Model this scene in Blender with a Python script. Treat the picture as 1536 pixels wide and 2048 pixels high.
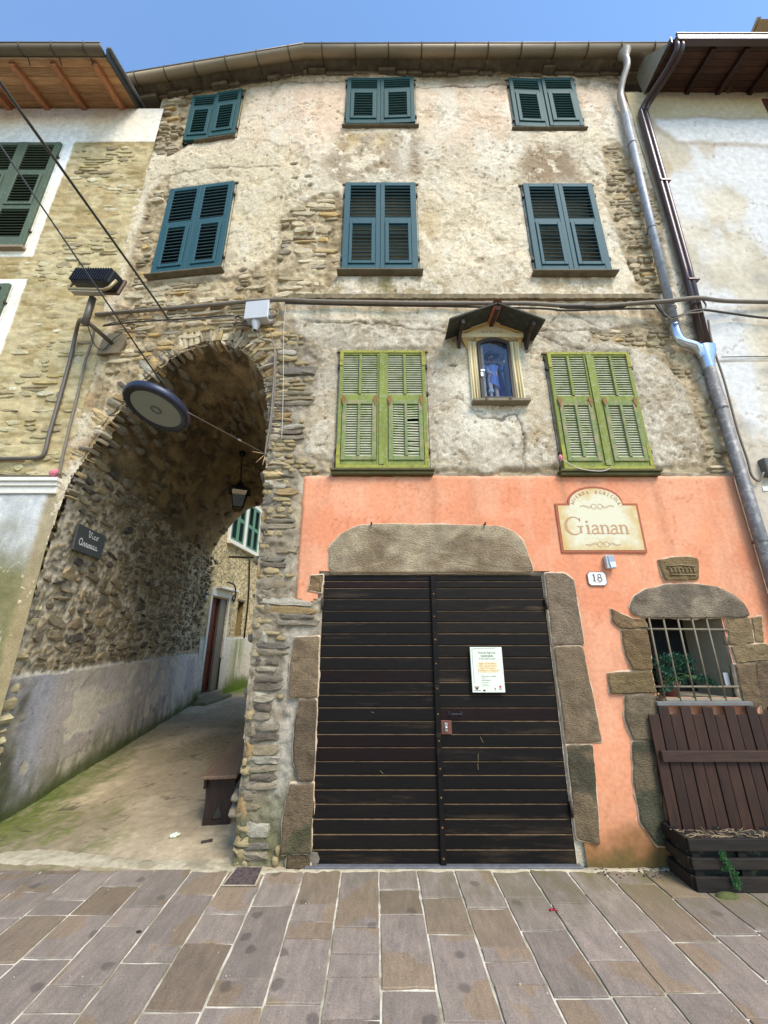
import bpy, math, random
import numpy as np
from mathutils import Vector, Matrix, Euler, noise as mnoise

for _o in list(bpy.data.objects):
    bpy.data.objects.remove(_o, do_unlink=True)
SC = bpy.context.scene
COL = SC.collection

# ------------------------------------------------------------------ camera, sky, sun, exposure
EYE = 1.6                                   # eye height, metres
TILT = math.atan(246 / 775.0)
cam_d = bpy.data.cameras.new('camera')
cam_d.sensor_fit = 'VERTICAL'
cam_d.sensor_height = 24.0
cam_d.lens = 775 / 2048 * 24.0
cam_d.clip_start = 0.02
cam_d.clip_end = 900
cam = bpy.data.objects.new('camera', cam_d)
cam.location = (0, 0, EYE)
cam.rotation_euler = (math.pi / 2 + TILT, 0, 0)
COL.objects.link(cam)
SC.camera = cam

SUN_EL, SUN_AZ = math.radians(50), math.radians(145)      # azimuth clockwise from +Y
world = bpy.data.worlds.new('World')
SC.world = world
world.use_nodes = True
wn, wl = world.node_tree.nodes, world.node_tree.links
wn.clear()
w_out = wn.new('ShaderNodeOutputWorld')
w_bg = wn.new('ShaderNodeBackground')
w_sky = wn.new('ShaderNodeTexSky')
w_sky.sky_type = 'NISHITA'
w_sky.sun_disc = False
w_sky.sun_elevation = SUN_EL
w_sky.sun_rotation = SUN_AZ
w_sky.altitude = 0
w_sky.air_density = 1.5
w_sky.dust_density = 0.0
w_sky.ozone_density = 6.0
w_bg.inputs['Strength'].default_value = 0.15
# thin high cloud veil, over the whole sky
w_tc = wn.new('ShaderNodeTexCoord')
w_no = wn.new('ShaderNodeTexNoise')
w_no.inputs['Scale'].default_value = 1.7
w_no.inputs['Detail'].default_value = 6
w_rm = wn.new('ShaderNodeMapRange')
w_rm.inputs[1].default_value, w_rm.inputs[2].default_value = 0.42, 0.78
w_rm.inputs[3].default_value, w_rm.inputs[4].default_value = 0.0, 0.06
w_mx = wn.new('ShaderNodeMixRGB')
w_mx.inputs[2].default_value = (3.2, 4.2, 6.2, 1)
wl.new(w_tc.outputs['Generated'], w_no.inputs['Vector'])
wl.new(w_no.outputs['Fac'], w_rm.inputs[0])
wl.new(w_rm.outputs[0], w_mx.inputs[0])
wl.new(w_sky.outputs[0], w_mx.inputs[1])
wl.new(w_mx.outputs[0], w_bg.inputs['Color'])
wl.new(w_bg.outputs[0], w_out.inputs[0])

sun_d = bpy.data.lights.new('sun', 'SUN')
sun_d.energy = 2.6
sun_d.angle = math.radians(28)
sun_d.color = (1.0, 0.93, 0.82)
sun = bpy.data.objects.new('sun', sun_d)
sv = Vector((math.sin(SUN_AZ) * math.cos(SUN_EL), math.cos(SUN_AZ) * math.cos(SUN_EL), math.sin(SUN_EL)))
sun.rotation_euler = sv.to_track_quat('Z', 'Y').to_euler()
sun.location = (0, -6, 14)
COL.objects.link(sun)

vs = SC.view_settings
vs.view_transform = 'Standard'
vs.look = 'None'
vs.gamma = 1
vs.use_curve_mapping = False
vs.exposure = 0.9
SC.cycles.max_bounces = 8
SC.cycles.diffuse_bounces = 7
SC.cycles.use_denoising = True

# ------------------------------------------------------------------ frames: where walls stand
cT, sT = math.cos(TILT), math.sin(TILT)
def ray(u, v):
    a, b = (u - 768) / 775.0, (1024 - v) / 775.0
    return Vector((a, cT - b * sT, sT + b * cT))

class Fr:
    """a vertical wall plane: s runs along it, out = distance in front of it"""
    def __init__(self, ox, oy, deg):
        self.o = Vector((ox, oy, 0)); self.a = math.radians(deg)
        self.d = Vector((math.cos(self.a), math.sin(self.a), 0))
        self.n = Vector((math.sin(self.a), -math.cos(self.a), 0))
    def pt(self, s, z, out=0.0):
        p = self.o + self.d * s + self.n * out
        return Vector((p.x, p.y, z))
    def px(self, u, v, out=0.0):
        r = ray(u, v); c = Vector((0, 0, EYE))
        oo = self.o + self.n * out
        t = (oo - c).dot(self.n) / r.dot(self.n)
        p = c + r * t
        return (p - oo).dot(self.d), p.z
    def M(self, s, z, out=0.0, tilt=0.0):
        return Matrix.Translation(self.pt(s, z, out)) @ Matrix.Rotation(self.a, 4, 'Z') @ Matrix.Rotation(tilt, 4, 'Y')
    def aff(self, s, z, out=0.0):
        return Matrix.Translation(self.pt(s, z, out)) @ Matrix.Rotation(self.a, 4, 'Z')

WY = 3.44
F0 = Fr(0, WY, 0)                 # main front
FA = Fr(-1.1, WY, -6.4)           # the bent left part of the front, s < 0
FL = Fr(0, 3.68, 0)               # left house
FR = Fr(0, 3.43, 0)               # right house
A0 = Vector((-3.36, 3.70)); A1 = Vector((-4.62, 10.2)); A2 = Vector((-4.25, 17.6))
def _fr(a, b):
    d = b - a
    return Fr(a.x, a.y, math.degrees(math.atan2(d.y, d.x))), d.length
G1, G1L = _fr(A0, A1)             # alley wall, first stretch
G2, G2L = _fr(A1, A2)             # alley wall beyond the bend
def W(u, v, out=0.0):
    s, z = F0.px(u, v, out)
    if s >= -1.1: return s, z
    s, z = FA.px(u, v, out)
    return -1.1 + s, z
def WP(s, z, out=0.0):
    return F0.pt(s, z, out) if s >= -1.1 else FA.pt(s + 1.1, z, out)
def WM(s, z, out=0.0):
    return F0.aff(s, z, out) if s >= -1.1 else FA.aff(s + 1.1, z, out)
def onZ(u, v, z=0.0):
    r = ray(u, v); t = (z - EYE) / r.z
    return Vector((r.x * t, r.y * t, z))
def onY(u, v, y):
    r = ray(u, v); t = y / r.y
    return Vector((r.x * t, y, EYE + r.z * t))

# ------------------------------------------------------------------ numpy noise
def _h(ix, iy, seed):
    n = (ix.astype(np.int64) * 374761393 + iy.astype(np.int64) * 668265263 + seed * 1442695041) & 0xFFFFFFFF
    n = ((n ^ (n >> 13)) * 1274126177) & 0xFFFFFFFF
    n = (n ^ (n >> 16)) & 0xFFFFFFFF
    return n / 4294967295.0
def vn(x, y, seed=0):
    xi, yi = np.floor(x), np.floor(y)
    fx, fy = x - xi, y - yi
    fx = fx * fx * (3 - 2 * fx); fy = fy * fy * (3 - 2 * fy)
    a, b = _h(xi, yi, seed), _h(xi + 1, yi, seed)
    c, d = _h(xi, yi + 1, seed), _h(xi + 1, yi + 1, seed)
    return (a * (1 - fx) + b * fx) * (1 - fy) + (c * (1 - fx) + d * fx) * fy
def fbm(x, y, seed=0, o=4, g=0.5):
    t = 0; a = 1; w = 0
    for i in range(o):
        t = t + a * vn(x * 2 ** i + 17.3 * i, y * 2 ** i - 9.1 * i, seed + i * 7); w += a; a *= g
    return t / w
def voro(x, y, seed=0, jit=0.9):
    xi, yi = np.floor(x), np.floor(y)
    f1 = np.full(x.shape, 9.0); f2 = np.full(x.shape, 9.0); idd = np.zeros(x.shape)
    for dx in (-1, 0, 1):
        for dy in (-1, 0, 1):
            cx, cy = xi + dx, yi + dy
            px = cx + 0.5 + (_h(cx, cy, seed) - 0.5) * jit
            py = cy + 0.5 + (_h(cx, cy, seed + 3) - 0.5) * jit
            d = np.hypot(x - px, y - py); hid = _h(cx, cy, seed + 5)
            m = d < f1
            f2 = np.where(m, f1, np.minimum(f2, d)); idd = np.where(m, hid, idd); f1 = np.where(m, d, f1)
    return f1, f2, idd
def sstep(a, b, x):
    t = np.clip((x - a) / (b - a), 0, 1)
    return t * t * (3 - 2 * t)
def inpoly(S, Z, poly):
    r = np.zeros(S.shape, bool); n = len(poly)
    for i in range(n):
        x1, y1 = poly[i]; x2, y2 = poly[(i + 1) % n]
        if y1 == y2: continue
        c = ((Z > min(y1, y2)) & (Z <= max(y1, y2)) & (S < (Z - y1) * (x2 - x1) / (y2 - y1) + x1))
        r ^= c
    return r
def blur(m, k):
    m = m.astype(float)
    for ax in (0, 1):
        for _ in range(2):
            p = np.pad(m, [(k, k) if a == ax else (0, 0) for a in (0, 1)], mode='edge')
            c = np.cumsum(p, axis=ax)
            z = np.zeros_like(np.take(c, [0], axis=ax)); c = np.concatenate([z, c], axis=ax)
            n = m.shape[ax]
            hi = np.take(c, range(2 * k + 1, 2 * k + 1 + n), axis=ax); lo = np.take(c, range(0, n), axis=ax)
            m = (hi - lo) / (2 * k + 1)
    return m
def lin(r, g=None, b=None, k=0.85):
    if g is None: r, g, b = r
    f = lambda c: ((c / 255 + 0.055) / 1.055) ** 2.4 if c > 10 else c / 255 / 12.92
    return np.array([f(r) * k, f(g) * k, f(b) * k])
def mixc(c, d, m):
    m = np.asarray(m)[..., None]
    return c * (1 - m) + d * m

# ------------------------------------------------------------------ materials
def newmat(name):
    m = bpy.data.materials.new(name); m.use_nodes = True
    nt = m.node_tree
    return m, nt, nt.nodes['Principled BSDF']
def N(nt, typ, **kw):
    n = nt.nodes.new(typ)
    for k, v in kw.items():
        if k.startswith('i_'): n.inputs[int(k[2:]) if k[2:].isdigit() else k[2:]].default_value = v
        else: setattr(n, k, v)
    return n
def noise_node(nt, vec, scale, detail=4, rough=0.55, sx=None):
    n = N(nt, 'ShaderNodeTexNoise'); n.inputs['Scale'].default_value = scale
    n.inputs['Detail'].default_value = detail; n.inputs['Roughness'].default_value = rough
    if sx:
        mp = N(nt, 'ShaderNodeMapping'); mp.inputs['Scale'].default_value = sx
        nt.links.new(vec, mp.inputs[0]); vec = mp.outputs[0]
    nt.links.new(vec, n.inputs['Vector'])
    return n.outputs['Fac']
def rng(nt, src, a, b, c, d):
    n = N(nt, 'ShaderNodeMapRange'); nt.links.new(src, n.inputs[0])
    for i, v in enumerate((a, b, c, d)): n.inputs[i + 1].default_value = v
    return n.outputs[0]
def mulc(nt, col, fac):
    n = N(nt, 'ShaderNodeVectorMath', operation='SCALE')
    nt.links.new(col, n.inputs[0]); nt.links.new(fac, n.inputs['Scale'])
    return n.outputs[0]
def mixn(nt, fac, a, b):
    n = N(nt, 'ShaderNodeMixRGB')
    for i, v in ((0, fac), (1, a), (2, b)):
        if hasattr(v, 'node'): nt.links.new(v, n.inputs[i])
        elif isinstance(v, (int, float)): n.inputs[i].default_value = v
        else: n.inputs[i].default_value = (v[0], v[1], v[2], 1)
    return n.outputs[0]
def bumpn(nt, bs, src, strength=0.4, dist=0.01):
    n = N(nt, 'ShaderNodeBump'); n.inputs['Strength'].default_value = strength
    n.inputs['Distance'].default_value = dist
    nt.links.new(src, n.inputs['Height']); nt.links.new(n.outputs[0], bs.inputs['Normal'])
def objco(nt):
    return N(nt, 'ShaderNodeTexCoord').outputs['Object']
def posn(nt):
    return N(nt, 'ShaderNodeNewGeometry').outputs['Position']
def addn(nt, a, b, op='ADD'):
    n = N(nt, 'ShaderNodeMath', operation=op)
    for i, v in enumerate((a, b)):
        if hasattr(v, 'node'): nt.links.new(v, n.inputs[i])
        else: n.inputs[i].default_value = v
    return n.outputs[0]

def mat_wall(name, fine=60, amp=0.35, bump=0.5, dist=0.012, rough=0.93, coarse=14):
    m, nt, bs = newmat(name)
    at = N(nt, 'ShaderNodeAttribute', attribute_name='Col')
    p = posn(nt)
    f = noise_node(nt, p, fine, 5, 0.65); g = noise_node(nt, p, coarse, 4)
    k = addn(nt, rng(nt, f, 0.25, 0.75, 1 - amp, 1 + amp), rng(nt, g, 0.3, 0.7, 0.88, 1.12), 'MULTIPLY')
    nt.links.new(mulc(nt, at.outputs['Color'], k), bs.inputs['Base Color'])
    bs.inputs['Roughness'].default_value = rough
    bs.inputs['Specular IOR Level'].default_value = 0.25
    bumpn(nt, bs, addn(nt, f, addn(nt, g, 0.8, 'MULTIPLY')), bump, dist)
    return m
def mat_stone(name, cols, bump=0.6, dist=0.012, scale=22, light=1.0, lay=(1, 1, 2.6), lich=0.25):
    """cols: list of sRGB triples picked per stone"""
    m, nt, bs = newmat(name)
    oi = N(nt, 'ShaderNodeObjectInfo')
    cr = N(nt, 'ShaderNodeValToRGB'); cr.color_ramp.interpolation = 'CONSTANT'
    el = cr.color_ramp.elements
    while len(el) < len(cols): el.new(0.5)
    for i, c in enumerate(cols):
        el[i].position = i / len(cols); l = lin(c, k=0.8 * light); el[i].color = (l[0], l[1], l[2], 1)
    nt.links.new(oi.outputs['Random'], cr.inputs[0])
    p = posn(nt)
    f = noise_node(nt, p, scale * 3.2, 6, 0.7, lay); g = noise_node(nt, p, scale * 0.5, 3, 0.6, lay)
    h = noise_node(nt, p, 9, 5, 0.6)
    c = mulc(nt, cr.outputs[0], addn(nt, rng(nt, f, 0.25, 0.75, 0.6, 1.4), rng(nt, g, 0.25, 0.75, 0.7, 1.3), 'MULTIPLY'))
    c = mixn(nt, rng(nt, h, 0.52, 0.68, 0.0, lich), c, tuple(lin(190, 175, 135, k=0.8 * light)))
    nt.links.new(c, bs.inputs['Base Color'])
    bs.inputs['Roughness'].default_value = 0.9
    bs.inputs['Specular IOR Level'].default_value = 0.3
    bumpn(nt, bs, addn(nt, f, addn(nt, g, 1.6, 'MULTIPLY')), bump, dist)
    return m
def mat_plain(name, rgb, rough=0.6, metal=0.0, var=0.12, scale=14, bump=0.08, dist=0.004, spots=None, sx=None, k=0.85):
    m, nt, bs = newmat(name)
    c0 = lin(rgb, k=k); p = posn(nt)
    f = noise_node(nt, p, scale, 5, 0.6, sx)
    rgbn = N(nt, 'ShaderNodeRGB'); rgbn.outputs[0].default_value = (c0[0], c0[1], c0[2], 1)
    c = mulc(nt, rgbn.outputs[0], rng(nt, f, 0.25, 0.75, 1 - var, 1 + var))
    if spots:
        srgb, lo, hi, amt, sc = spots
        h = noise_node(nt, p, sc, 6, 0.7)
        c = mixn(nt, rng(nt, h, lo, hi, 0, amt), c, tuple(lin(srgb, k=k)))
    nt.links.new(c, bs.inputs['Base Color'])
    bs.inputs['Roughness'].default_value = rough; bs.inputs['Metallic'].default_value = metal
    if bump: bumpn(nt, bs, f, bump, dist)
    return m
def mat_wood(name, rgb, rgb2, axis='x', rough=0.7, scale=6, spec=0.3, wear=None, bump=0.25):
    """grain along axis; two tones, per-object shift"""
    m, nt, bs = newmat(name)
    st = {'x': (0.12, 1, 1), 'y': (1, 0.12, 1), 'z': (1, 1, 0.12)}[axis]
    p = posn(nt); oi = N(nt, 'ShaderNodeObjectInfo')
    off = N(nt, 'ShaderNodeVectorMath', operation='ADD'); nt.links.new(p, off.inputs[0])
    sc = N(nt, 'ShaderNodeVectorMath', operation='SCALE'); sc.inputs[0].default_value = (3.1, 5.7, 4.3)
    nt.links.new(oi.outputs['Random'], sc.inputs['Scale']); nt.links.new(sc.outputs[0], off.inputs[1])
    v = off.outputs[0]
    g = noise_node(nt, v, scale * 9, 6, 0.65, st); b = noise_node(nt, v, scale, 3, 0.5, st)
    c = mixn(nt, rng(nt, g, 0.3, 0.7, 0, 1), tuple(lin(rgb, k=0.8)), tuple(lin(rgb2, k=0.8)))
    k = addn(nt, rng(nt, b, 0.3, 0.7, 0.75, 1.25), rng(nt, oi.outputs['Random'], 0, 1, 0.8, 1.2), 'MULTIPLY')
    c = mulc(nt, c, k)
    if wear:
        h = noise_node(nt, v, wear[3], 6, 0.7, st)
        c = mixn(nt, rng(nt, h, wear[1], wear[2], 0, 1), c, tuple(lin(wear[0], k=0.8)))
    nt.links.new(c, bs.inputs['Base Color'])
    bs.inputs['Roughness'].default_value = rough; bs.inputs['Specular IOR Level'].default_value = spec
    bumpn(nt, bs, g, bump, 0.003)
    return m

# ------------------------------------------------------------------ mesh builder and object tree
WMAT = {}
def reg(o, M, parent=None):
    COL.objects.link(o)
    if parent is not None:
        o.parent = parent
        o.matrix_basis = WMAT[parent.name].inverted() @ M
    else:
        o.matrix_basis = M
    WMAT[o.name] = M
    return o
def tag(o, label=None, cat=None, group=None, kind=None):
    if label: o['label'] = label
    if cat: o['category'] = cat
    if group: o['group'] = group
    if kind: o['kind'] = kind
    return o
def thing(name, label, cat, loc, group=None):
    o = bpy.data.objects.new(name, None); o.empty_display_size = 0.2
    reg(o, Matrix.Translation(Vector(loc)))
    return tag(o, label, cat, group)
class MB:
    def __init__(self):
        self.v = []; self.f = []; self.mi = []; self.cur = 0
    def add(self, vs, fs, M=None):
        b = len(self.v)
        for p in vs:
            p = Vector(p)
            self.v.append(M @ p if M is not None else p)
        for f in fs:
            self.f.append(tuple(b + i for i in f)); self.mi.append(self.cur)
        return self
    def box(self, x0, x1, y0, y1, z0, z1, M=None):
        vs = [(x, y, z) for x in (x0, x1) for y in (y0, y1) for z in (z0, z1)]
        return self.add(vs, [(0, 1, 3, 2), (4, 6, 7, 5), (0, 4, 5, 1), (2, 3, 7, 6), (0, 2, 6, 4), (1, 5, 7, 3)], M)
    def beam(self, a, b, w, h, up=(0, 0, 1)):
        a, b = Vector(a), Vector(b); d = (b - a); L = d.length; d.normalize()
        s = d.cross(Vector(up))
        if s.length < 1e-4: s = d.cross(Vector((1, 0, 0)))
        s.normalize(); u = s.cross(d)
        R = Matrix((( d.x, s.x, u.x, a.x), (d.y, s.y, u.y, a.y), (d.z, s.z, u.z, a.z), (0, 0, 0, 1)))
        return self.box(0, L, -w / 2, w / 2, -h / 2, h / 2, R)
    def prism(self, poly, y0, y1, M=None):
        n = len(poly)
        vs = [(p[0], y0, p[1]) for p in poly] + [(p[0], y1, p[1]) for p in poly]
        fs = [tuple(range(n)), tuple(range(2 * n - 1, n - 1, -1))] + [(i, n + i, n + (i + 1) % n, (i + 1) % n) for i in range(n)]
        return self.add(vs, fs, M)
    def tube(self, pts, r, n=8, caps=True, M=None, flat=None):
        pts = [Vector(p) for p in pts]; k = len(pts)
        rs = r if isinstance(r, (list, tuple)) else [r] * k
        vs, fs = [], []; ref = None
        for i, p in enumerate(pts):
            d = (pts[min(i + 1, k - 1)] - pts[max(i - 1, 0)]).normalized()
            if ref is None:
                ref = Vector((0, 0, 1)) if abs(d.z) < 0.9 else Vector((0, 1, 0))
            s = d.cross(ref).normalized(); u = s.cross(d); ref = u
            for j in range(n):
                a = 2 * math.pi * j / n
                vs.append(p + (s * math.cos(a) + u * math.sin(a)) * rs[i])
        for i in range(k - 1):
            for j in range(n):
                a, b = i * n + j, i * n + (j + 1) % n
                fs.append((a, b, b + n, a + n))
        if caps:
            fs.append(tuple(range(n - 1, -1, -1))); fs.append(tuple((k - 1) * n + j for j in range(n)))
        return self.add(vs, fs, M)
    def lathe(self, prof, n=16, M=None, a0=0, a1=2 * math.pi, sx=1, sy=1):
        full = abs(a1 - a0 - 2 * math.pi) < 1e-4
        m = n if full else n + 1; vs, fs = [], []
        for r, z in prof:
            for j in range(m):
                a = a0 + (a1 - a0) * j / n
                vs.append((r * math.cos(a) * sx, r * math.sin(a) * sy, z))
        for i in range(len(prof) - 1):
            for j in range(n):
                a, b = i * m + j, i * m + (j + 1) % m
                fs.append((a, b, b + m, a + m))
        return self.add(vs, fs, M)
    def build(self, name, mat, parent=None, M=None, smooth=False, bevel=0, segs=1, recenter=True):
        """vertices are in the frame M (world when None)"""
        M = M if M is not None else Matrix.Identity(4)
        vs = self.v
        if recenter and vs:
            lo = [min(p[i] for p in vs) for i in range(3)]; hi = [max(p[i] for p in vs) for i in range(3)]
            c = Vector([(lo[i] + hi[i]) / 2 for i in range(3)])
            vs = [p - c for p in vs]; M = M @ Matrix.Translation(c)
        me = bpy.data.meshes.new(name)
        me.from_pydata([tuple(p) for p in vs], [], self.f)
        mats = mat if isinstance(mat, (list, tuple)) else [mat]
        for q in mats: me.materials.append(q)
        if len(mats) > 1: me.polygons.foreach_set('material_index', self.mi)
        if smooth: me.polygons.foreach_set('use_smooth', [True] * len(me.polygons))
        me.update()
        o = bpy.data.objects.new(name, me)
        reg(o, M, parent)
        if bevel:
            b = o.modifiers.new('bevel', 'BEVEL'); b.width = bevel; b.segments = segs; b.limit_method = 'ANGLE'
            b.angle_limit = math.radians(35)
        return o
def share(src, name, M, parent=None, mat=None):
    o = bpy.data.objects.new(name, src.data if hasattr(src, 'data') else src)
    reg(o, M, parent)
    return o

def grid_mesh(name, P, keep, col, mat, parent=None, smooth=True, flip=False):
    """P: (h,w,3) world points; keep: (h-1,w-1) faces kept"""
    h, w = P.shape[:2]
    idx = np.arange(h * w).reshape(h, w)
    f = np.stack([idx[:-1, :-1], idx[:-1, 1:], idx[1:, 1:], idx[1:, :-1]], -1)[keep]
    if flip: f = f[:, ::-1]
    used = np.zeros(h * w, bool); used[f.ravel()] = True
    rem = np.cumsum(used) - 1; f = rem[f]; V = P.reshape(-1, 3)[used]
    c = V.mean(0); V = V - c
    me = bpy.data.meshes.new(name)
    me.vertices.add(len(V)); me.vertices.foreach_set('co', V.astype(np.float32).ravel())
    me.loops.add(f.size); me.loops.foreach_set('vertex_index', f.ravel().astype(np.int32))
    me.polygons.add(len(f)); me.polygons.foreach_set('loop_start', np.arange(0, f.size, 4, dtype=np.int32))
    me.polygons.foreach_set('use_smooth', np.full(len(f), smooth))
    me.update(calc_edges=True)
    if col is not None:
        ca = me.color_attributes.new('Col', 'FLOAT_COLOR', 'POINT')
        cc = np.ones((len(V), 4), np.float32); cc[:, :3] = np.clip(col.reshape(-1, 3)[used], 0.002, 0.95)
        ca.data.foreach_set('color', cc.ravel())
    me.materials.append(mat)
    o = bpy.data.objects.new(name, me)
    reg(o, Matrix.Translation(Vector([float(q) for q in c])), parent)
    return o

# ------------------------------------------------------------------ stones
STONE_KINDS = {}
def stone_meshes(key, mat, n=14, squarish=2.6, seed=1):
    """unit stones: 1 wide (x), 1 tall (z), face towards -y, back at y=+0.5"""
    r = random.Random(seed); out = []
    for q in range(n):
        k = 10; ang = [2 * math.pi * (i + r.uniform(-0.32, 0.32)) / k for i in range(k)]
        base = []
        for a in ang:
            c, s = math.cos(a), math.sin(a)
            rr = (abs(c) ** squarish + abs(s) ** squarish) ** (-1 / squarish) * 0.5 * r.uniform(0.80, 1.05)
            base.append((c * rr, s * rr))
        tx, tz = r.uniform(-0.25, 0.25), r.uniform(-0.3, 0.3)
        vs, fs = [], []
        for sc, y in ((1.0, 0.5), (1.0, -0.22), (0.90, -0.44)):
            for (x, z) in base:
                jx = 1 + r.uniform(-0.05, 0.05)
                yy = y if y > 0 else y + (x * tx + z * tz) * 0.5 + r.uniform(-0.07, 0.07)
                vs.append((x * sc * jx, yy, z * sc * jx))
        for i in range(2):
            for j in range(k):
                fs.append((i * k + j, i * k + (j + 1) % k, (i + 1) * k + (j + 1) % k, (i + 1) * k + j))
        ic = len(vs)
        for (x, z) in base[::2]:
            vs.append((x * 0.5, -0.47 + (x * tx + z * tz) * 0.4 + r.uniform(-0.10, 0.06), z * 0.5))
        for j in range(5):
            a = ic + j; b = ic + (j + 1) % 5
            p0, p1, p2 = 2 * k + 2 * j, 2 * k + 2 * j + 1, 2 * k + (2 * j + 2) % k
            fs += [(a, p0, p1), (a, p1, b), (b, p1, p2)]
        fs.append(tuple(ic + j for j in range(5)))
        me = bpy.data.meshes.new('stone'); me.from_pydata(vs, [], fs); me.materials.append(mat)
        me.polygons.foreach_set('use_smooth', [True] * len(me.polygons)); me.update()
        try: me.set_sharp_from_angle(angle=math.radians(34))
        except Exception: pass
        out.append(me)
    STONE_KINDS[key] = out
    return out
def put_stones(key, items, parent, name='stone', cap=300, stuff_name='small_stones', stuff_mat=None, seed=3):
    """items: (M, w, h, depth, size_in_view). Largest cap become parts, the rest one piece of stuff"""
    r = random.Random(seed); ms = STONE_KINDS[key]
    items = sorted(items, key=lambda t: -t[4])
    for (M, w, h, d, _s) in items[:cap]:
        me = r.choice(ms)
        o = bpy.data.objects.new(name, me)
        fl = r.choice((1, -1))
        reg(o, M @ Matrix.Diagonal((w * fl, d, h, 1)) if fl > 0 else M @ Matrix.Rotation(math.pi, 4, 'Y') @ Matrix.Diagonal((w, d, h, 1)), parent)
    rest = items[cap:]
    if rest:
        mb = MB()
        for (M, w, h, d, _s) in rest:
            me = r.choice(ms); MM = M @ Matrix.Diagonal((w, d, h, 1))
            mb.add([v.co for v in me.vertices], [tuple(p.vertices) for p in me.polygons], MM)
        o = mb.build(stuff_name, stuff_mat or ms[0].materials[0], parent, smooth=True)
        o['kind'] = 'stuff'
def rubble(poly, hmin, hmax, wmin, wmax, seed, gap=0.012, fill=1.0, rot=0.06, avoid=None):
    """coursed rubble inside a polygon -> (s, z, w, h, rot)"""
    r = random.Random(seed); out = []
    xs = [p[0] for p in poly]; zs = [p[1] for p in poly]
    z = min(zs)
    def inside(x, zz):
        c = False; n = len(poly)
        for i in range(n):
            x1, y1 = poly[i]; x2, y2 = poly[(i + 1) % n]
            if (y1 > zz) != (y2 > zz) and x < (zz - y1) * (x2 - x1) / (y2 - y1) + x1: c = not c
        return c
    while z < max(zs):
        h = r.uniform(hmin, hmax); x = min(xs) - r.uniform(0, wmax)
        while x < max(xs):
            w = r.uniform(wmin, wmax) * r.choice((0.7, 1, 1, 1.35)); hh = h * r.uniform(0.6, 1.1)
            cx, cz = x + w / 2, z + h / 2 + r.uniform(-0.15, 0.15) * h
            if r.random() < fill and inside(cx, cz) and inside(cx - w * 0.3, cz) and inside(cx + w * 0.3, cz) and not (avoid and avoid(cx, cz, w, h)):
                if h > 0.075 and r.random() < 0.3:       # two thin ones on each other
                    out.append((cx, cz + h * 0.27, w - gap, hh * 0.48, r.uniform(-rot, rot)))
                    out.append((cx, cz - h * 0.27, w - gap, hh * 0.42, r.uniform(-rot, rot)))
                else:
                    out.append((cx, cz, w - gap, hh, r.uniform(-rot, rot)))
            x += w + gap * 0.5
        z += h * 0.97
    return out
# ================================================================== GROUND
M_sheet = mat_plain('earth', (120, 112, 100), rough=0.95, var=0.2, scale=3)
mb = MB(); mb.add([(-250, -250, -0.06), (250, -250, -0.06), (250, 250, -0.06), (-250, 250, -0.06)], [(0, 1, 2, 3)])
tag(mb.build('ground', M_sheet), kind='structure')

# --- paving: mortar bed and slabs
M_mortar = mat_plain('joint_mortar', (226, 218, 198), rough=0.95, var=0.3, scale=40, bump=0.3, spots=((128, 122, 88), 0.46, 0.6, 0.8, 5.0))
pave = MB(); pave.box(-6, 6, -3.5, 3.43, -0.05, -0.006)
pave = tag(pave.build('pavement', M_mortar), kind='structure')

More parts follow.
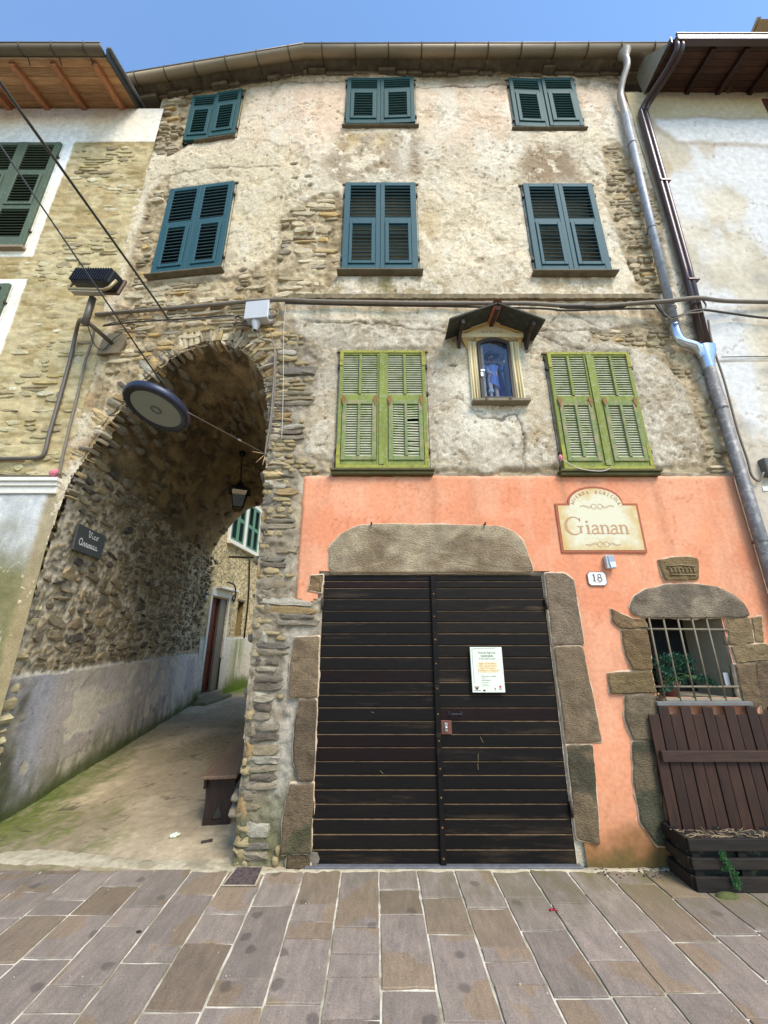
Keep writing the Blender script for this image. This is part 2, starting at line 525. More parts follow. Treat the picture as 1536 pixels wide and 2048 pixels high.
def mat_slab(name, base, alt):
    m, nt, bs = newmat(name)
    p = posn(nt); oi = N(nt, 'ShaderNodeObjectInfo')
    f = noise_node(nt, p, 130, 5, 0.75); g = noise_node(nt, p, 5, 5, 0.6, (1.6, 0.8, 1)); st = noise_node(nt, p, 30, 5, 0.65, (1, 0.25, 1))
    off = N(nt, 'ShaderNodeVectorMath', operation='ADD'); nt.links.new(p, off.inputs[0])
    sc = N(nt, 'ShaderNodeVectorMath', operation='SCALE'); sc.inputs[0].default_value = (9, 7, 3)
    nt.links.new(oi.outputs['Random'], sc.inputs['Scale']); nt.links.new(sc.outputs[0], off.inputs[1])
    h = noise_node(nt, off.outputs[0], 2.6, 2, 0.45)
    c = mixn(nt, rng(nt, g, 0.32, 0.68, 0, 1), tuple(lin(base[0], k=0.8)), tuple(lin(base[1], k=0.8)))
    c = mixn(nt, rng(nt, h, 0.555, 0.58, 0, alt), c, tuple(lin(154, 130, 102, k=0.8)))
    c = mulc(nt, c, addn(nt, rng(nt, f, 0.3, 0.7, 0.68, 1.3), addn(nt, rng(nt, oi.outputs['Random'], 0, 1, 0.84, 1.14), rng(nt, st, 0.3, 0.7, 0.82, 1.14), 'MULTIPLY'), 'MULTIPLY'))
    # damp dark spots left on the stone
    vo = N(nt, 'ShaderNodeTexVoronoi', voronoi_dimensions='2D'); vo.inputs['Scale'].default_value = 4.4
    wob = N(nt, 'ShaderNodeVectorMath', operation='ADD'); wn_ = N(nt, 'ShaderNodeTexNoise'); wn_.inputs['Scale'].default_value = 14
    nt.links.new(p, wn_.inputs['Vector'])
    ws = N(nt, 'ShaderNodeVectorMath', operation='SCALE'); ws.inputs['Scale'].default_value = 0.05
    nt.links.new(wn_.outputs['Color'], ws.inputs[0]); nt.links.new(p, wob.inputs[0]); nt.links.new(ws.outputs[0], wob.inputs[1])
    nt.links.new(wob.outputs[0], vo.inputs['Vector'])
    spotm = rng(nt, vo.outputs['Distance'], 0.10, 0.16, 1, 0)
    sepv = N(nt, 'ShaderNodeSeparateColor'); nt.links.new(vo.outputs['Color'], sepv.inputs[0])
    pick = rng(nt, sepv.outputs[0], 0.68, 0.72, 0, 0.5)
    c = mixn(nt, addn(nt, spotm, pick, 'MULTIPLY'), c, tuple(lin(72, 66, 62, k=0.8)))
    # moss and grime near the wall
    sx = N(nt, 'ShaderNodeSeparateXYZ'); nt.links.new(p, sx.inputs[0])
    near = rng(nt, sx.outputs['Y'], 2.75, 3.4, 0, 1); rgt = rng(nt, sx.outputs['X'], -0.6, 1.6, 0.15, 1.0)
    mo = addn(nt, addn(nt, near, rgt, 'MULTIPLY'), rng(nt, g, 0.35, 0.6, 0.2, 0.9), 'MULTIPLY')
    c = mixn(nt, mo, c, tuple(lin(122, 112, 72, k=0.8)))
    nt.links.new(c, bs.inputs['Base Color']); bs.inputs['Roughness'].default_value = 0.75
    bs.inputs['Specular IOR Level'].default_value = 0.35
    bumpn(nt, bs, addn(nt, f, addn(nt, st, 1.5, 'MULTIPLY')), 0.5, 0.005)
    return m
M_slab = mat_slab('slab_stone', ((160, 144, 130), (142, 129, 117)), 0.7)
M_slab2 = mat_slab('slab_brown', ((150, 130, 108), (136, 119, 101)), 0.3)
def v2Y(v):
    return onZ(768, v).y
SLABJ = {0: [1779, 1827, 1979], 1: [1796, 1868, 2045], 2: [1817, 1895, 1923], 3: [1796, 1862, 1996], 4: [1808, 1923],
         5: [1786, 1863, 1985], 6: [1767, 1884, 2038], 7: [1797, 1870, 1960], -1: [1856, 1909, 1955, 2040], -2: [1809, 1843, 1878, 2009],
         -3: [1767, 1811, 1960], -4: [1776, 1827, 1887, 2024], -5: [1789, 1891, 1925], -6: [1814, 1851, 1972], -7: [1773, 1829, 1917]}
rr = random.Random(11)
BROWN = {(-2, 0), (-4, 0), (2, 1), (-7, 1), (0, 1), (-9, 0), (6, 1)}
skew = -0.022
for k in range(-20, 20):
    xa, xb = -0.035 + 0.2665 * k, -0.035 + 0.2665 * (k + 1)
    ys = [v2Y(v) for v in SLABJ.get(k, [])]
    y = ys[-1] if ys else 3.42 - rr.uniform(0.05, 0.35)
    if not ys: ys = [y]
    while y > -1.6:
        y -= rr.choice((0.14, 0.2, 0.3, 0.36, 0.48, 0.24)); ys.append(y)
    ys = [3.415] + ys
    for i in range(len(ys) - 1):
        if -6 < k < -5 and i == 0: continue
        y1, y0 = ys[i], ys[i + 1]
        if y0 < -0.2 and abs(k) > 9: continue
        g = 0.0065
        tz = rr.uniform(-0.002, 0.003); tsx, tsy = rr.uniform(-.008, .008), rr.uniform(-.006, .006)
        ca, cb, cc, cd = [(xx + skew * (yy - 3.36), yy) for xx, yy in ((xa + g, y0 + g), (xb - g, y0 + g), (xb - g, y1 - g), (xa + g, y1 - g))]
        # roughly cut edges: subdivide the outline
        out = []
        P = [ca, cb, cc, cd]
        for a in range(4):
            p, q = P[a], P[(a + 1) % 4]; L = math.hypot(q[0] - p[0], q[1] - p[1]); n = max(2, int(L / 0.07))
            for t in range(n):
                jx, jy = rr.uniform(-0.003, 0.003), rr.uniform(-0.003, 0.003)
                if rr.random() < 0.06: jx *= 2.2; jy *= 2.2
                out.append((p[0] + (q[0] - p[0]) * t / n + jx, p[1] + (q[1] - p[1]) * t / n + jy))
        n = len(out); cx = sum(p[0] for p in out) / n; cy = sum(p[1] for p in out) / n
        vs = [(x, yy, -0.02) for x, yy in out] + [(x, yy, tz - 0.002 + (x - cx) * tsx + (yy - cy) * tsy) for x, yy in out] + \
             [(cx + (x - cx) * 0.985, cy + (yy - cy) * 0.988, tz + 0.0015 + (x - cx) * tsx + (yy - cy) * tsy) for x, yy in out]
        fs = [(j, (j + 1) % n, n + (j + 1) % n, n + j) for j in range(n)] + [(n + j, n + (j + 1) % n, 2 * n + (j + 1) % n, 2 * n + j) for j in range(n)]
        fs.append(tuple(2 * n + j for j in range(n)))
        s = MB(); s.add(vs, fs)
        s.build('paving_slab', M_slab2 if ((k, i) in BROWN or rr.random() < 0.09) else M_slab, pave)
# pale cement fillets along the wall foot and the alley mouth
M_cement = mat_plain('pale_cement', (194, 180, 150), rough=0.95, var=0.25, scale=22, bump=0.5, dist=0.01, spots=((130, 120, 90), 0.48, 0.62, 0.65, 5))
def strip(name, ptsA, ptsB, z, mat, parent, seed, nz=0.004):
    """ragged sheet between two ground polylines"""
    n = len(ptsA); r = random.Random(seed); s = MB(); m = 10
    def samp(P, t):
        t *= len(P) - 1; i = min(int(t), len(P) - 2); f = t - i
        return Vector(P[i]) * (1 - f) + Vector(P[i + 1]) * f
    K = 60; vs, fs = [], []
    for i in range(K + 1):
        a, b = samp(ptsA, i / K), samp(ptsB, i / K)
        ja = (r.random() - 0.5) * 0.03; jb = (r.random() - 0.5) * 0.03
        d = (b - a).normalized() if (b - a).length > 1e-4 else Vector((0, 1))
        a = a + d * ja; b = b + d * jb
        for j in range(5):
            p = a.lerp(b, j / 4); hz = z if 0 < j < 4 else -0.004
            vs.append((p.x, p.y, hz + (r.random() - 0.5) * nz))
    for i in range(K):
        for j in range(4):
            q = i * 5 + j; fs.append((q, q + 5, q + 6, q + 1))
    s.add(vs, fs); return s.build(name, mat, parent, smooth=True)
def g2(u, v): p = onZ(u, v); return (p.x, p.y)
strip('cement_fillet', [g2(-260, 1745), g2(0, 1732), g2(220, 1740), g2(450, 1750), g2(520, 1742)], [g2(-260, 1700), g2(0, 1700), g2(110, 1694), g2(250, 1716), g2(475, 1712)], 0.007, M_cement, pave, 5)
strip('cement_fillet', [(-0.95, 3.36), (-0.4, 3.375), (0.5, 3.385), (1.4, 3.375), (2.1, 3.38)], [(-0.95, 3.41), (-0.4, 3.44), (0.5, 3.43), (1.4, 3.44), (2.1, 3.44)], 0.006, M_cement, pave, 8)

# --- alley floor
def alley_x(y):            # left wall foot
    return A0.x + (A1.x - A0.x) * (y - A0.y) / (A1.y - A0.y) if y < A1.y else A1.x + (A2.x - A1.x) * (y - A1.y) / (A2.y - A1.y)
yy = 3.40 + 14.4 * np.linspace(0, 1, 330) ** 1.5; xx = np.linspace(0, 1, 120)
Yg, Tg = np.meshgrid(yy, xx, indexing='ij')
XL = np.where(Yg < A1.y, A0.x + (A1.x - A0.x) * (Yg - A0.y) / (A1.y - A0.y), A1.x + (A2.x - A1.x) * (Yg - A1.y) / (A2.y - A1.y)) - 0.15
Xg = XL + Tg * (2.75 + 0 * Yg)
Zg = 0.003 + (fbm(Xg * 3, Yg * 2, 3) - 0.5) * 0.03 + (fbm(Xg * 16, Yg * 10, 4) - 0.5) * 0.008
ed = np.clip((Yg - 3.4) / 0.3, 0, 1); Zg = Zg * ed + 0.001
base = mixc(np.broadcast_to(lin(196, 176, 144, k=0.82), Xg.shape + (3,)), lin(170, 152, 122, k=0.82), sstep(0.35, 0.65, fbm(Xg * 2.2, Yg * 1.1, 9)))
dl = Xg - (XL + 0.15)
wet = sstep(0.5, 0.62, fbm(Xg * 1.5, Yg * 0.8, 21)); base = mixc(base, lin(136, 124, 92, k=0.8), wet * 0.5)
moss = np.clip(sstep(0.62, 0.05, dl + (fbm(Xg * 5, Yg * 3, 12) - 0.5) * 0.6) * sstep(9, 4.5, Yg), 0, 1)
mbk = sstep(0.36, 0.56, fbm(Xg * 26, Yg * 18, 14, 5, 0.65)); base = mixc(base, lin(98, 112, 48, k=0.75), moss * (0.6 + 0.4 * mbk))
moss2 = sstep(0.52, 0.6, fbm(Xg * 3 + 3, Yg * 1.4, 31)) * sstep(5.2, 4.0, Yg) * sstep(1.6, 0.9, dl)
base = mixc(base, lin(122, 124, 66, k=0.75), moss2 * 0.75 * mbk)
moss3 = np.exp(-((Yg - 13.0) / 1.3) ** 2) * sstep(0.9, 0.2, dl); base = mixc(base, lin(92, 118, 32, k=0.75), moss3 * 0.9)
cr = np.abs(fbm(Xg * 1.1 + 0.3 * fbm(Xg * 6, Yg * 6, 2), Yg * 0.8, 41) - 0.5); crk = sstep(0.006, 0.0, cr) * sstep(12, 8, Yg)
base = mixc(base, lin(60, 52, 38), crk * 0.7); Zg = Zg - crk * 0.006
base = base * (0.8 + 0.4 * fbm(Xg * 30, Yg * 20, 77))[..., None]
M_floor = mat_wall('alley_concrete', fine=110, amp=0.3, bump=0.35, dist=0.006)
alley = grid_mesh('alley_floor', np.stack([Xg, Yg, Zg], -1), np.ones((329, 119), bool), base, M_floor)
tag(alley, kind='structure')

# ================================================================== THE STONE HOUSE
house = thing('stone_house', 'tall old house with peeling cream plaster, coral ground floor and an archway', 'house', (1.0, WY, 0))
def rect(TL, TR, BL, BR):
    a, b, c, d = W(*TL), W(*TR), W(*BL), W(*BR)
    return ((a[0] + c[0]) / 2, (b[0] + d[0]) / 2, (c[1] + d[1]) / 2, (a[1] + b[1]) / 2)
WIN = {
    'T1': rect((388, 196), (486, 186), (369, 286), (471, 273)),
    'T2': rect((695, 163), (828, 162), (692, 253), (829, 253)),
    'T3': rect((1017, 162), (1145, 162), (1028, 258), (1165, 258)),
    'M1': rect((343, 383), (470, 369), (306, 553), (443, 545)),
    'M2': rect((690, 371), (831, 371), (685, 547), (836, 547)),
    'M3': rect((1046, 373), (1183, 373), (1068, 549), (1220, 549)),
    'G1': rect((682, 705), (846, 707), (672, 940), (860, 940)),
    'G2': rect((1092, 710), (1253, 709), (1124, 942), (1303, 942)),
}
ARCHP = [(-3.40, -0.2), (-3.36, 1.0), (-3.30, 2.0), (-3.24, 2.85), (-3.14, 3.29), (-2.95, 3.75), (-2.62, 4.27), (-2.25, 4.60), (-1.9, 4.70), (-1.62, 4.62),
         (-1.40, 4.42), (-1.25, 4.12), (-1.18, 3.8), (-1.15, 3.35), (-1.12, 2.0), (-1.10, 1.0), (-1.09, -0.2)]
def x2s(x): return x if x >= -1.1 else -1.1 + (x + 1.1) / math.cos(FA.a)
def catmull(P, per=6):
    out = []
    for i in range(len(P) - 1):
        p0, p1, p2, p3 = P[max(i - 1, 0)], P[i], P[i + 1], P[min(i + 2, len(P) - 1)]
        for t in range(per):
            t /= per
            out.append(tuple(0.5 * ((2 * b) + (-a + c) * t + (2 * a - 5 * b + 4 * c - d) * t * t + (-a + 3 * b - 3 * c + d) * t ** 3) for a, b, c, d in zip(p0, p1, p2, p3)))
    out.append(P[-1]); return out
ARCHC = catmull([(x2s(x), z) for x, z in ARCHP])
DOOR = (-0.54, 1.408, -0.03, 2.112)
SMALLW = (2.19, 2.90, 1.10, 1.745)
PXP = lambda L: [W(u, v) for u, v in L]
# exposed rubble zones, outlined on the facade
E_right = PXP([(1203, 300), (1232, 285), (1262, 330), (1292, 345), (1310, 400), (1345, 590), (1275, 592), (1240, 470), (1215, 400)])
E_right2 = PXP([(1285, 610), (1345, 630), (1395, 760), (1440, 850), (1470, 946), (1415, 946), (1398, 860), (1368, 770), (1318, 720), (1262, 690), (1180, 690), (1175, 660), (1290, 650)])
E_mid = PXP([(560, 430), (620, 395), (672, 385), (690, 430), (686, 545), (650, 592), (560, 598), (470, 596), (455, 560), (500, 545), (560, 500)])
E_pier = PXP([(560, 640), (632, 690), (640, 735), (612, 830), (600, 900), (640, 925), (660, 948), (600, 950), (590, 1195), (648, 1197), (648, 1740), (440, 1740), (520, 900), (545, 800), (555, 700)])
E_arch = PXP([(150, 1000), (205, 705), (240, 600), (300, 565), (440, 560), (560, 600), (570, 660), (545, 800), (520, 900)])
E_tl = PXP([(322, 215), (360, 178), (395, 180), (382, 240), (366, 300), (330, 318), (300, 300)])
E_left = PXP([(292, 400), (335, 350), (340, 390), (305, 550), (300, 570), (235, 610), (262, 520)])
E_low = [(-0.78, 3.07), (3.30, 3.07), (3.30, 3.13), (2.9, 3.2), (2.4, 3.12), (1.5, 3.15), (1.0, 3.11), (0.0, 3.13), (-0.4, 3.2), (-0.78, 3.16)]
EXPO = [E_right, E_right2, E_mid, E_pier, E_arch, E_tl, E_left, E_low]

st = 0.0145
s_ax = np.arange(-3.36, 3.44, st); z_ax = np.arange(-0.02, 9.52, st)
S, Z = np.meshgrid(s_ax, z_ax)
wx = (fbm(S * 5, Z * 5, 101, 4) - 0.5); wz = (fbm(S * 5, Z * 5, 102, 4) - 0.5)
Sw, Zw = S + wx * 0.16, Z + wz * 0.16
exm = np.zeros(S.shape)
for e in EXPO: exm = np.maximum(exm, inpoly(Sw, Zw, e))
exs = blur(exm, 1)
n1 = fbm(S * 1.3, Z * 1.3, 1, 4); n2 = fbm(S * 5, Z * 5, 2, 4); n3 = fbm(S * 22, Z * 22, 3, 4); n4 = fbm(S * 48, Z * 48, 4, 3)
cream = lin(232, 212, 178, k=0.84); pink = lin(235, 204, 172, k=0.84); white = lin(238, 226, 202, k=0.84)
beige = lin(206, 190, 162, k=0.82); brown = lin(150, 124, 92, k=0.82); ochre = lin(206, 176, 118, k=0.82); grey = lin(178, 166, 146, k=0.82)
col = np.broadcast_to(cream, S.shape + (3,)).copy()
col = mixc(col, pink, sstep(0.45, 0.62, fbm(S * 1.1 + 5, Z * 0.8, 8)) * sstep(7.0, 8.4, Z))
col = mixc(col, white, sstep(0.5, 0.66, fbm(S * 2.1, Z * 1.3, 9)) * 0.7)
# roughcast, middle storeys
rc = sstep(8.35, 7.7, Z + (n2 - 0.5) * 0.8) * sstep(5.2, 5.3, Z)
col = mixc(col, beige, rc * sstep(0.42, 0.6, n1) * 0.6)
col = mixc(col, brown, rc * sstep(0.62, 0.72, n3) * 0.55)
col = mixc(col, white, rc * sstep(0.60, 0.70, fbm(S * 26, Z * 26, 14, 3)) * 0.6)
# ledge level and grey roughcast below it
low = sstep(4.92, 4.84, Z + (fbm(S * 3, Z * 3, 17) - 0.5) * 0.3)
col = mixc(col, lin(196, 182, 158, k=0.8), low * 0.92)
col = mixc(col, lin(168, 150, 122, k=0.8), low * sstep(0.47, 0.62, fbm(S * 2.6, Z * 2.6, 18)) * 0.65)
col = mixc(col, brown, low * sstep(0.60, 0.7, n3) * 0.6)
col = mixc(col, white, low * sstep(0.60, 0.7, fbm(S * 30, Z * 30, 15, 3)) * 0.5)
shr = inpoly(Sw, Zw, PXP([(905, 690), (1085, 680), (1100, 800), (1040, 860), (930, 880), (905, 800)]))
col = mixc(col, white, blur(shr, 5) * 0.8)
lm = inpoly(Sw, Zw, PXP([(600, 800), (672, 740), (668, 900), (640, 930), (600, 900)])); col = mixc(col, beige, blur(lm, 4) * 0.6)
# left bent part: warmer, patchier
lf = sstep(-1.0, -1.3, S); col = mixc(col, lin(222, 200, 158, k=0.8), lf * 0.6 * sstep(8.3, 7.6, Z))
col = mixc(col, lin(190, 152, 108, k=0.8), lf * sstep(0.5, 0.64, fbm(S * 3.2, Z * 3.2, 23)) * sstep(5.9, 5.5, Z) * 0.8)
# brown washed patches below the top sills, stains
def patch(L, c, amt, thr, sc, seed, k=4):
    global col
    m = blur(inpoly(Sw, Zw, PXP(L)), k); t = sstep(thr, thr + 0.045, fbm(S * sc, Z * sc, seed, 5, 0.62))
    col = mixc(col, c, m * t * amt)
patch([(680, 262), (838, 262), (842, 352), (660, 362), (640, 330), (672, 290)], brown, 0.85, 0.40, 9, 31)
patch([(690, 270), (780, 270), (770, 305), (690, 310)], ochre, 0.7, 0.36, 6, 32)
patch([(795, 262), (822, 262), (812, 350), (800, 350)], white, 0.8, 0.35, 6, 33)
patch([(1050, 292), (1145, 290), (1150, 352), (1052, 368), (1035, 330)], brown, 0.85, 0.38, 9, 34)
patch([(1030, 350), (1180, 345), (1190, 372), (1035, 372)], brown, 0.6, 0.40, 8, 35)
patch([(655, 400), (690, 390), (688, 548), (650, 590), (640, 500)], brown, 0.75, 0.40, 5, 36)
patch([(838, 380), (880, 420), (880, 560), (838, 560)], lin(190, 165, 120), 0.7, 0.42, 5, 37)
patch([(560, 555), (900, 555), (900, 600), (560, 600)], lin(160, 140, 100), 0.8, 0.50, 7, 38)
patch([(1000, 550), (1300, 550), (1300, 600), (1000, 600)], lin(182, 160, 124), 0.7, 0.50, 7, 39)
patch([(762, 553), (780, 553), (778, 640), (764, 640)], lin(112, 106, 56), 0.9, 0.3, 6, 40, 3)
patch([(500, 130), (1260, 130), (1262, 170), (500, 180)], lin(190, 168, 132), 0.75, 0.46, 6, 41)
patch([(560, 660), (700, 640), (700, 760), (600, 800)], grey, 0.6, 0.42, 4, 42)
patch([(905, 640), (960, 640), (1000, 700), (900, 760), (880, 700)], lin(176, 154, 112), 0.7, 0.38, 7, 43)
patch([(1045, 700), (1100, 700), (1115, 860), (1060, 900)], lin(182, 158, 118), 0.7, 0.38, 7, 44)
patch([(1190, 140), (1270, 150), (1262, 200), (1215, 175)], lin(140, 122, 92), 0.8, 0.4, 8, 45)
for i, (u, v, rr_) in enumerate([(665, 150, 9), (560, 172, 8), (850, 155, 10), (905, 158, 16), (942, 158, 8), (990, 158, 12), (1170, 165, 8), (870, 480, 10), (900, 445, 8), (1000, 480, 12), (960, 520, 9)]):
    c = W(u, v); rad = rr_ / 775 * 5.2
    m = sstep(1.0, 0.8, np.hypot((S - c[0]) / (rad * 1.4), (Z - c[1]) / rad) + (n2 - 0.5) * 0.9)
    col = mixc(col, lin(176, 156, 124), m * 0.75)
# darker, browner band towards the top of the wall
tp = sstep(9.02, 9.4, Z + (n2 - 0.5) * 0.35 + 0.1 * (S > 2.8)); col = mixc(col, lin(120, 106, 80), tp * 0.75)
ls = sstep(8.55, 8.8, Z + (fbm(S * 4, Z * 4, 19) - 0.5) * 0.5) * sstep(-1.9, -2.1, S)
col = mixc(col, lin(150, 128, 88), ls * 0.7)
# streaks running down from sills and ledge
for (a, b, zt, L) in [(-0.36, 0.42, 3.07, 0), (WIN['M2'][0], WIN['M2'][1], WIN['M2'][2], .35), (WIN['M3'][0], WIN['M3'][1], WIN['M3'][2], .35), (-1.1, 3.2, 5.17, .45)]:
    if not L: continue
    m = ((S > a) & (S < b)) * sstep(zt - L, zt, Z) * (Z < zt) * sstep(0.5, 0.66, fbm(S * 9, Z * 0.7, 51)); col = mixc(col, lin(140, 122, 88), m * 0.7)
# pier: grey mortar
pr = blur(inpoly(S, Z, E_pier), 4); col = mixc(col, lin(168, 156, 136, k=0.8), pr * 0.9); col = mixc(col, lin(136, 122, 100, k=0.8), pr * sstep(0.4, 0.6, n2) * 0.8)
col = mixc(col, lin(186, 176, 158, k=0.8), blur(inpoly(Sw, Zw, PXP([(560, 1290), (588, 1262), (640, 1258), (640, 1275), (592, 1290), (584, 1390), (600, 1500), (575, 1570), (560, 1700), (545, 1650), (570, 1400)])), 2) * 0.9)
# exposed mortar elsewhere
mort = mixc(np.broadcast_to(lin(204, 182, 144, k=0.8), S.shape + (3,)), lin(162, 140, 104, k=0.8), sstep(0.4, 0.6, fbm(S * 8, Z * 8, 61)))
col = mixc(col, mort, exs * (1 - pr) * 0.9)
edge = exs * (1 - exs) * 4
col = mixc(col, lin(118, 98, 70), edge * 0.35 * (1 - pr))
# green damp low on the pier
gm = sstep(0.9, 0.1, Z + (n2 - 0.5) * 0.8) * pr; col = mixc(col, lin(92, 96, 56, k=0.8), gm * 0.75)
# cracks
def crack(scale, seed, width, where):
    w = fbm(S * scale, Z * scale, seed, 5, 0.6); return sstep(width, 0.0, np.abs(w - 0.5)) * where
ck = np.maximum(crack(1.6, 71, 0.006, low * sstep(0.5, 0.6, fbm(S * 1.3, Z * 1.3, 73))), crack(2.6, 72, 0.007, sstep(0.54, 0.6, fbm(S * 1.2, Z * 1.4, 74))))
lines = [[(600, 640), (700, 648), (800, 655), (870, 660), (905, 668)], [(1040, 660), (1110, 655), (1180, 668), (1230, 668), (1290, 655)], [(1040, 880), (1048, 905), (1060, 945)],
         [(900, 795), (960, 830), (1010, 836), (1040, 830), (1046, 880)], [(1330, 700), (1345, 735), (1380, 770), (1400, 760)], [(300, 360), (360, 350), (450, 335), (560, 330)],
         [(1105, 640), (1130, 625), (1170, 650), (1200, 650)], [(640, 942), (700, 938), (720, 947)], [(500, 175), (700, 165), (690, 160)], [(830, 175), (1010, 170)], [(604, 945), (640, 941), (700, 940), (760, 944), (860, 946), (960, 947), (1040, 943), (1110, 947)], [(1310, 946), (1360, 943), (1400, 948), (1465, 946)], [(1060, 650), (1120, 690), (1165, 700)]]
ld = np.full(S.shape, 9.0)
for L in lines:
    P = PXP(L)
    for (x1, y1), (x2, y2) in zip(P[:-1], P[1:]):
        dx, dy = x2 - x1, y2 - y1; t = np.clip(((Sw - x1) * dx + (Zw - y1) * dy) / (dx * dx + dy * dy + 1e-9), 0, 1)
        ld = np.minimum(ld, np.hypot(Sw - x1 - t * dx, Zw - y1 - t * dy))
ck = np.maximum(ck, sstep(0.016, 0.004, ld)); ck = ck * (1 - exs * 0.6)
col = mixc(col, lin(84, 68, 48), ck * 0.75)
# pits
f1, f2, pid = voro(S * 9, Z * 9, 81); pit = sstep(0.16, 0.08, f1) * (pid > 0.93) * (1 - exs); col = mixc(col, lin(96, 80, 58), pit * 0.6)
holes = [(588, 357), (617, 354), (620, 372), (587, 326), (484, 541), (520, 580), (905, 730), (850, 790)]
for u, v in holes:
    c = W(u, v); m = sstep(1.0, 0.6, np.hypot((S - c[0]) / 0.055, (Z - c[1]) / 0.028) + (n3 - 0.5)); pit = np.maximum(pit, m * 1.5); col = mixc(col, lin(60, 48, 32), m * 0.9)
# relief
disp = (n1 - 0.5) * 0.05 + (n2 - 0.5) * 0.014 + (n3 - 0.5) * 0.008 * (0.5 + rc + low) + (n4 - 0.5) * 0.006 * (0.4 + rc + low)
disp = disp - exs * (0.017 - 0.008 * blur(inpoly(S, Z, E_pier), 4)) + exs * ((n3 - 0.5) * 0.034 + (n2 - 0.5) * 0.03) - ck * 0.012 - pit * 0.02 + edge * 0.004
disp += sstep(4.88, 4.90, Z) * (Z < 5.2) * (S > -1.1) * 0.006
lam = fbm(S * 2.3 + wx * 2, Z * 2.3 + wz * 2, 90, 3); lm_ = sstep(0.518, 0.523, lam) * (1 - exs); disp += 0.007 * lm_      # lifted plaster skins
col = mixc(col, white, lm_ * 0.2); le_ = (sstep(0.508, 0.516, lam) - sstep(0.520, 0.528, lam)) * (1 - exs); col = mixc(col, lin(150, 128, 96), le_ * 0.3)
lam2 = fbm(S * 6 + wx * 3, Z * 5 + wz * 3, 91, 5, 0.6); l2 = sstep(0.625, 0.632, lam2) * (1 - exs) * (Z > 3.1); disp -= 0.006 * l2; col = mixc(col, lin(178, 156, 120), l2 * 0.4)
# pull the wall in where things sit flush on it
def calm(x0, x1, z0, z1, r=0.05):
    global disp
    m = sstep(-r, 0, np.minimum(np.minimum(S - x0, x1 - S), np.minimum(Z - z0, z1 - Z))); disp = disp * (1 - m) + m * np.minimum(disp, -0.004)
for k, (a, b, c, d) in WIN.items(): calm(a - 0.02, b + 0.02, c - 0.03, d + 0.03)
Mcoral = (S > -0.80) & (Z < 3.075) & ((Z > 1.9) | (S > 1.4))
disp = np.where(Mcoral, np.minimum(disp, -0.02), disp)
calm(DOOR[0] - 0.25, DOOR[1] + 0.35, -0.1, 2.5)
calm(0.72, 1.40, 3.75, 4.72, 0.1)
col = col * (0.93 + 0.14 * n4)[..., None]
# faces kept
cut = inpoly(S, Z, ARCHC)
for k, (a, b, c, d) in WIN.items(): cut |= (S > a + 0.03) & (S < b - 0.03) & (Z > c + 0.03) & (Z < d - 0.03)
for (a, b, c, d) in (DOOR, SMALLW): cut |= (S > a - 0.0) & (S < b) & (Z > c) & (Z < d)
NICHE = (W(962, 700)[0] + 0.01, W(1018, 700)[0] - 0.01, W(990, 800)[1] + 0.02, W(985, 684)[1] - 0.02)
cut |= (S > NICHE[0]) & (S < NICHE[1]) & (Z > NICHE[2]) & (Z < NICHE[3])
cut |= (S > -0.74) & (S < 3.33) & (Z > 2.16) & (Z < 3.04)
cut |= (S > 1.5) & (S < 2.05) & (Z < 2.5)
keepf = ~(cut[:-1, :-1] & cut[1:, 1:] & cut[:-1, 1:] & cut[1:, :-1])
fa, fn_, fd = FA.o, FA.n, FA.d
X = np.where(S >= -1.1, S, fa.x + fd.x * (S + 1.1) + fn_.x * disp)
Y = np.where(S >= -1.1, WY - disp, fa.y + fd.y * (S + 1.1) + fn_.y * disp)
# keep the two planes joined round the bend
X = np.where((S >= -1.1), S, X)
M_plaster = mat_wall('old_plaster', fine=62, amp=0.30, bump=0.6, dist=0.014)
front = grid_mesh('wall', np.stack([X, Y, Z], -1), keepf, col, M_plaster, house)
tag(front, 'peeling cream plaster wall with bare rubble patches')
# sides and back of the house so that it stands in the round
mb = MB(); mb.box(-1.0, 3.9, 3.6, 5.0, 4.9, 9.3); mb.box(-3.9, -1.0, 3.85, 5.0, 5.3, 9.3); mb.box(-5.2, 3.9, 5.0, 9.2, 4.86, 5.0); mb.box(0.0, 3.9, 4.6, 9.2, -0.02, 4.85); mb.box(1.9, 3.9, 3.95, 4.6, -0.02, 4.85)  # unseen; upper body shallow and rear low so sun reaches the far alley
mb.build('rear_masonry', mat_plain('rear_render', (190, 175, 145), rough=0.95), house)
# ------------------------------------------------------------------ vault of the passage, swept along its skewed axis
AX = (A1.x - A0.x) / (A1.y - A0.y)
VY1 = 9.2
prof = catmull([(x, z) for x, z in ARCHP], 9)
prof = np.array(prof); Ls = np.concatenate([[0], np.cumsum(np.hypot(*np.diff(prof, axis=0).T))])
tt = np.linspace(0, Ls[-1], 330); px_ = np.interp(tt, Ls, prof[:, 0]); pz_ = np.interp(tt, Ls, prof[:, 1])
ty = np.linspace(0, 1, 240) ** 1.25
PX, TY = np.meshgrid(px_, ty); PZ = np.meshgrid(pz_, ty)[0]; TT = np.meshgrid(tt, ty)[0]
Y0 = np.where(PX >= -1.1, WY, WY + (-1.1 - PX) * math.tan(-FA.a)) - 0.005
VY = Y0 + (VY1 - Y0) * TY
VX = PX + AX * (VY - Y0)
VL = VY - 3.4
cx_, cz_ = -2.2 + AX * (VY - Y0), 2.6
nx, nz = VX - cx_, PZ - cz_; nn = np.hypot(nx, nz) + 1e-6
m1 = fbm(TT * 1.5, VL * 1.2, 201); m2 = fbm(TT * 7, VL * 3.5, 202); m3 = fbm(TT * 22, VL * 12, 203)
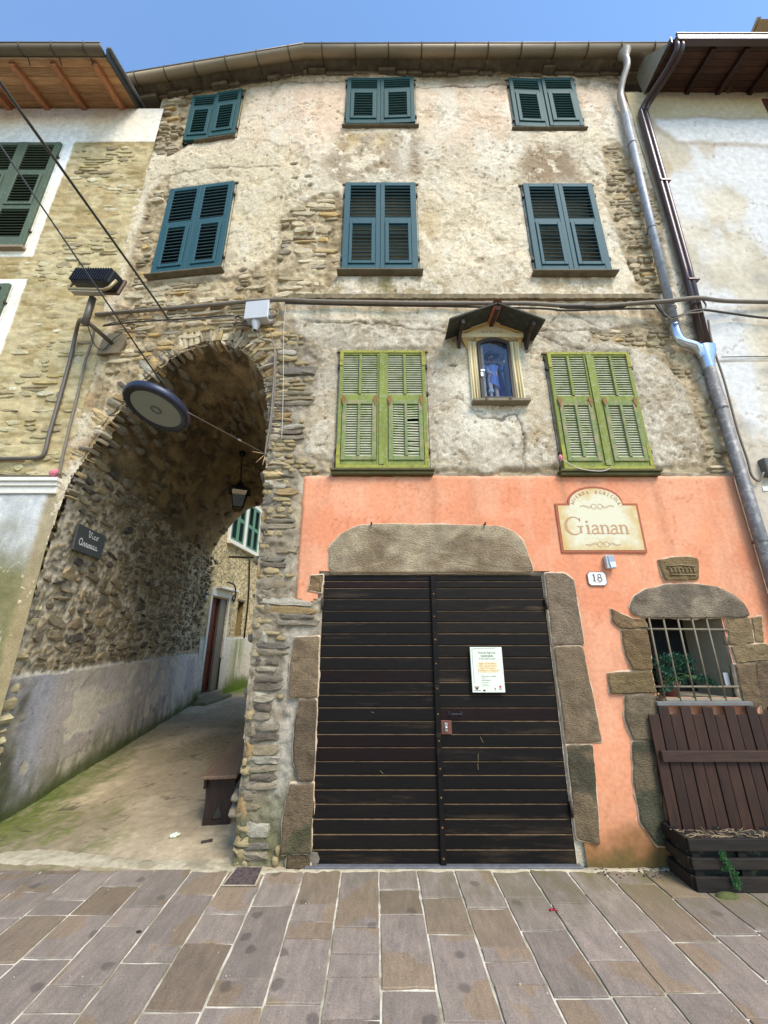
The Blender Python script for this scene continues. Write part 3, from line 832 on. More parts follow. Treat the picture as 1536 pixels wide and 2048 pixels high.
dv = (m1 - 0.5) * 0.10 + (m2 - 0.5) * 0.06 + (m3 - 0.5) * 0.03 + 0.05 * sstep(0.3, 0.0, VL)
f1, f2, vid = voro(TT * 9, VL * 2.2, 204); dv += sstep(0.25, 0.0, f2 - f1) * 0.02
isL = (TT < tt[-1] * 0.40) & (PZ < 3.3)
dv = np.where(isL, np.abs(dv) * 0.3 + 0.02, dv)              # left side hides behind the alley wall
VX2 = VX + nx / nn * dv * 0.7; VZ2 = PZ + nz / nn * dv * 0.7
vc = mixc(np.broadcast_to(lin(172, 148, 108, k=0.8), VX.shape + (3,)), lin(126, 108, 78, k=0.8), sstep(0.35, 0.65, m2))
vc = mixc(vc, lin(84, 74, 56, k=0.75), sstep(0.56, 0.66, fbm(TT * 14, VL * 5, 206)) * 0.7)
vc = mixc(vc, lin(170, 148, 108, k=0.8), sstep(0.55, 0.7, m1) * 0.6)
vc = mixc(vc, lin(200, 165, 110, k=0.8), sstep(4.2, 6.2, VL) * 0.6); vc = mixc(vc, lin(214, 198, 166, k=0.84), sstep(3.6, 2.8, PZ) * 0.85)  # warm far light painted in; hidden right wall made pale to bounce light
vc = vc * (0.95 + 0.5 * vid * 0.6)[..., None]
M_vault = mat_wall('vault_masonry', fine=42, amp=0.4, bump=0.9, dist=0.03, coarse=8)
kv = ~(isL & (PZ < 3.28))[:-1, :-1]
vault = grid_mesh('passage_vault', np.stack([VX2, VY, VZ2], -1), kv, vc, M_vault, house, flip=False)
tag(vault, 'rough dark stone vault of the passage')

# ------------------------------------------------------------------ rubble stones in the bare patches
WARM = [(214, 194, 156), (190, 170, 134), (170, 152, 122), (226, 208, 172), (204, 176, 126), (156, 140, 114), (216, 198, 162), (182, 166, 140), (208, 172, 112), (198, 182, 150)]
COOL = [(158, 146, 124), (138, 126, 106), (122, 110, 94), (176, 156, 114), (148, 132, 104), (110, 98, 84), (180, 170, 150), (164, 136, 92), (128, 118, 104), (150, 136, 112)]
DARK = [(84, 78, 68), (104, 94, 78), (70, 66, 60), (126, 114, 94), (92, 84, 72), (140, 128, 106), (78, 74, 70), (112, 98, 76), (60, 58, 56)]
M_warm = mat_stone('warm_stone', WARM, lich=0.6); M_cool = mat_stone('grey_stone', COOL, bump=0.8); M_dark = mat_stone('slate_stone', DARK, lich=0.15)
stone_meshes('warm', M_warm, 22, 3.4, 2); stone_meshes('cool', M_cool, 18, 3.6, 3); stone_meshes('dark', M_dark, 16, 2.6, 4)

def box_clear(cx, cz, w, h):
    for (a, b, c, d) in list(WIN.values()) + [DOOR, SMALLW]:
        if cx + w / 2 > a - 0.02 and cx - w / 2 < b + 0.02 and cz + h / 2 > c - 0.03 and cz - h / 2 < d + 0.03: return True
    return False
ARCHB = [(s, z) for s, z in ARCHC]
def in_arch(x, z, grow=0.0):
    c = False; n = len(ARCHB); x = -2.17 + (x + 2.17) * (1 - grow); z2 = z - grow * 1.3
    for i in range(n):
        x1, y1 = ARCHB[i]; x2, y2 = ARCHB[(i + 1) % n]
        if (y1 > z2) != (y2 > z2) and x < (z2 - y1) * (x2 - x1) / (y2 - y1) + x1: c = not c
    return c
def wallavoid(cx, cz, w, h):
    if box_clear(cx, cz, w, h): return True
    for dx in (-0.4, 0.4):
        if in_arch(cx + dx * w, cz): return True
    return False
items_w, items_c = [], []
def add_items(lst, L, depth, out=-0.0185, key='warm'):
    for (cx, cz, w, h, ro) in L:
        M = WM(cx, cz, out) @ Matrix.Rotation(ro, 4, 'Y')
        lst.append((M, w, h, depth * random.uniform(0.8, 1.3), w * h / (1 + cz * 0.12) ** 2))
random.seed(5)
add_items(items_w, rubble(E_right, 0.045, 0.10, 0.08, 0.26, 21, gap=0.006, fill=0.85, avoid=wallavoid), 0.045)
add_items(items_w, rubble(E_right2, 0.035, 0.08, 0.07, 0.24, 22, gap=0.006, fill=0.7, avoid=wallavoid), 0.04)
add_items(items_w, rubble(E_mid, 0.05, 0.11, 0.10, 0.32, 23, gap=0.006, fill=0.65, avoid=wallavoid), 0.045)
add_items(items_w, rubble(E_tl, 0.05, 0.10, 0.08, 0.22, 24, fill=0.8, avoid=wallavoid), 0.05)
add_items(items_w, rubble(E_left, 0.05, 0.09, 0.09, 0.26, 25, gap=0.006, fill=0.6, avoid=wallavoid), 0.045)
ring = [s for s in rubble(E_arch, 0.05, 0.11, 0.10, 0.34, 26, gap=0.006, fill=0.7, avoid=lambda a, b, w, h: wallavoid(a, b, w, h) or in_arch(a, b, 0.13))]
add_items(items_w, ring, 0.05)
# voussoirs: thin slates set on edge round the arch
rv = random.Random(77); i = 0; A = np.array(ARCHC); seg = np.hypot(*np.diff(A, axis=0).T); Lc = np.concatenate([[0], np.cumsum(seg)])
pos = 3.0
while pos < Lc[-1] - 3.1:
    wv = rv.uniform(0.025, 0.09); pos += wv * 0.95
    x = float(np.interp(pos, Lc, A[:, 0])); z = float(np.interp(pos, Lc, A[:, 1]))
    x2 = float(np.interp(pos + 0.05, Lc, A[:, 0])); z2 = float(np.interp(pos + 0.05, Lc, A[:, 1]))
    ang = math.atan2(z2 - z, x2 - x); Lr = rv.uniform(0.16, 0.38)
    nx_, nz_ = -math.sin(ang), math.cos(ang)
    c = (x + nx_ * (Lr / 2 - rv.uniform(0.0, 0.05)), z + nz_ * (Lr / 2 - rv.uniform(0.0, 0.05)))
    if z < 2.9: continue
    (items_w if rv.random() < 0.5 else items_c).append((WM(c[0], c[1], -0.055 - rv.uniform(0, 0.015)) @ Matrix.Rotation(-ang + rv.uniform(-0.2, 0.2), 4, 'Y'), wv, Lr, 0.13, 0.03))
# pier: long beds, laid by eye from the photo, then fillers
PIER = [(512, 640, 1195, 1228), (545, 640, 1226, 1252), (510, 578, 1284, 1312), (500, 548, 1388, 1442), (495, 560, 1490, 1530), (492, 560, 1530, 1580), (480, 540, 1640, 1680),
        (478, 545, 1684, 1722), (518, 575, 1112, 1135), (524, 600, 1036, 1058), (520, 570, 1060, 1085), (545, 605, 975, 992), (527, 548, 960, 978), (540, 635, 782, 812), (545, 590, 815, 845), (548, 615, 848, 880),
        (548, 640, 730, 752), (550, 600, 700, 722), (485, 520, 1585, 1625), (520, 575, 1160, 1180), (505, 560, 1318, 1345), (505, 570, 1350, 1382), (500, 562, 1448, 1484), (545, 600, 1090, 1108), (520, 550, 1180, 1195), (610, 640, 1700, 1738), (545, 560, 1690, 1735), (565, 600, 1712, 1735)]
pr_rects = []
for (u0, u1, v0, v1) in PIER:
    a = W(u0, (v0 + v1) / 2); b = W(u1, (v0 + v1) / 2); zt = W((u0 + u1) / 2, v0)[1]; zb = W((u0 + u1) / 2, v1)[1]
    cx, cz, w, h = (a[0] + b[0]) / 2, (zt + zb) / 2, b[0] - a[0], zt - zb
    pr_rects.append((cx, cz, w, h)); nbed = 1 if h < 0.09 or random.random() < 0.2 else (2 if h < 0.15 else 3)
    for q in range(nbed): items_c.append((WM(cx + random.uniform(-.01, .01), cz + h * ((q + .5) / nbed - .5), -0.034) @ Matrix.Rotation(random.uniform(-0.07, 0.07), 4, 'Y'), w * random.uniform(.85, 1.05), h * random.uniform(.9, 1.2) / nbed, 0.09, w * h * 2))
JAMBL = PXP([(560, 1262), (640, 1262), (640, 1740), (545, 1740), (560, 1500)])
def pieravoid(cx, cz, w, h):
    if wallavoid(cx, cz, w, h): return True
    for (a, b, c, d) in pr_rects:
        if abs(cx - a) < (w + c) / 2 * 0.92 and abs(cz - b) < (h + d) / 2 * 0.92: return True
    if cx + w / 2 > -0.80 and cz < 1.86: return True
    return cx + w / 2 > -0.785 and 1.86 < cz < 3.1
add_items(items_c, rubble(E_pier, 0.035, 0.075, 0.06, 0.20, 27, gap=0.006, fill=0.9, avoid=pieravoid), 0.05)
# corner stones that turn into the passage (right pier)
rc_ = random.Random(9); z = 0.0
while z < 3.9:
    h = rc_.uniform(0.06, 0.2); x = float(np.interp(z, [p[1] for p in ARCHP[8:]][::-1], [p[0] for p in ARCHP[8:]][::-1]))
    w = rc_.uniform(0.10, 0.2)
    items_c.append((WM(x2s(x) + w / 2 - 0.022, z + h / 2, -0.125), w, h * 1.02, 0.25, w * h)); z += h * 0.98
put_stones('warm', items_w, house, cap=190)
put_stones('cool', items_c, house, cap=108, seed=8)

# ------------------------------------------------------------------ coral painted band
st2 = 0.02
sa = np.arange(-0.775, 3.366, st2); za = np.concatenate([[-0.01], np.arange(0.02, 3.06, st2), [3.072]])
S2, Z2 = np.meshgrid(sa, za)
q1 = fbm(S2 * 1.6, Z2 * 1.6, 301); q2 = fbm(S2 * 9, Z2 * 9, 302); q3 = fbm(S2 * 40, Z2 * 40, 303)
coral = lin(241, 163, 122, k=0.82); coral2 = lin(238, 154, 113, k=0.82); coral3 = lin(242, 176, 138, k=0.82)
cc = mixc(np.broadcast_to(coral, S2.shape + (3,)), coral2, sstep(0.4, 0.65, q1)); cc = mixc(cc, coral3, sstep(0.5, 0.7, q2) * 0.45); cc = mixc(cc, coral3, sstep(0.5, 0.62, fbm(S2 * 3, Z2 * 1.4, 311, 5)) * 0.5); cc = mixc(cc, lin(214, 148, 112, k=0.8), sstep(0.56, 0.70, fbm(S2 * 7, Z2 * 0.9, 312, 5)) * 0.35)
foot = sstep(0.85, 0.0, Z2 + (q1 - 0.5) * 0.5); cc = mixc(cc, lin(206, 142, 100, k=0.8), foot * 0.7)
foot2 = sstep(0.34, 0.06, Z2 + (fbm(S2 * 5, Z2 * 5, 305) - 0.5) * 0.35); cc = mixc(cc, lin(134, 98, 52, k=0.75), foot2 * 0.85)
foot3 = sstep(0.12, 0.02, Z2 + (q2 - 0.5) * 0.16) ; cc = mixc(cc, lin(104, 92, 52, k=0.75), foot3 * 0.8)
for u in (868, 1128, 1312):       # faint runs below the sill ends
    s0 = F0.px(u, 990)[0]; m = np.exp(-((S2 - s0) / 0.035) ** 2) * sstep(1.9, 3.0, Z2) * (Z2 < 3.05) * sstep(0.3, 0.6, fbm(S2 * 12, Z2 * 1.0, 306))
    cc = mixc(cc, lin(196, 134, 96, k=0.8), m * 0.55)
hc = sstep(0.006, 0.0, np.abs(fbm(S2 * 1.0, Z2 * 0.9, 313, 5, 0.6) - 0.5)); cc = mixc(cc, lin(196, 118, 84), hc * 0.5); tr_ = sstep(0.5, 0.53, fbm(S2 * 1.7, Z2 * 2.6, 314, 4)); cc = cc * (1 - 0.05 * tr_[..., None])
top = sstep(3.0, 3.07, Z2) * sstep(0.45, 0.6, q2); cc = mixc(cc, lin(222, 184, 150), top * 0.6)
d2 = 0.004 + (q1 - 0.5) * 0.008 + (q2 - 0.5) * 0.003
edge_m = (S2 <= -0.774) | (Z2 >= 3.071) | (S2 >= 3.35)
d2 = np.where(edge_m, -0.03, d2)
jx = (fbm(S2 * 14, Z2 * 14, 307) - 0.5) * 0.026
cutc = (S2 > DOOR[0] - 0.05) & (S2 < DOOR[1] + 0.06) & (Z2 < DOOR[3] + 0.03)
cutc |= (S2 < DOOR[0] + 0.03) & (Z2 < 1.895 + 0.02 * np.sin(S2 * 40)); cutc |= (S2 > SMALLW[0]) & (S2 < SMALLW[1]) & (Z2 > SMALLW[2]) & (Z2 < SMALLW[3])
kc = ~(cutc[:-1, :-1] & cutc[1:, 1:] & cutc[1:, :-1] & cutc[:-1, 1:])
M_coral = mat_wall('coral_render', fine=160, amp=0.07, bump=0.22, dist=0.004, coarse=30)
cb = grid_mesh('painted_render', np.stack([S2 + jx * (edge_m), WY - d2, Z2 + jx * edge_m], -1), kc, cc, M_coral, house)
tag(cb, 'coral pink painted render with a stained brown foot')

# ------------------------------------------------------------------ big dressed stones
def mat_dressed():
    m, nt, bs = newmat('dressed_stone'); p = posn(nt); oi = N(nt, 'ShaderNodeObjectInfo')
    at = N(nt, 'ShaderNodeAttribute', attribute_name='Col')
    f = noise_node(nt, p, 120, 5, 0.7); g = noise_node(nt, p, 9, 5, 0.6); h = noise_node(nt, p, 46, 3, 0.6, (1, 1, 2.2))
    k = addn(nt, addn(nt, rng(nt, f, 0.3, 0.7, 0.62, 1.38), rng(nt, g, 0.3, 0.7, 0.72, 1.25), 'MULTIPLY'), rng(nt, h, 0.3, 0.7, 0.82, 1.15), 'MULTIPLY')
    nt.links.new(mulc(nt, at.outputs['Color'], k), bs.inputs['Base Color'])
    bs.inputs['Roughness'].default_value = 0.88; bs.inputs['Specular IOR Level'].default_value = 0.3
    h2 = noise_node(nt, p, 15, 4, 0.7)
    bumpn(nt, bs, addn(nt, addn(nt, f, addn(nt, h, 1.6, 'MULTIPLY')), addn(nt, h2, 1.6, 'MULTIPLY')), 0.9, 0.009)
    return m
M_dressed = mat_dressed()
M_medge = mat_plain('mortar_smear', (206, 180, 150), rough=0.95, var=0.25, scale=30, bump=0.4)
def dressed(poly, rgb, seed, proud=0.018, name='stone', tool=0.004, parent=None, edge=(214, 196, 164), dark=None):
    """block with the given outline (wall coordinates), gently domed tooled face"""
    parent = parent or house
    P = np.array(poly); x0, x1, z0, z1 = P[:, 0].min(), P[:, 0].max(), P[:, 1].min(), P[:, 1].max()
    n = 76
    Q = [tuple(p) for p in poly] + [tuple(poly[0])]; Q = np.array(Q); L = np.concatenate([[0], np.cumsum(np.hypot(*np.diff(Q, axis=0).T))])
    t = np.linspace(0, L[-1], n, endpoint=False); ox = np.interp(t, L, Q[:, 0]); oz = np.interp(t, L, Q[:, 1])
    ox = (np.roll(ox, 1) + 4 * ox + np.roll(ox, -1)) / 6; oz = (np.roll(oz, 1) + 4 * oz + np.roll(oz, -1)) / 6
    ox = ox + (fbm(ox * 11, oz * 11, seed) - 0.5) * 0.016; oz = oz + (fbm(ox * 11 + 9, oz * 11, seed + 1) - 0.5) * 0.016
    cx, cz = ox.mean(), oz.mean()
    rings = [(1.0, -0.06), (1.0, proud * 0.5), (0.985, proud * 0.85), (0.95, proud)] + [(q, proud * 1.02) for q in (0.9, 0.82, 0.72, 0.6, 0.48, 0.36, 0.24, 0.1)]
    m = min(x1 - x0, z1 - z0)
    vs, cl = [], []
    for i, (q, y) in enumerate(rings):
        if i < 4: ins = (0, 0, 0.003, 0.009)[i]; sx = 1 - ins / (0.5 * (x1 - x0)); sz = 1 - ins / (0.5 * (z1 - z0))
        else: sx = sz = q
        X_, Z_ = cx + (ox - cx) * sx, cz + (oz - cz) * sz
        rl = (fbm(X_ * 26, Z_ * 34, seed + 2, 3) - 0.5) * tool * 3.5 + (fbm(X_ * 7, Z_ * 7, seed + 3, 3) - 0.5) * 0.018 - 0.006 * sstep(0.60, 0.66, fbm(X_ * 5, Z_ * 5, seed + 9, 3)) if i > 1 else 0 * X_
        for j in range(n): vs.append((X_[j], -(y + rl[j]), Z_[j]))
        c = lin((rgb[0] + 4, rgb[1] - 1, rgb[2] - 6), k=0.8); c = np.broadcast_to(c, (n, 3)) * (0.85 + 0.3 * fbm(X_ * 6, Z_ * 6, seed + 4))[:, None]
        if dark is not None: c = mixc(c, lin(dark, k=0.75), sstep(0.45, 0.6, fbm(X_ * 4, Z_ * 5, seed + 6)) * 0.8)
        if i < 3: c = c * 0.5 + lin(edge, k=0.8) * 0.5 if i == 1 else c
        cl.append(c)
    fs = []
    for i in range(len(rings) - 1):
        for j in range(n): fs.append((i * n + j, i * n + (j + 1) % n, (i + 1) * n + (j + 1) % n, (i + 1) * n + j))
    fs.append(tuple((len(rings) - 1) * n + j for j in range(n)))
    cc_ = np.concatenate(cl)
    V = [Vector(v) for v in vs]; c0 = Vector((cx, 0, cz))
    me = bpy.data.meshes.new(name); me.from_pydata([tuple(v - c0) for v in V], [], fs)
    me.polygons.foreach_set('use_smooth', [True] * len(fs)); me.materials.append(M_dressed)
    ca = me.color_attributes.new('Col', 'FLOAT_COLOR', 'POINT'); buf = np.ones((len(vs), 4), np.float32); buf[:, :3] = cc_; ca.data.foreach_set('color', buf.ravel())
    o = bpy.data.objects.new(name, me); reg(o, Matrix.Translation((cx, WY, cz)), parent)
    if name != 'threshold':                                     # pale mortar smeared round it
        dx, dz = ox - cx, oz - cz; rr_ = np.hypot(dx, dz) + 1e-6; g = -0.006 + 0.028 * fbm(ox * 18, oz * 18, seed + 12, 3)
        ex, ez = ox + dx / rr_ * g, oz + dz / rr_ * g; mf = MB()
        mf.add([(ex[j], WY + 0.02, ez[j]) for j in range(n)] + [(ex[j], WY - 0.0085, ez[j]) for j in range(n)] + [(ox[j], WY - 0.011, oz[j]) for j in range(n)],
               [(j, (j + 1) % n, n + (j + 1) % n, n + j) for j in range(n)] + [(n + j, n + (j + 1) % n, 2 * n + (j + 1) % n, 2 * n + j) for j in range(n)])
        mf.build('mortar_edge', M_medge, o, smooth=True)
    return o
DP = PXP
GR, BR_, DK = (136, 122, 104), (136, 116, 88), (92, 82, 70)
lintel = dressed(DP([(660, 1146), (657, 1096), (672, 1078), (694, 1060), (722, 1050), (780, 1048), (900, 1050), (1000, 1052), (1030, 1064), (1048, 1086), (1056, 1112), (1070, 1146)]), (172, 158, 132), 401, 0.024, 'door_lintel', dark=(140, 118, 90))
tag(lintel, 'big shaped stone lintel over the plank door')
dressed(DP([(1088, 1146), (1128, 1147), (1146, 1160), (1156, 1220), (1168, 1290), (1104, 1291)]), GR, 402, 0.02)
dressed(DP([(1105, 1293), (1164, 1291), (1173, 1340), (1186, 1400), (1203, 1482), (1130, 1488)]), (128, 113, 92), 403, 0.024)
dressed(DP([(1131, 1490), (1184, 1488), (1190, 1560), (1194, 1620), (1198, 1688), (1152, 1676)]), (120, 106, 84), 404, 0.02, dark=(74, 72, 54))
dressed(DP([(622, 1152), (646, 1150), (643, 1184), (615, 1182)]), (140, 120, 88), 405, 0.014)
dressed(DP([(590, 1274), (640, 1272), (635, 1395), (578, 1393), (582, 1320)]), (132, 116, 94), 406, 0.03)
dressed(DP([(600, 1397), (635, 1397), (629, 1562), (600, 1563), (586, 1520), (590, 1440)]), (104, 92, 76), 407, 0.034)
dressed(DP([(580, 1567), (629, 1565), (622, 1706), (562, 1706), (568, 1620)]), (116, 102, 82), 408, 0.034, dark=(78, 80, 52))
dressed(DP([(575, 1708), (622, 1708), (620, 1738), (572, 1736)]), (96, 86, 66), 409, 0.02)
# small window surround
sl = dressed(DP([(1262, 1230), (1257, 1212), (1266, 1192), (1290, 1178), (1330, 1169), (1380, 1167), (1430, 1172), (1462, 1188), (1484, 1206), (1497, 1232), (1470, 1236), (1285, 1236)]), (150, 138, 120), 411, 0.03, 'window_lintel', dark=(120, 106, 88))
dressed(DP([(1220, 1217), (1240, 1228), (1262, 1236), (1288, 1236), (1294, 1257), (1240, 1258), (1222, 1244)]), (128, 108, 80), 412, 0.024)
dressed(DP([(1240, 1260), (1292, 1259), (1304, 1339), (1262, 1341), (1248, 1310)]), (122, 102, 74), 413, 0.03)
dressed(DP([(1211, 1345), (1300, 1341), (1309, 1386), (1218, 1388)]), (124, 108, 78), 414, 0.03)
dressed(DP([(1246, 1390), (1312, 1390), (1316, 1440), (1300, 1478), (1262, 1480), (1248, 1440)]), (122, 110, 90), 415, 0.03)
dressed(DP([(1262, 1482), (1304, 1480), (1318, 1560), (1332, 1690), (1310, 1690), (1278, 1640), (1264, 1560)]), (114, 104, 84), 416, 0.026, dark=(78, 78, 58))
dressed(DP([(1450, 1236), (1497, 1234), (1506, 1285), (1474, 1292), (1456, 1290)]), (132, 116, 88), 417, 0.02)
dressed(DP([(1500, 1234), (1520, 1232), (1524, 1284), (1508, 1284)]), (140, 122, 92), 427, 0.014)
dressed(DP([(1458, 1292), (1530, 1286), (1548, 1320), (1470, 1326)]), (138, 122, 92), 418, 0.026)
dressed(DP([(1466, 1328), (1505, 1326), (1520, 1400), (1500, 1440), (1480, 1400)]), (116, 100, 78), 419, 0.026)
dressed(DP([(1507, 1326), (1562, 1322), (1580, 1420), (1524, 1440)]), (112, 96, 78), 420, 0.02)
dressed(DP([(1500, 1444), (1570, 1440), (1590, 1500), (1506, 1500)]), (104, 94, 78), 421, 0.02)
key = dressed(DP([(1313, 1121), (1340, 1115), (1372, 1113), (1392, 1117), (1394, 1160), (1326, 1162)]), (138, 118, 84), 422, 0.03, 'keystone')
tag(key, 'carved stone with a worn relief above the barred window')
# worn carving on it
mb = MB()
c0 = W(1358, 1139)
for i in range(7):
    x = c0[0] - 0.105 + i * 0.034; z = c0[1] - 0.015
    mb.tube([(x - 0.012, -0.038, z + 0.024), (x + 0.008, -0.041, z + 0.016), (x - 0.004, -0.041, z - 0.004), (x + 0.010, -0.038, z - 0.022)], 0.0055, 5)
mb.tube([(c0[0] - 0.125, -0.038, c0[1] + 0.025), (c0[0], -0.040, c0[1] + 0.034), (c0[0] + 0.12, -0.038, c0[1] + 0.022)], 0.006, 5)
mb.tube([(c0[0] - 0.11, -0.038, c0[1] - 0.05), (c0[0] + 0.115, -0.038, c0[1] - 0.052)], 0.006, 5)
mb.build('relief_carving', mat_plain('carved_stone', (142, 122, 88), rough=0.9, var=0.25, scale=30), key, M=Matrix.Translation((0, WY, 0)), smooth=True)
# pins above the door lintel
M_iron = mat_plain('old_iron', (58, 48, 42), rough=0.6, metal=0.4, var=0.3, spots=((120, 72, 40), 0.5, 0.62, 0.6, 30))
M_rust = mat_plain('rusty_iron', (146, 104, 56), rough=0.8, metal=0.2, var=0.35, scale=40)
for u in (743, 968):
    s, z = W(u, 1050); mb = MB(); mb.tube([(s, WY + 0.02, z), (s, WY - 0.05, z)], 0.008, 6); mb.tube([(s, WY - 0.05, z - 0.014), (s, WY - 0.05, z + 0.014)], 0.007, 6)
    mb.build('iron_pin', M_iron, house)

# ------------------------------------------------------------------ plank door, two leaves
M_dplank = mat_wood('door_plank', (25, 19, 15), (14, 11, 9), 'x', rough=0.62, scale=7, spec=0.18, wear=((74, 58, 42), 0.56, 0.74, 6), bump=0.35)
M_dplank2 = mat_wood('door_plank_faded', (38, 30, 22), (20, 16, 12), 'x', rough=0.65, scale=7, spec=0.18, wear=((104, 84, 58), 0.56, 0.72, 5), bump=0.35)
M_dplank3 = mat_wood('door_plank_red', (36, 16, 13), (18, 10, 9), 'x', rough=0.6, scale=7, spec=0.18, bump=0.35)
M_dedge = mat_wood('worn_lit_plank_edge', (124, 100, 70), (62, 47, 32), 'x', rough=0.85, scale=12, bump=0.1)  # worn tan for the chamfers, with the light they catch painted in
zr = [1000 + q * 0.4036 for q in (370, 400, 435, 490, 547, 604, 660, 718, 778, 840, 902, 965, 1028, 1095, 1160, 1225, 1295, 1364, 1436, 1507, 1582, 1658, 1734, 1808)]
zj = [F0.px(768, v)[1] for v in zr]
XC = 0.43
rd = random.Random(6)
for li, (xa, xb) in enumerate(((DOOR[0] + 0.012, XC - 0.004), (XC + 0.004, DOOR[1] - 0.012))):
    leaf = MB(); leaf.box(xa + 0.01, xb - 0.01, WY + 0.045, WY + 0.075, 0.02, 2.09)
    leaf = leaf.build('door_leaf', mat_plain('door_core', (12, 10, 9), rough=0.8), house)
    for i in range(len(zj) - 1):
        z1, z0 = zj[i], zj[i + 1]
        z0, z1 = (z0, z1) if z0 < z1 else (z1, z0)
        p = MB(); jy = rd.uniform(-0.002, 0.002); e = 0.0042
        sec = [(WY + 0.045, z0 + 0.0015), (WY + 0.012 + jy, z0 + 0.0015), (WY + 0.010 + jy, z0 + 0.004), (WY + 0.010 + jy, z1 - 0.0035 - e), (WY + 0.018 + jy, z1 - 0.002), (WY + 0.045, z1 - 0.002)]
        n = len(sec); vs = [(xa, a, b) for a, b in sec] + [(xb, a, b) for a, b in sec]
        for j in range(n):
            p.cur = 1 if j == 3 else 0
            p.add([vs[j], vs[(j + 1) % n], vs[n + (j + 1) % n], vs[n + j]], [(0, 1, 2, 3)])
        p.cur = 0; p.add(vs, [tuple(range(n)), tuple(range(2 * n - 1, n - 1, -1))])
        up = i < 10
        mt = (M_dplank2 if (li == 1 and up and rd.random() < 0.8) else (M_dplank3 if rd.random() < (0.3 if li == 0 else 0.1) else M_dplank))
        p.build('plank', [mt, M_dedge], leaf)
    if li == 0:
        c = MB(); c.box(XC - 0.021, XC + 0.021, WY - 0.016, WY + 0.012, 0.02, 2.10); c.build('cover_strip', M_dplank, leaf, bevel=0.004)
        for q in range(22):
            s = MB(); zq = 0.06 + q * 0.094; s.tube([(XC, WY - 0.020, zq), (XC, WY - 0.012, zq)], 0.006, 6)
            if q % 2 == 0: s.build('nail', M_rust, leaf)
    for z in (1.86, 0.36):
        h = MB(); xh = xa - 0.004 if li == 0 else xb + 0.004
        h.tube([(xh, WY - 0.012, z - 0.05), (xh, WY - 0.012, z + 0.05)], 0.011, 8); h.build('hinge', M_iron, leaf, smooth=True)
    if li == 1:
        hs, hz = F0.px(911, 1427)
        h = MB(); h.box(hs - 0.056, hs - 0.036, WY + 0.004, WY + 0.010, hz - 0.014, hz + 0.014); h.box(hs + 0.036, hs + 0.056, WY + 0.004, WY + 0.010, hz - 0.014, hz + 0.014)
        h.tube([(hs - 0.044, WY + 0.004, hz), (hs - 0.038, WY - 0.024, hz), (hs + 0.038, WY - 0.024, hz), (hs + 0.044, WY + 0.004, hz)], 0.0052, 8)
        h.build('handle', mat_plain('dark_steel', (70, 70, 74), rough=0.35, metal=0.9, var=0.1), leaf)
        ks, kz = F0.px(893, 1455)
        l = MB(); l.box(ks - 0.042, ks + 0.042, WY - 0.002, WY + 0.012, kz - 0.048, kz + 0.05); lk = l.build('lock_plate', mat_plain('copper_brown_plate', (120, 74, 58), rough=0.5, metal=0.3, var=0.2), leaf, bevel=0.003)
        M_chrome = mat_plain('bright_steel', (205, 205, 200), rough=0.25, metal=0.9, var=0.05)
        l = MB(); l.box(ks - 0.018, ks + 0.012, WY - 0.010, WY - 0.002, kz - 0.030, kz + 0.034); l.build('lock_escutcheon', M_chrome, lk, bevel=0.004)
        l = MB(); l.tube([(ks - 0.003, WY - 0.02, kz), (ks - 0.003, WY - 0.009, kz)], 0.010, 10); l.build('lock_cylinder', M_chrome, lk, smooth=True)
M_scr = mat_plain('pale_scratch', (128, 108, 78), rough=0.8)
for (u0, v0, u1, v1) in ((961, 1474, 967, 1486), (957, 1508, 957, 1526), (956, 1528, 957, 1540), (760, 1542, 766, 1548), (742, 1424, 748, 1426)):
    p_, q_ = F0.px(u0, v0), F0.px(u1, v1); s = MB(); s.beam((p_[0], WY + 0.0095, p_[1]), (q_[0], WY + 0.0095, q_[1]), 0.003, 0.003, up=(0, 1, 0)); s.build('scratch', M_scr, house)
# threshold of dark stone
mb = MB(); mb.box(DOOR[0] - 0.03, DOOR[1] + 0.02, WY - 0.03, WY + 0.06, -0.02, 0.018)
mb.build('threshold', mat_plain('slate_threshold', (96, 96, 98), rough=0.8, var=0.3, scale=20), house, bevel=0.006)
# dark head gap above the planks
mb = MB(); mb.box(DOOR[0] - 0.02, DOOR[1] + 0.02, WY + 0.02, WY + 0.12, 2.10, 2.16); mb.build('door_head', M_dplank, house)
# plain back wall behind the leaves, so that no light leaks
mb = MB(); mb.box(-0.9, 1.9, WY + 0.10, WY + 0.14, -0.02, 2.4); mb.build('door_back', mat_plain('dark_lining', (16, 14, 12), rough=0.9), house)
# ------------------------------------------------------------------ louvred shutters
M_teal = mat_plain('teal_paint', (24, 80, 88), rough=0.7, var=0.14, scale=18, k=0.8, spots=((70, 112, 116), 0.58, 0.72, 0.5, 26))
M_tealdk = mat_plain('dark_green_paint', (20, 76, 74), rough=0.7, var=0.14, scale=18, k=0.8, spots=((60, 110, 108), 0.6, 0.72, 0.5, 26))
M_green = mat_plain('weathered_green_paint', (134, 142, 58), rough=0.85, var=0.30, scale=16, k=0.8, bump=0.3, spots=((164, 168, 132), 0.50, 0.64, 0.7, 30), sx=(1, 1, 0.1))
M_green2 = mat_plain('grey_green_wood', (126, 140, 84), rough=0.85, var=0.25, scale=10, k=0.8, bump=0.3, spots=((168, 150, 112), 0.48, 0.58, 0.8, 16), sx=(0.4, 1, 1))
M_yellow = mat_plain('yellow_green_plate', (164, 162, 62), rough=0.8, var=0.2, scale=20, k=0.8, spots=((120, 96, 40), 0.52, 0.62, 0.75, 34))
M_slatg = mat_plain('bleached_slat', (182, 182, 150), rough=0.85, var=0.25, scale=12, k=0.85, bump=0.2, spots=((140, 156, 84), 0.5, 0.6, 0.7, 12), sx=(0.3, 1, 1))
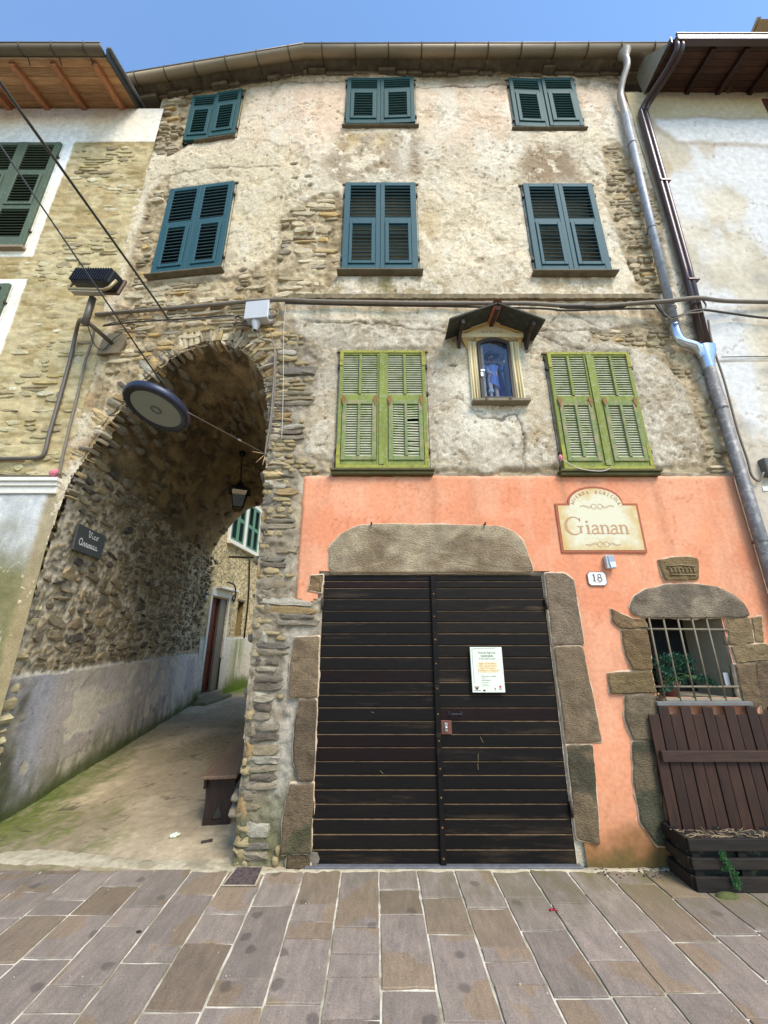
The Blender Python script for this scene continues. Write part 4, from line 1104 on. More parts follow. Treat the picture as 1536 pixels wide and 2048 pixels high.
M_slatt = mat_plain('teal_slat', (78, 112, 118), rough=0.5, var=0.15, scale=20, k=0.8)
M_slatd = mat_plain('green_slat', (48, 96, 94), rough=0.5, var=0.15, scale=20, k=0.8)
M_pale = mat_plain('pale_green_paint', (84, 98, 74), rough=0.7, var=0.2, scale=10, k=0.8, spots=((126, 136, 108), 0.54, 0.64, 0.6, 40), sx=(1, 1, 0.3))
M_black = mat_plain('dark_room', (14, 13, 13), rough=0.9, var=0.1, bump=0)  # near-black paints in the darkness behind shutters and bars
M_osill = mat_plain('slate_sill', (118, 106, 84), rough=0.85, var=0.3, scale=24, bump=0.4, dist=0.006, spots=((84, 80, 56), 0.5, 0.6, 0.7, 12))
def slat_mesh(w, depth, thick, tilt, name='slat'):
    mb = MB(); R = Matrix.Rotation(tilt, 4, 'X')
    mb.box(-w / 2, w / 2, -depth / 2, depth / 2, -thick / 2, thick / 2, R)
    me = bpy.data.meshes.new(name); me.from_pydata([tuple(v) for v in mb.v], [], mb.f)
    return me
def shutter_leaf(M, w, h, side, panels, mats, parent, pitch, depth, thick, tilt, as_stuff=False, mid=None, label=None, broken=False, twist=0.0, centre=None):
    """M: lower-left corner of the leaf, wall frame. panels: (zf0, zf1, xf0, xf1) of the open fields, from the top"""
    mf, ms = mats[0], mats[1]
    M = M @ Matrix.Rotation(twist, 4, 'Z')
    th = 0.034; mb = MB()
    ys = sorted({0.0, 1.0} | {1 - p[0] for p in panels} | {1 - p[1] for p in panels})
    flip = (lambda a, b: (a, b)) if side < 0 else (lambda a, b: (1 - b, 1 - a))
    opens = [(1 - p[1], 1 - p[0]) + flip(p[2], p[3]) for p in panels]
    # stiles and rails as butted pieces
    zlist = [0.0]
    for (a, b, c, d) in sorted(opens): zlist += [a, b]
    zlist.append(1.0)
    xo = min(o[2] for o in opens); xi = max(o[3] for o in opens)
    mb.box(0, xo * w, -th, 0, 0, h); mb.box(xi * w, w, -th, 0, 0, h)
    for i in range(0, len(zlist) - 1, 2):
        mb.box(xo * w + 0.0005, xi * w - 0.0005, -th + 0.002, -0.002, zlist[i] * h, zlist[i + 1] * h)
    leaf = mb.build('shutter', mf, parent, M=M, bevel=0.003)
    if label: leaf['label'] = label
    # lower fields are little hinged frames of their own, set proud
    for (a, b, c, d) in opens:
        if c > xo + 0.02 or d < xi - 0.02:
            f = MB(); e = 0.012; x0, x1 = xo * w + 0.004, xi * w - 0.004; z0, z1 = a * h - 0.045, b * h + 0.045
            f.box(x0, c * w, -th - e, -th + 0.012, z0, z1); f.box(d * w, x1, -th - e, -th + 0.012, z0, z1)
            f.box(c * w + 0.0005, d * w - 0.0005, -th - e + 0.001, -th + 0.012, z0, a * h); f.box(c * w + 0.0005, d * w - 0.0005, -th - e + 0.001, -th + 0.012, b * h, z1)
            f.build('flap_frame', mats[3] if len(mats) > 3 else mf, leaf, M=M, bevel=0.003)
    r = random.Random(int(w * 1000) + side); stf = MB(); n_ = 0
    for oi_, (a, b, c, d) in enumerate(opens):
        W_ = (d - c) * w; nS = max(2, int(round((b - a) * h / pitch))); cxs = [(c + d) / 2 * w]; ww = W_ + 0.01
        yy_ = -th * 0.5 - (0.010 if (c > xo + 0.02) else 0)
        br = broken and oi_ == len(opens) - 1
        if br: cxs = [(c + (d - c) * 0.25) * w, (c + (d - c) * 0.75) * w]; ww = W_ * 0.5
        for ci, cx in enumerate(cxs):
            me = slat_mesh(ww, depth, thick, tilt); me.materials.append(ms)
            for i in range(nS):
                z = a * h + (i + 0.5) * (b - a) * h / nS
                tl = r.uniform(-0.006, 0.006)
                if br:
                    tl = (0.05 if ci == 0 else -0.05) + r.uniform(-0.03, 0.03)
                    if ci == 1 and i in (nS - 7, ): continue
                    if ci == 1 and i < nS - 7: tl = r.uniform(-0.09, 0.09); z += r.uniform(-0.006, 0.006)
                MM = M @ Matrix.Translation((cx, yy_, z)) @ Matrix.Rotation(tl, 4, 'Y')
                if as_stuff: stf.add([v.co for v in me.vertices], [tuple(p.vertices) for p in me.polygons], MM)
                else: share(me, 'slat', MM, leaf)
        if centre:
            cb_ = MB(); cx = (c + d) / 2 * w; cb_.box(cx - centre / 2, cx + centre / 2, yy_ - 0.024, yy_ - 0.006, a * h, b * h)
            cb_.build('centre_bar', mats[3] if (c > xo + 0.02 and len(mats) > 3) else mf, leaf, M=M, bevel=0.002)
    if as_stuff:
        o = stf.build('slats', ms, leaf, recenter=True); o['kind'] = 'stuff'
    for zf in (0.14, 0.86):
        hg = MB(); xh = -0.012 if side < 0 else w + 0.012
        hg.tube([(xh, -th * 0.6, zf * h - 0.022), (xh, -th * 0.6, zf * h + 0.022)], 0.010, 6); hg.box(min(xh, xh - side * 0.0) - 0.012, xh + 0.012, -th * 0.6, 0.01, zf * h - 0.012, zf * h)
        hg.build('hinge', M_iron, leaf, M=M)
    return leaf
def recess(M, w, h, parent, depth=0.16):
    mb = MB(); e = 0.02
    x0, x1, z0, z1 = -e, w + e, -e, h + e
    vs = [(x0, -0.004, z0), (x1, -0.004, z0), (x1, -0.004, z1), (x0, -0.004, z1), (x0, depth, z0), (x1, depth, z0), (x1, depth, z1), (x0, depth, z1)]
    mb.add(vs, [(4, 5, 6, 7), (0, 4, 7, 3), (1, 2, 6, 5), (0, 1, 5, 4), (3, 7, 6, 2)])
    return mb.build('window_recess', M_black, parent, M=M)
P_MID = [(0.04, 0.42, 0.16, 0.88), (0.50, 0.90, 0.25, 0.77)]
P_TOP = [(0.055, 0.25, 0.12, 0.90), (0.37, 0.87, 0.23, 0.77)]
P_GRN = [(0.04, 0.395, 0.09, 0.88), (0.485, 0.905, 0.19, 0.77)]
LAB = {'T': 'dark green louvred shutter of a top floor window', 'M': 'teal blue louvred shutter of a middle floor window', 'G': 'weathered yellow green louvred shutter'}
for key_, (a, b, c, d) in WIN.items():
    w, h = b - a, d - c
    tilt0 = 0.0
    M = WM(a, c, 0.0)
    recess(M, w, h, house)
    lw = w / 2 - 0.002
    for side, x0 in ((-1, 0.0), (1, w / 2 + 0.002)):
        ML = M @ Matrix.Translation((x0, -0.006, 0))
        tw = {('T1', -1): 0.05, ('T3', -1): 0.03, ('T2', 1): -0.03}.get((key_, side), 0)
        if key_[0] == 'M':
            shutter_leaf(ML, lw, h, side, P_MID, (M_teal, M_slatt), house, 0.056, 0.042, 0.007, math.radians(42), label=LAB['M'])
        elif key_[0] == 'T':
            shutter_leaf(ML, lw, h, side, P_TOP, (M_tealdk, M_slatd), house, 0.054, 0.040, 0.008, math.radians(42), as_stuff=True, label=LAB['T'], twist=tw)
        else:
            lf_ = shutter_leaf(ML, lw, h, side, P_GRN, (M_green, M_slatg, M_slatg, M_green2), house, 0.0275, 0.030, 0.006, math.radians(58), label=LAB['G'] + (' with a broken slat field' if key_ == 'G1' and side > 0 else ''), broken=(key_ == 'G1' and side > 0), centre=0.026)
            fr = MB(); t = 0.012
            # yellow corner and edge strips nailed round the leaf
            ox = 0 if side < 0 else lw - 0.035
            for bb in ((0.0, lw, h - 0.032, h - 0.002), (ox, ox + 0.035, h - 0.19, h - 0.033), (0.0, lw, 0.002, 0.034), (ox, ox + 0.035, 0.035, 0.26)):
                fr = MB(); fr.box(bb[0], bb[1], -0.040, -0.0345, bb[2], bb[3]); fr.build('edge_strip', M_yellow, lf_, M=ML)
            zc = (1 - 0.44) * h
            for xf in (0.12, 0.84):
                xx_ = xf * lw if side < 0 else (1 - xf) * lw
                g = MB(); g.prism([(xx_ - 0.016, zc + 0.03), (xx_ + 0.016, zc + 0.03), (xx_ + 0.018, zc - 0.02), (xx_, zc - 0.085), (xx_ - 0.018, zc - 0.02)], -0.052, -0.047)
                g.build('strap_hinge', M_rust, lf_, M=ML)
            cv = MB(); cv.box(lw - 0.018 if side < 0 else 0.0, lw if side < 0 else 0.018, -0.046, -0.0402, 0.04, h - 0.04) if side > 0 else cv.box(lw - 0.03, lw + 0.004, -0.046, -0.0402, 0.04, h - 0.04)
            cv.build('meeting_strip', M_green, lf_, M=ML)
    # sill and lintel lines
    sw = {'M': 0.07, 'T': 0.05, 'G': 0.06}[key_[0]]; x0 = -0.05; x1 = w + 0.05
    if key_ == 'T1': x0 = 0.17; x1 = w
    s = MB(); s.box(x0, x1, -sw - (0.015 if key_[0] == 'M' else -0.01), 0.03, -0.036 if key_[0] == 'M' else -0.03, -0.012)
    if key_[0] == 'G':
        s = MB(); s.box(x0, x1, -0.075, 0.03, -0.03, -0.006); s.box(x0 + 0.01, x1 - 0.01, -0.055, 0.03, -0.062, -0.031)
        s.build('window_sill', mat_plain('green_wood_sill', (92, 88, 48), rough=0.85, var=0.3, scale=10, bump=0.4), house, M=M, bevel=0.004)
    else: s.build('window_sill', M_osill, house, M=M, bevel=0.006)
    s = MB(); s.box(-0.04, w + 0.04, -0.012, 0.03, h + 0.004, h + 0.022)
    s.build('window_head', mat_plain('thin_wood_head', (124, 98, 66), rough=0.9, var=0.3), house, M=M)

# ------------------------------------------------------------------ ledge, eave stones, gutter, roof
def rough_bar(x0, x1, y0, y1, z0, z1, M, mat, name, parent, seed, n=60, amp=0.008):
    r = random.Random(seed); mb = MB(); vs, fs = [], []
    for i in range(n + 1):
        x = x0 + (x1 - x0) * i / n
        for (y, z) in ((y1, z0), (y0, z0), (y0, z1), (y1, z1)):
            vs.append((x, y + (r.uniform(-amp, amp) if y == y0 else 0), z + r.uniform(-amp, amp) * 0.7))
    for i in range(n):
        for j in range(3):
            a = i * 4 + j; fs.append((a, a + 4, a + 5, a + 1))
    fs.append((0, 1, 2, 3)); fs.append((n * 4 + 3, n * 4 + 2, n * 4 + 1, n * 4)); mb.add(vs, fs)
    return mb.build(name, mat, parent, M=M)
M_ledge = mat_plain('weathered_ledge', (140, 122, 92), rough=0.95, var=0.35, scale=9, bump=0.5, dist=0.01, spots=((100, 88, 62), 0.45, 0.6, 0.7, 6))
rough_bar(-1.06, 3.06, -0.05, 0.03, 5.175, 5.235, Matrix.Translation((0, WY, 0)), M_ledge, 'ledge', house, 3, 120, 0.006)
M_eave = mat_plain('dark_eave_slate', (104, 92, 72), rough=0.9, var=0.4, scale=10, bump=0.6, dist=0.02, spots=((140, 124, 92), 0.55, 0.66, 0.6, 8))
re = random.Random(12)
def eave_run(sa_, sb_):
    s = sa_
    while s < sb_:
        w = re.uniform(0.16, 0.42); h = re.uniform(0.05, 0.09)
        for lvl in range(1):
            o = re.uniform(0.0, 0.10) + lvl * 0.08; z0 = 9.31 + lvl * 0.085 + re.uniform(-0.025, 0.02)
            mb = MB(); mb.box(0.006, min(w, sb_ - s + 0.02) - 0.006, -o, 0.10, 0, h * (0.9 if lvl else 1)); mb.build('eave_stone', M_eave, house, M=WM(s, z0), bevel=0.01)
        s += w
eave_run(-3.7, -1.12); eave_run(-1.1, 3.85)
for (a_, b_, nn_) in ((-3.7, -1.08, 50), (-1.1, 3.9, 90)): rough_bar(0, b_ - a_, -0.17, 0.12, 9.40 - 9.3, 9.52 - 9.3, WM(a_, 9.3), M_eave, 'eave_slab', house, nn_, nn_, 0.012)
M_gut = mat_plain('brown_gutter_metal', (150, 132, 104), rough=0.5, metal=0.25, var=0.14, scale=5, bump=0.05, sx=(0.5, 1, 1))
M_gutd = mat_plain('dark_bracket', (84, 72, 56), rough=0.6, metal=0.3, var=0.2)
def gutter(pts, r, mat, bmat, parent, n_br, name='gutter'):
    """half-round channel through pts (x, y, z of its centre line)"""
    mb = MB(); K = 12; prev = None; vs, fs = [], []
    pts = [Vector(p) for p in pts]
    for i, p in enumerate(pts):
        d = (pts[min(i + 1, len(pts) - 1)] - pts[max(i - 1, 0)]); d.z = 0; d.normalize(); sd = Vector((-d.y, d.x, 0))
        for rr__ in (r, r - 0.004):
            for j in range(K + 1):
                a = math.pi + math.pi * j / K; vs.append(p + sd * math.cos(a) * rr__ + Vector((0, 0, math.sin(a) * rr__)))
    m = 2 * (K + 1)
    for i in range(len(pts) - 1):
        for j in range(K):
            a = i * m + j; fs.append((a, a + 1, a + 1 + m, a + m)); b = a + K + 1; fs.append((b, b + m, b + 1 + m, b + 1))
        for j in (0, K):
            a = i * m + j; fs.append((a, a + m, a + m + K + 1, a + K + 1))
    for e in (0, len(pts) - 1):
        fs.append(tuple(e * m + j for j in range(K + 1)))
    mb.add(vs, fs)
    # rolled lip on the front edge
    for i in range(len(pts) - 1):
        d = (pts[i + 1] - pts[i]).normalized(); sd = Vector((-d.y, d.x, 0)); sgn = -1 if sd.y > 0 else 1
        mb.tube([pts[i] + sd * sgn * r, pts[i + 1] + sd * sgn * r], 0.009, 6)
    g = mb.build(name, mat, parent, smooth=True)
    tot = [0.0]
    for i in range(len(pts) - 1): tot.append(tot[-1] + (pts[i + 1] - pts[i]).length)
    for q in range(n_br):
        L = tot[-1] * (q + 0.5) / n_br; i = max(k for k in range(len(tot) - 1) if tot[k] <= L)
        t = (L - tot[i]) / (tot[i + 1] - tot[i]); p = pts[i].lerp(pts[i + 1], t); d = (pts[i + 1] - pts[i]).normalized(); sd = Vector((-d.y, d.x, 0))
        b = MB(); sg = -1 if sd.y > 0 else 1
        path = [p + sd * sg * (r + 0.006) * math.cos(a) + Vector((0, 0, -(r + 0.006) * math.sin(a))) for a in [math.pi * k / 8 for k in range(9)]]
        path = [path[0] + Vector((0, 0, 0.015))] + path + [path[-1] - sd * sg * 0.06 + Vector((0, 0, -0.06))]
        b.tube(path, 0.0075, 5); b.build('gutter_bracket', bmat, parent)
    return g
gz = 9.42
gl = WP(-3.85, gz, 0.21); gb = Vector((-1.115, WY - 0.21, gz)); gr = Vector((4.0, WY - 0.21, gz + 0.02))
gutter([gl, gb, gr], 0.075, M_gut, M_gutd, house, 17)
# roof slope behind the gutter
mb = MB(); mb.add([(-3.9, 3.62, 9.5), (-1.1, 3.33, 9.5), (3.95, 3.33, 9.5), (3.95, 5.1, 9.75), (-3.9, 5.1, 9.75), (-3.9, 3.62, 9.44), (-1.1, 3.33, 9.44), (3.95, 3.33, 9.44), (3.95, 5.1, 9.3), (-3.9, 5.1, 9.3)],
       [(0, 1, 2, 3, 4), (0, 5, 6, 1), (1, 6, 7, 2), (2, 7, 8, 3), (3, 8, 9, 4), (4, 9, 5, 0)])
mb.build('roof', mat_plain('roof_slate', (120, 108, 92), rough=0.9, var=0.3), house)  # hidden roof kept flat so the sun clears it

# ------------------------------------------------------------------ wall shrine
SX = 1.165
shrine = thing('wall_shrine', 'small cream wall shrine with dark gabled roof and glass door', 'shrine', (SX, WY, 3.85))
M_scream = mat_plain('cream_stucco', (240, 224, 178), rough=0.8, var=0.08, scale=20, k=0.85)
M_sgold = mat_plain('ochre_stucco', (214, 176, 108), rough=0.8, var=0.12, scale=20)
M_sroof = mat_plain('mossy_slate', (62, 62, 52), rough=0.9, var=0.35, scale=16, spots=((104, 104, 78), 0.55, 0.66, 0.5, 14))
M_swood = mat_plain('dark_brown_wood', (66, 54, 44), rough=0.7, var=0.25, scale=12, sx=(1, 1, 0.3))
nx0, nx1 = 0.992, 1.338; nz0, nz1 = 3.875, 4.64
ol, orr = 0.90, 1.44
def sbox(name, x0, x1, y0, y1, z0, z1, mat, par=None, bevel=0.002):
    b = MB(); b.box(x0, x1, WY + y0, WY + y1, z0, z1); return b.build(name, mat, par or shrine, bevel=bevel)
for (a, b) in ((ol, nx0 - 0.003), (nx1 + 0.003, orr)):
    base = sbox('pilaster', a, b, -0.03, 0.03, nz0, 4.60, M_scream)
    w_ = (b - a)
    for q in range(3):
        x = a + w_ * (0.2 + 0.3 * q); f = MB(); f.tube([(x, WY - 0.032, nz0 + 0.02), (x, WY - 0.032, 4.585)], w_ * 0.09, 8); f.build('fluting', M_scream if q != 1 else M_sgold, base, smooth=True)
ent = sbox('entablature', 0.83, 1.50, -0.045, 0.03, 4.652, 4.70, M_scream)
for i in range(16):
    if 4 <= i <= 11: continue
    d = MB(); x = 0.87 + i * 0.039; d.lathe([(0, -0.009), (0.009, 0), (0, 0.009)], 6, M=Matrix.Translation((x, WY - 0.046, 4.645))); d.build('bead', M_scream, ent)
for sgn, a, b in ((-1, 0.835, ol), (1, orr, 1.495)):
    q = MB()
    if sgn < 0: q.prism([(0.835, 4.655), (ol + 0.0, 4.655), (ol, 4.50)], WY - 0.02, WY + 0.02)
    else: q.prism([(orr, 4.50), (orr, 4.655), (1.495, 4.655)], WY - 0.02, WY + 0.02)
    q.build('corner_bracket', M_sgold, shrine)
sb = MB(); sb.prism([(nx0 - 0.003, 4.60), (nx0 - 0.003, 4.652), (nx1 + 0.003, 4.652), (nx1 + 0.003, 4.60), (1.29, 4.632), (SX, 4.648), (1.04, 4.632)], WY - 0.022, WY + 0.02); sb.build('arch_head', M_sgold, shrine)
pd = MB(); pd.prism([(0.86, 4.702), (SX, 4.835), (1.47, 4.702)], WY - 0.03, WY + 0.02); ped = pd.build('pediment', M_scream, shrine)
for sg in (-1, 1):
    for k_, (of, mt) in enumerate(((0.0, M_sgold), (0.024, M_scream))):
        r_ = MB(); r_.beam((SX, WY - 0.045 - 0.008 * k_, 4.83 + of), (SX + sg * 0.335, WY - 0.045 - 0.008 * k_, 4.705 + of), 0.02, 0.018, up=(0, 0, 1)); r_.build('raking_moulding', mt, ped)
# roof slabs, beams, ridge tile
RZ, EZ1, EZ2 = 4.86, 4.655, 4.645
for sg, ex, ez in ((-1, 0.665, EZ1), (1, 1.625, EZ2)):
    r_ = MB(); nrm = Vector((sg * 0.2, 0, 1)).normalized() * 0.022
    p = [Vector((SX + sg * 0.002, WY + 0.03, RZ)), Vector((SX + sg * 0.002, WY - 0.31, RZ - 0.03)), Vector((ex, WY - 0.31, ez - 0.03)), Vector((ex, WY + 0.03, ez))]
    r_.add(p + [q + nrm for q in p], [(0, 1, 2, 3), (7, 6, 5, 4), (0, 4, 5, 1), (1, 5, 6, 2), (2, 6, 7, 3), (3, 7, 4, 0)]); r_.build('roof_slab', M_sroof, shrine, bevel=0.003)
    b_ = MB(); xb_ = SX + sg * 0.36; zb = (RZ + (ez - RZ) * 0.36 / abs(ex - SX)) - 0.03
    b_.beam((xb_, WY + 0.0, zb - 0.015), (xb_, WY - 0.27, zb - 0.035), 0.032, 0.045); b_.beam((xb_, WY - 0.02, zb - 0.15), (xb_, WY - 0.02, zb - 0.03), 0.03, 0.03, up=(0, 1, 0))
    b_.beam((xb_, WY - 0.02, zb - 0.14), (xb_, WY - 0.15, zb - 0.045), 0.026, 0.026); b_.build('roof_bracket', M_swood, shrine)
b_ = MB(); b_.beam((SX, WY + 0.0, RZ - 0.035), (SX, WY - 0.29, RZ - 0.06), 0.04, 0.05); b_.build('ridge_beam', M_swood, shrine, bevel=0.004)
t_ = MB(); t_.lathe([(0.055, 0), (0.05, 0.14)], 10, M=Matrix.Translation((SX, WY - 0.16, RZ - 0.012)) @ Matrix.Rotation(math.radians(90), 4, 'X') @ Matrix.Scale(1, 4)); t_.lathe([(0.055, 0), (0.05, 0.15)], 10, M=Matrix.Translation((SX, WY - 0.02, RZ + 0.0)) @ Matrix.Rotation(math.radians(90), 4, 'X'))
t_.build('ridge_tile', mat_plain('terracotta', (196, 120, 90), rough=0.9, var=0.25, scale=20), shrine, smooth=True)
# niche lining, door frame, pane
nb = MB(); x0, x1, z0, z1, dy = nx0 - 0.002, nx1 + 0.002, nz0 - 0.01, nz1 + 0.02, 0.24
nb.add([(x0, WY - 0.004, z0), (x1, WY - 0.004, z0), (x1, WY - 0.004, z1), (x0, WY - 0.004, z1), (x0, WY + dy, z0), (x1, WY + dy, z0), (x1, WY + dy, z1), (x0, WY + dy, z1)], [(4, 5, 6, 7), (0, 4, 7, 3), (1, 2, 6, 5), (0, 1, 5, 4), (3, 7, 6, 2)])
nb.build('niche_lining', mat_plain('blue_reflection_lining', (214, 222, 240), rough=0.8, var=0.08), shrine)  # pale blue paints in the sky mirrored by the shrine glass
def archtop(x0, x1, z0, zs, rise, n=10):
    return [(x0, z0), (x1, z0), (x1, zs)] + [(x1 + (x0 - x1) * k / n, zs + rise * (1 - (2 * k / n - 1) ** 2)) for k in range(1, n)] + [(x0, zs)]
fo, fi = archtop(nx0, nx1, nz0, 4.585, 0.05), archtop(nx0 + 0.032, nx1 - 0.032, nz0 + 0.03, 4.555, 0.04)
df = MB(); n = len(fo)
for y0_, y1_ in ((-0.052, -0.024),):
    vs = [(x, WY + y0_, z) for x, z in fo] + [(x, WY + y0_, z) for x, z in fi] + [(x, WY + y1_, z) for x, z in fo] + [(x, WY + y1_, z) for x, z in fi]
    fs = []
    for i in range(n):
        j = (i + 1) % n; fs += [(i, j, n + j, n + i), (2 * n + j, 2 * n + i, 3 * n + i, 3 * n + j), (i, 2 * n + i, 2 * n + j, j), (n + i, n + j, 3 * n + j, 3 * n + i)]
    df.add(vs, fs)
sd_ = df.build('glass_door', M_swood, shrine)
def mat_glass(name, tint=(0.86, 0.9, 0.96), refl=0.10):
    m, nt, bs = newmat(name); nt.nodes.remove(bs); out = nt.nodes['Material Output']
    tr = N(nt, 'ShaderNodeBsdfTransparent'); tr.inputs[0].default_value = (*tint, 1)
    gl_ = N(nt, 'ShaderNodeBsdfGlossy'); gl_.inputs['Roughness'].default_value = 0.03
    fr_ = N(nt, 'ShaderNodeFresnel'); fr_.inputs[0].default_value = 1.3
    mx = N(nt, 'ShaderNodeMixShader'); f = addn(nt, fr_.outputs[0], refl)
    nt.links.new(f, mx.inputs[0]); nt.links.new(tr.outputs[0], mx.inputs[1]); nt.links.new(gl_.outputs[0], mx.inputs[2]); nt.links.new(mx.outputs[0], out.inputs[0])
    return m
M_glass = mat_glass('window_glass', (0.93, 0.96, 1.0), 0.0)
gp = MB(); gp.prism(fi, WY - 0.042, WY - 0.039); gp.build('pane', M_glass, sd_)
lk = MB(); lk.box(nx0 + 0.008, nx0 + 0.03, WY - 0.062, WY - 0.052, 4.14, 4.19); lk.box(nx0 + 0.01, nx0 + 0.045, WY - 0.066, WY - 0.053, 4.20, 4.222); lk.build('latch', M_chrome, sd_)
ss_ = sbox('shrine_sill', 0.895, 1.475, -0.085, 0.03, 3.835, 3.868, mat_plain('grey_slate', (132, 120, 96), rough=0.85, var=0.25, scale=20), bevel=0.004)
for x in (1.03, 1.27):
    c_ = MB(); c_.box(x - 0.010, x + 0.010, WY - 0.094, WY - 0.086, 3.825, 3.882); c_.build('sill_clip', M_iron, ss_)

# --- the little statue behind the glass
M_skin = mat_plain('painted_flesh', (240, 208, 188), rough=0.6, var=0.06); M_robe = mat_plain('blue_robe', (122, 144, 206), rough=0.6, var=0.12); M_cloak = mat_plain('violet_cloak', (112, 96, 166), rough=0.6, var=0.12)
M_cape = mat_plain('brown_cape', (128, 84, 76), rough=0.65, var=0.12); M_hat = mat_plain('dark_hat', (52, 52, 74), rough=0.7, var=0.1); M_beard = mat_plain('dark_beard', (48, 34, 30), rough=0.8)
SY = WY + 0.09; SZ = 3.885; H_ = 0.65
statue = thing('statue', 'small painted statue of a bearded man in hat and blue robe, inside the glass shrine', 'statue', (SX, SY, SZ))
def skin_mesh(name, verts, edges, radii, mat, parent, levels=2):
    me = bpy.data.meshes.new(name); me.from_pydata(verts, edges, []); o = bpy.data.objects.new(name, me); COL.objects.link(o)
    md = o.modifiers.new('skin', 'SKIN'); sv_ = me.skin_vertices[0].data
    for i, r in enumerate(radii):
        sv_[i].radius = (r, r) if not isinstance(r, tuple) else r
    sv_[0].use_root = True
    o.modifiers.new('sub', 'SUBSURF').levels = levels
    dg = bpy.context.evaluated_depsgraph_get(); m2 = bpy.data.meshes.new_from_object(o.evaluated_get(dg)); COL.objects.unlink(o); bpy.data.objects.remove(o)
    m2.materials.clear(); m2.materials.append(mat); m2.name = name
    for p in m2.polygons: p.use_smooth = True
    o = bpy.data.objects.new(name, m2); reg(o, Matrix.Translation((SX, SY, SZ)), parent); return o
hs = H_ / 1.8
def V3(x, y, z): return (x * hs, y * hs, z * hs)
body_v = [V3(0, 0, .95), V3(0, 0, 1.15), V3(0, 0, 1.38), V3(0, -.01, 1.5), V3(0, -.03, 1.60), V3(0, -.03, 1.70),
          V3(-.10, 0, .86), V3(-.11, -.10, .50), V3(-.10, -.04, .10), V3(-.10, -.14, .03),
          V3(.10, .02, .86), V3(.10, .02, .48), V3(.10, .04, .10), V3(.10, -.06, .03),
          V3(-.20, 0, 1.36), V3(-.27, -.10, 1.14), V3(-.14, -.22, .98), V3(-.08, -.24, .93),
          V3(.20, 0, 1.36), V3(.29, -.08, 1.18), V3(.30, -.20, 1.27), V3(.30, -.24, 1.33)]
body_e = [(0, 1), (1, 2), (2, 3), (3, 4), (4, 5), (0, 6), (6, 7), (7, 8), (8, 9), (0, 10), (10, 11), (11, 12), (12, 13), (2, 14), (14, 15), (15, 16), (16, 17), (2, 18), (18, 19), (19, 20), (20, 21)]
body_r = [.14, .13, .14, .055, .085, .075, .09, .065, .045, .04, .09, .065, .045, .04, .065, .05, .04, .035, .065, .05, .04, .035]
skin_mesh('body', body_v, body_e, [r * hs for r in body_r], M_skin, statue)
T0 = Matrix.Translation((SX, SY, SZ))
rb = MB(); prof_ = [(.17, .50), (.175, .62), (.16, .80), (.15, .95), (.145, 1.05), (.17, 1.25), (.18, 1.38), (.10, 1.47)]
vs, fs = [], []; m_ = 20
for r, z in prof_:
    for j in range(m_):
        a = 2 * math.pi * j / m_; rip = 1 + 0.07 * math.sin(a * 6 + z * 4) * (1.2 - z if z < 1.1 else 0.15)
        up = 0.22 * max(0, -math.sin(a) * 0.6 - math.cos(a) * 0.5) * (z < .7)
        vs.append(V3(r * 1.05 * math.cos(a) * rip, r * .82 * math.sin(a) * rip, z + up))
for i in range(len(prof_) - 1):
    for j in range(m_): fs.append((i * m_ + j, i * m_ + (j + 1) % m_, (i + 1) * m_ + (j + 1) % m_, (i + 1) * m_ + j))
rb.add(vs, fs, T0); rb.build('robe', M_robe, statue, smooth=True)
ck_ = MB(); vs, fs = [], []
for i, (r, z) in enumerate([(.34, .08), (.33, .35), (.30, .7), (.27, 1.0), (.24, 1.25), (.19, 1.42), (.10, 1.5)]):
    for j in range(17):
        a = math.radians(-10 + 200 * j / 16); rip = 1 + 0.05 * math.sin(j * 2.1 + i); vs.append(V3(r * math.cos(a) * rip, r * .75 * math.sin(a) * rip, z))
for i in range(6):
    for j in range(16): fs.append((i * 17 + j, i * 17 + j + 1, (i + 1) * 17 + j + 1, (i + 1) * 17 + j))
ck_.add(vs, fs, T0); ck_.build('cloak', M_cloak, statue, smooth=True)
for sg in (-1, 1):
    sl_ = MB(); k0 = (-.20, 0, 1.38) if sg < 0 else (.20, 0, 1.38); k1 = (-.275, -.10, 1.13) if sg < 0 else (.295, -.08, 1.17); k2 = (-.19, -.20, 1.02) if sg < 0 else (.30, -.18, 1.25)
    sl_.tube([V3(*k0), V3(*k1), V3(*k2)], [.075 * hs, .068 * hs, .06 * hs], 10, M=T0); sl_.build('sleeve', M_robe, statue, smooth=True)
cp = MB(); cp.lathe([(.02, .255), (.10, .25), (.20, .20), (.26, .11), (.25, .10)], 18, M=T0 @ Matrix.Translation((0, 0, 1.24 * hs)) @ Matrix.Diagonal((hs, hs * .75, hs, 1))); cp.build('cape', M_cape, statue, smooth=True)
ht = MB(); ht.lathe([(.24, .0), (.25, .015), (.14, .03), (.12, .10), (.07, .16), (0.001, .175)], 20, M=T0 @ Matrix.Translation((0, -.02 * hs, 1.70 * hs)) @ Matrix.Diagonal((hs, hs, hs, 1)) @ Matrix.Rotation(math.radians(14), 4, 'X')); ht.build('hat', M_hat, statue, smooth=True)
bd = MB(); bd.lathe([(.001, -.15), (.045, -.10), (.065, -.03), (.06, .02), (.02, .05)], 12, M=T0 @ Matrix.Translation((0, -.065 * hs, 1.585 * hs)) @ Matrix.Diagonal((hs, hs * .8, hs, 1))); bd.build('beard', M_beard, statue, smooth=True)
fc = MB()
for sg in (-1, 1): fc.lathe([(0.001, -.012), (.014, 0), (.001, .012)], 6, M=T0 @ Matrix.Translation((sg * .034 * hs, -.112 * hs, 1.665 * hs)) @ Matrix.Scale(hs, 4))
fc.build('eyes', M_beard, statue)
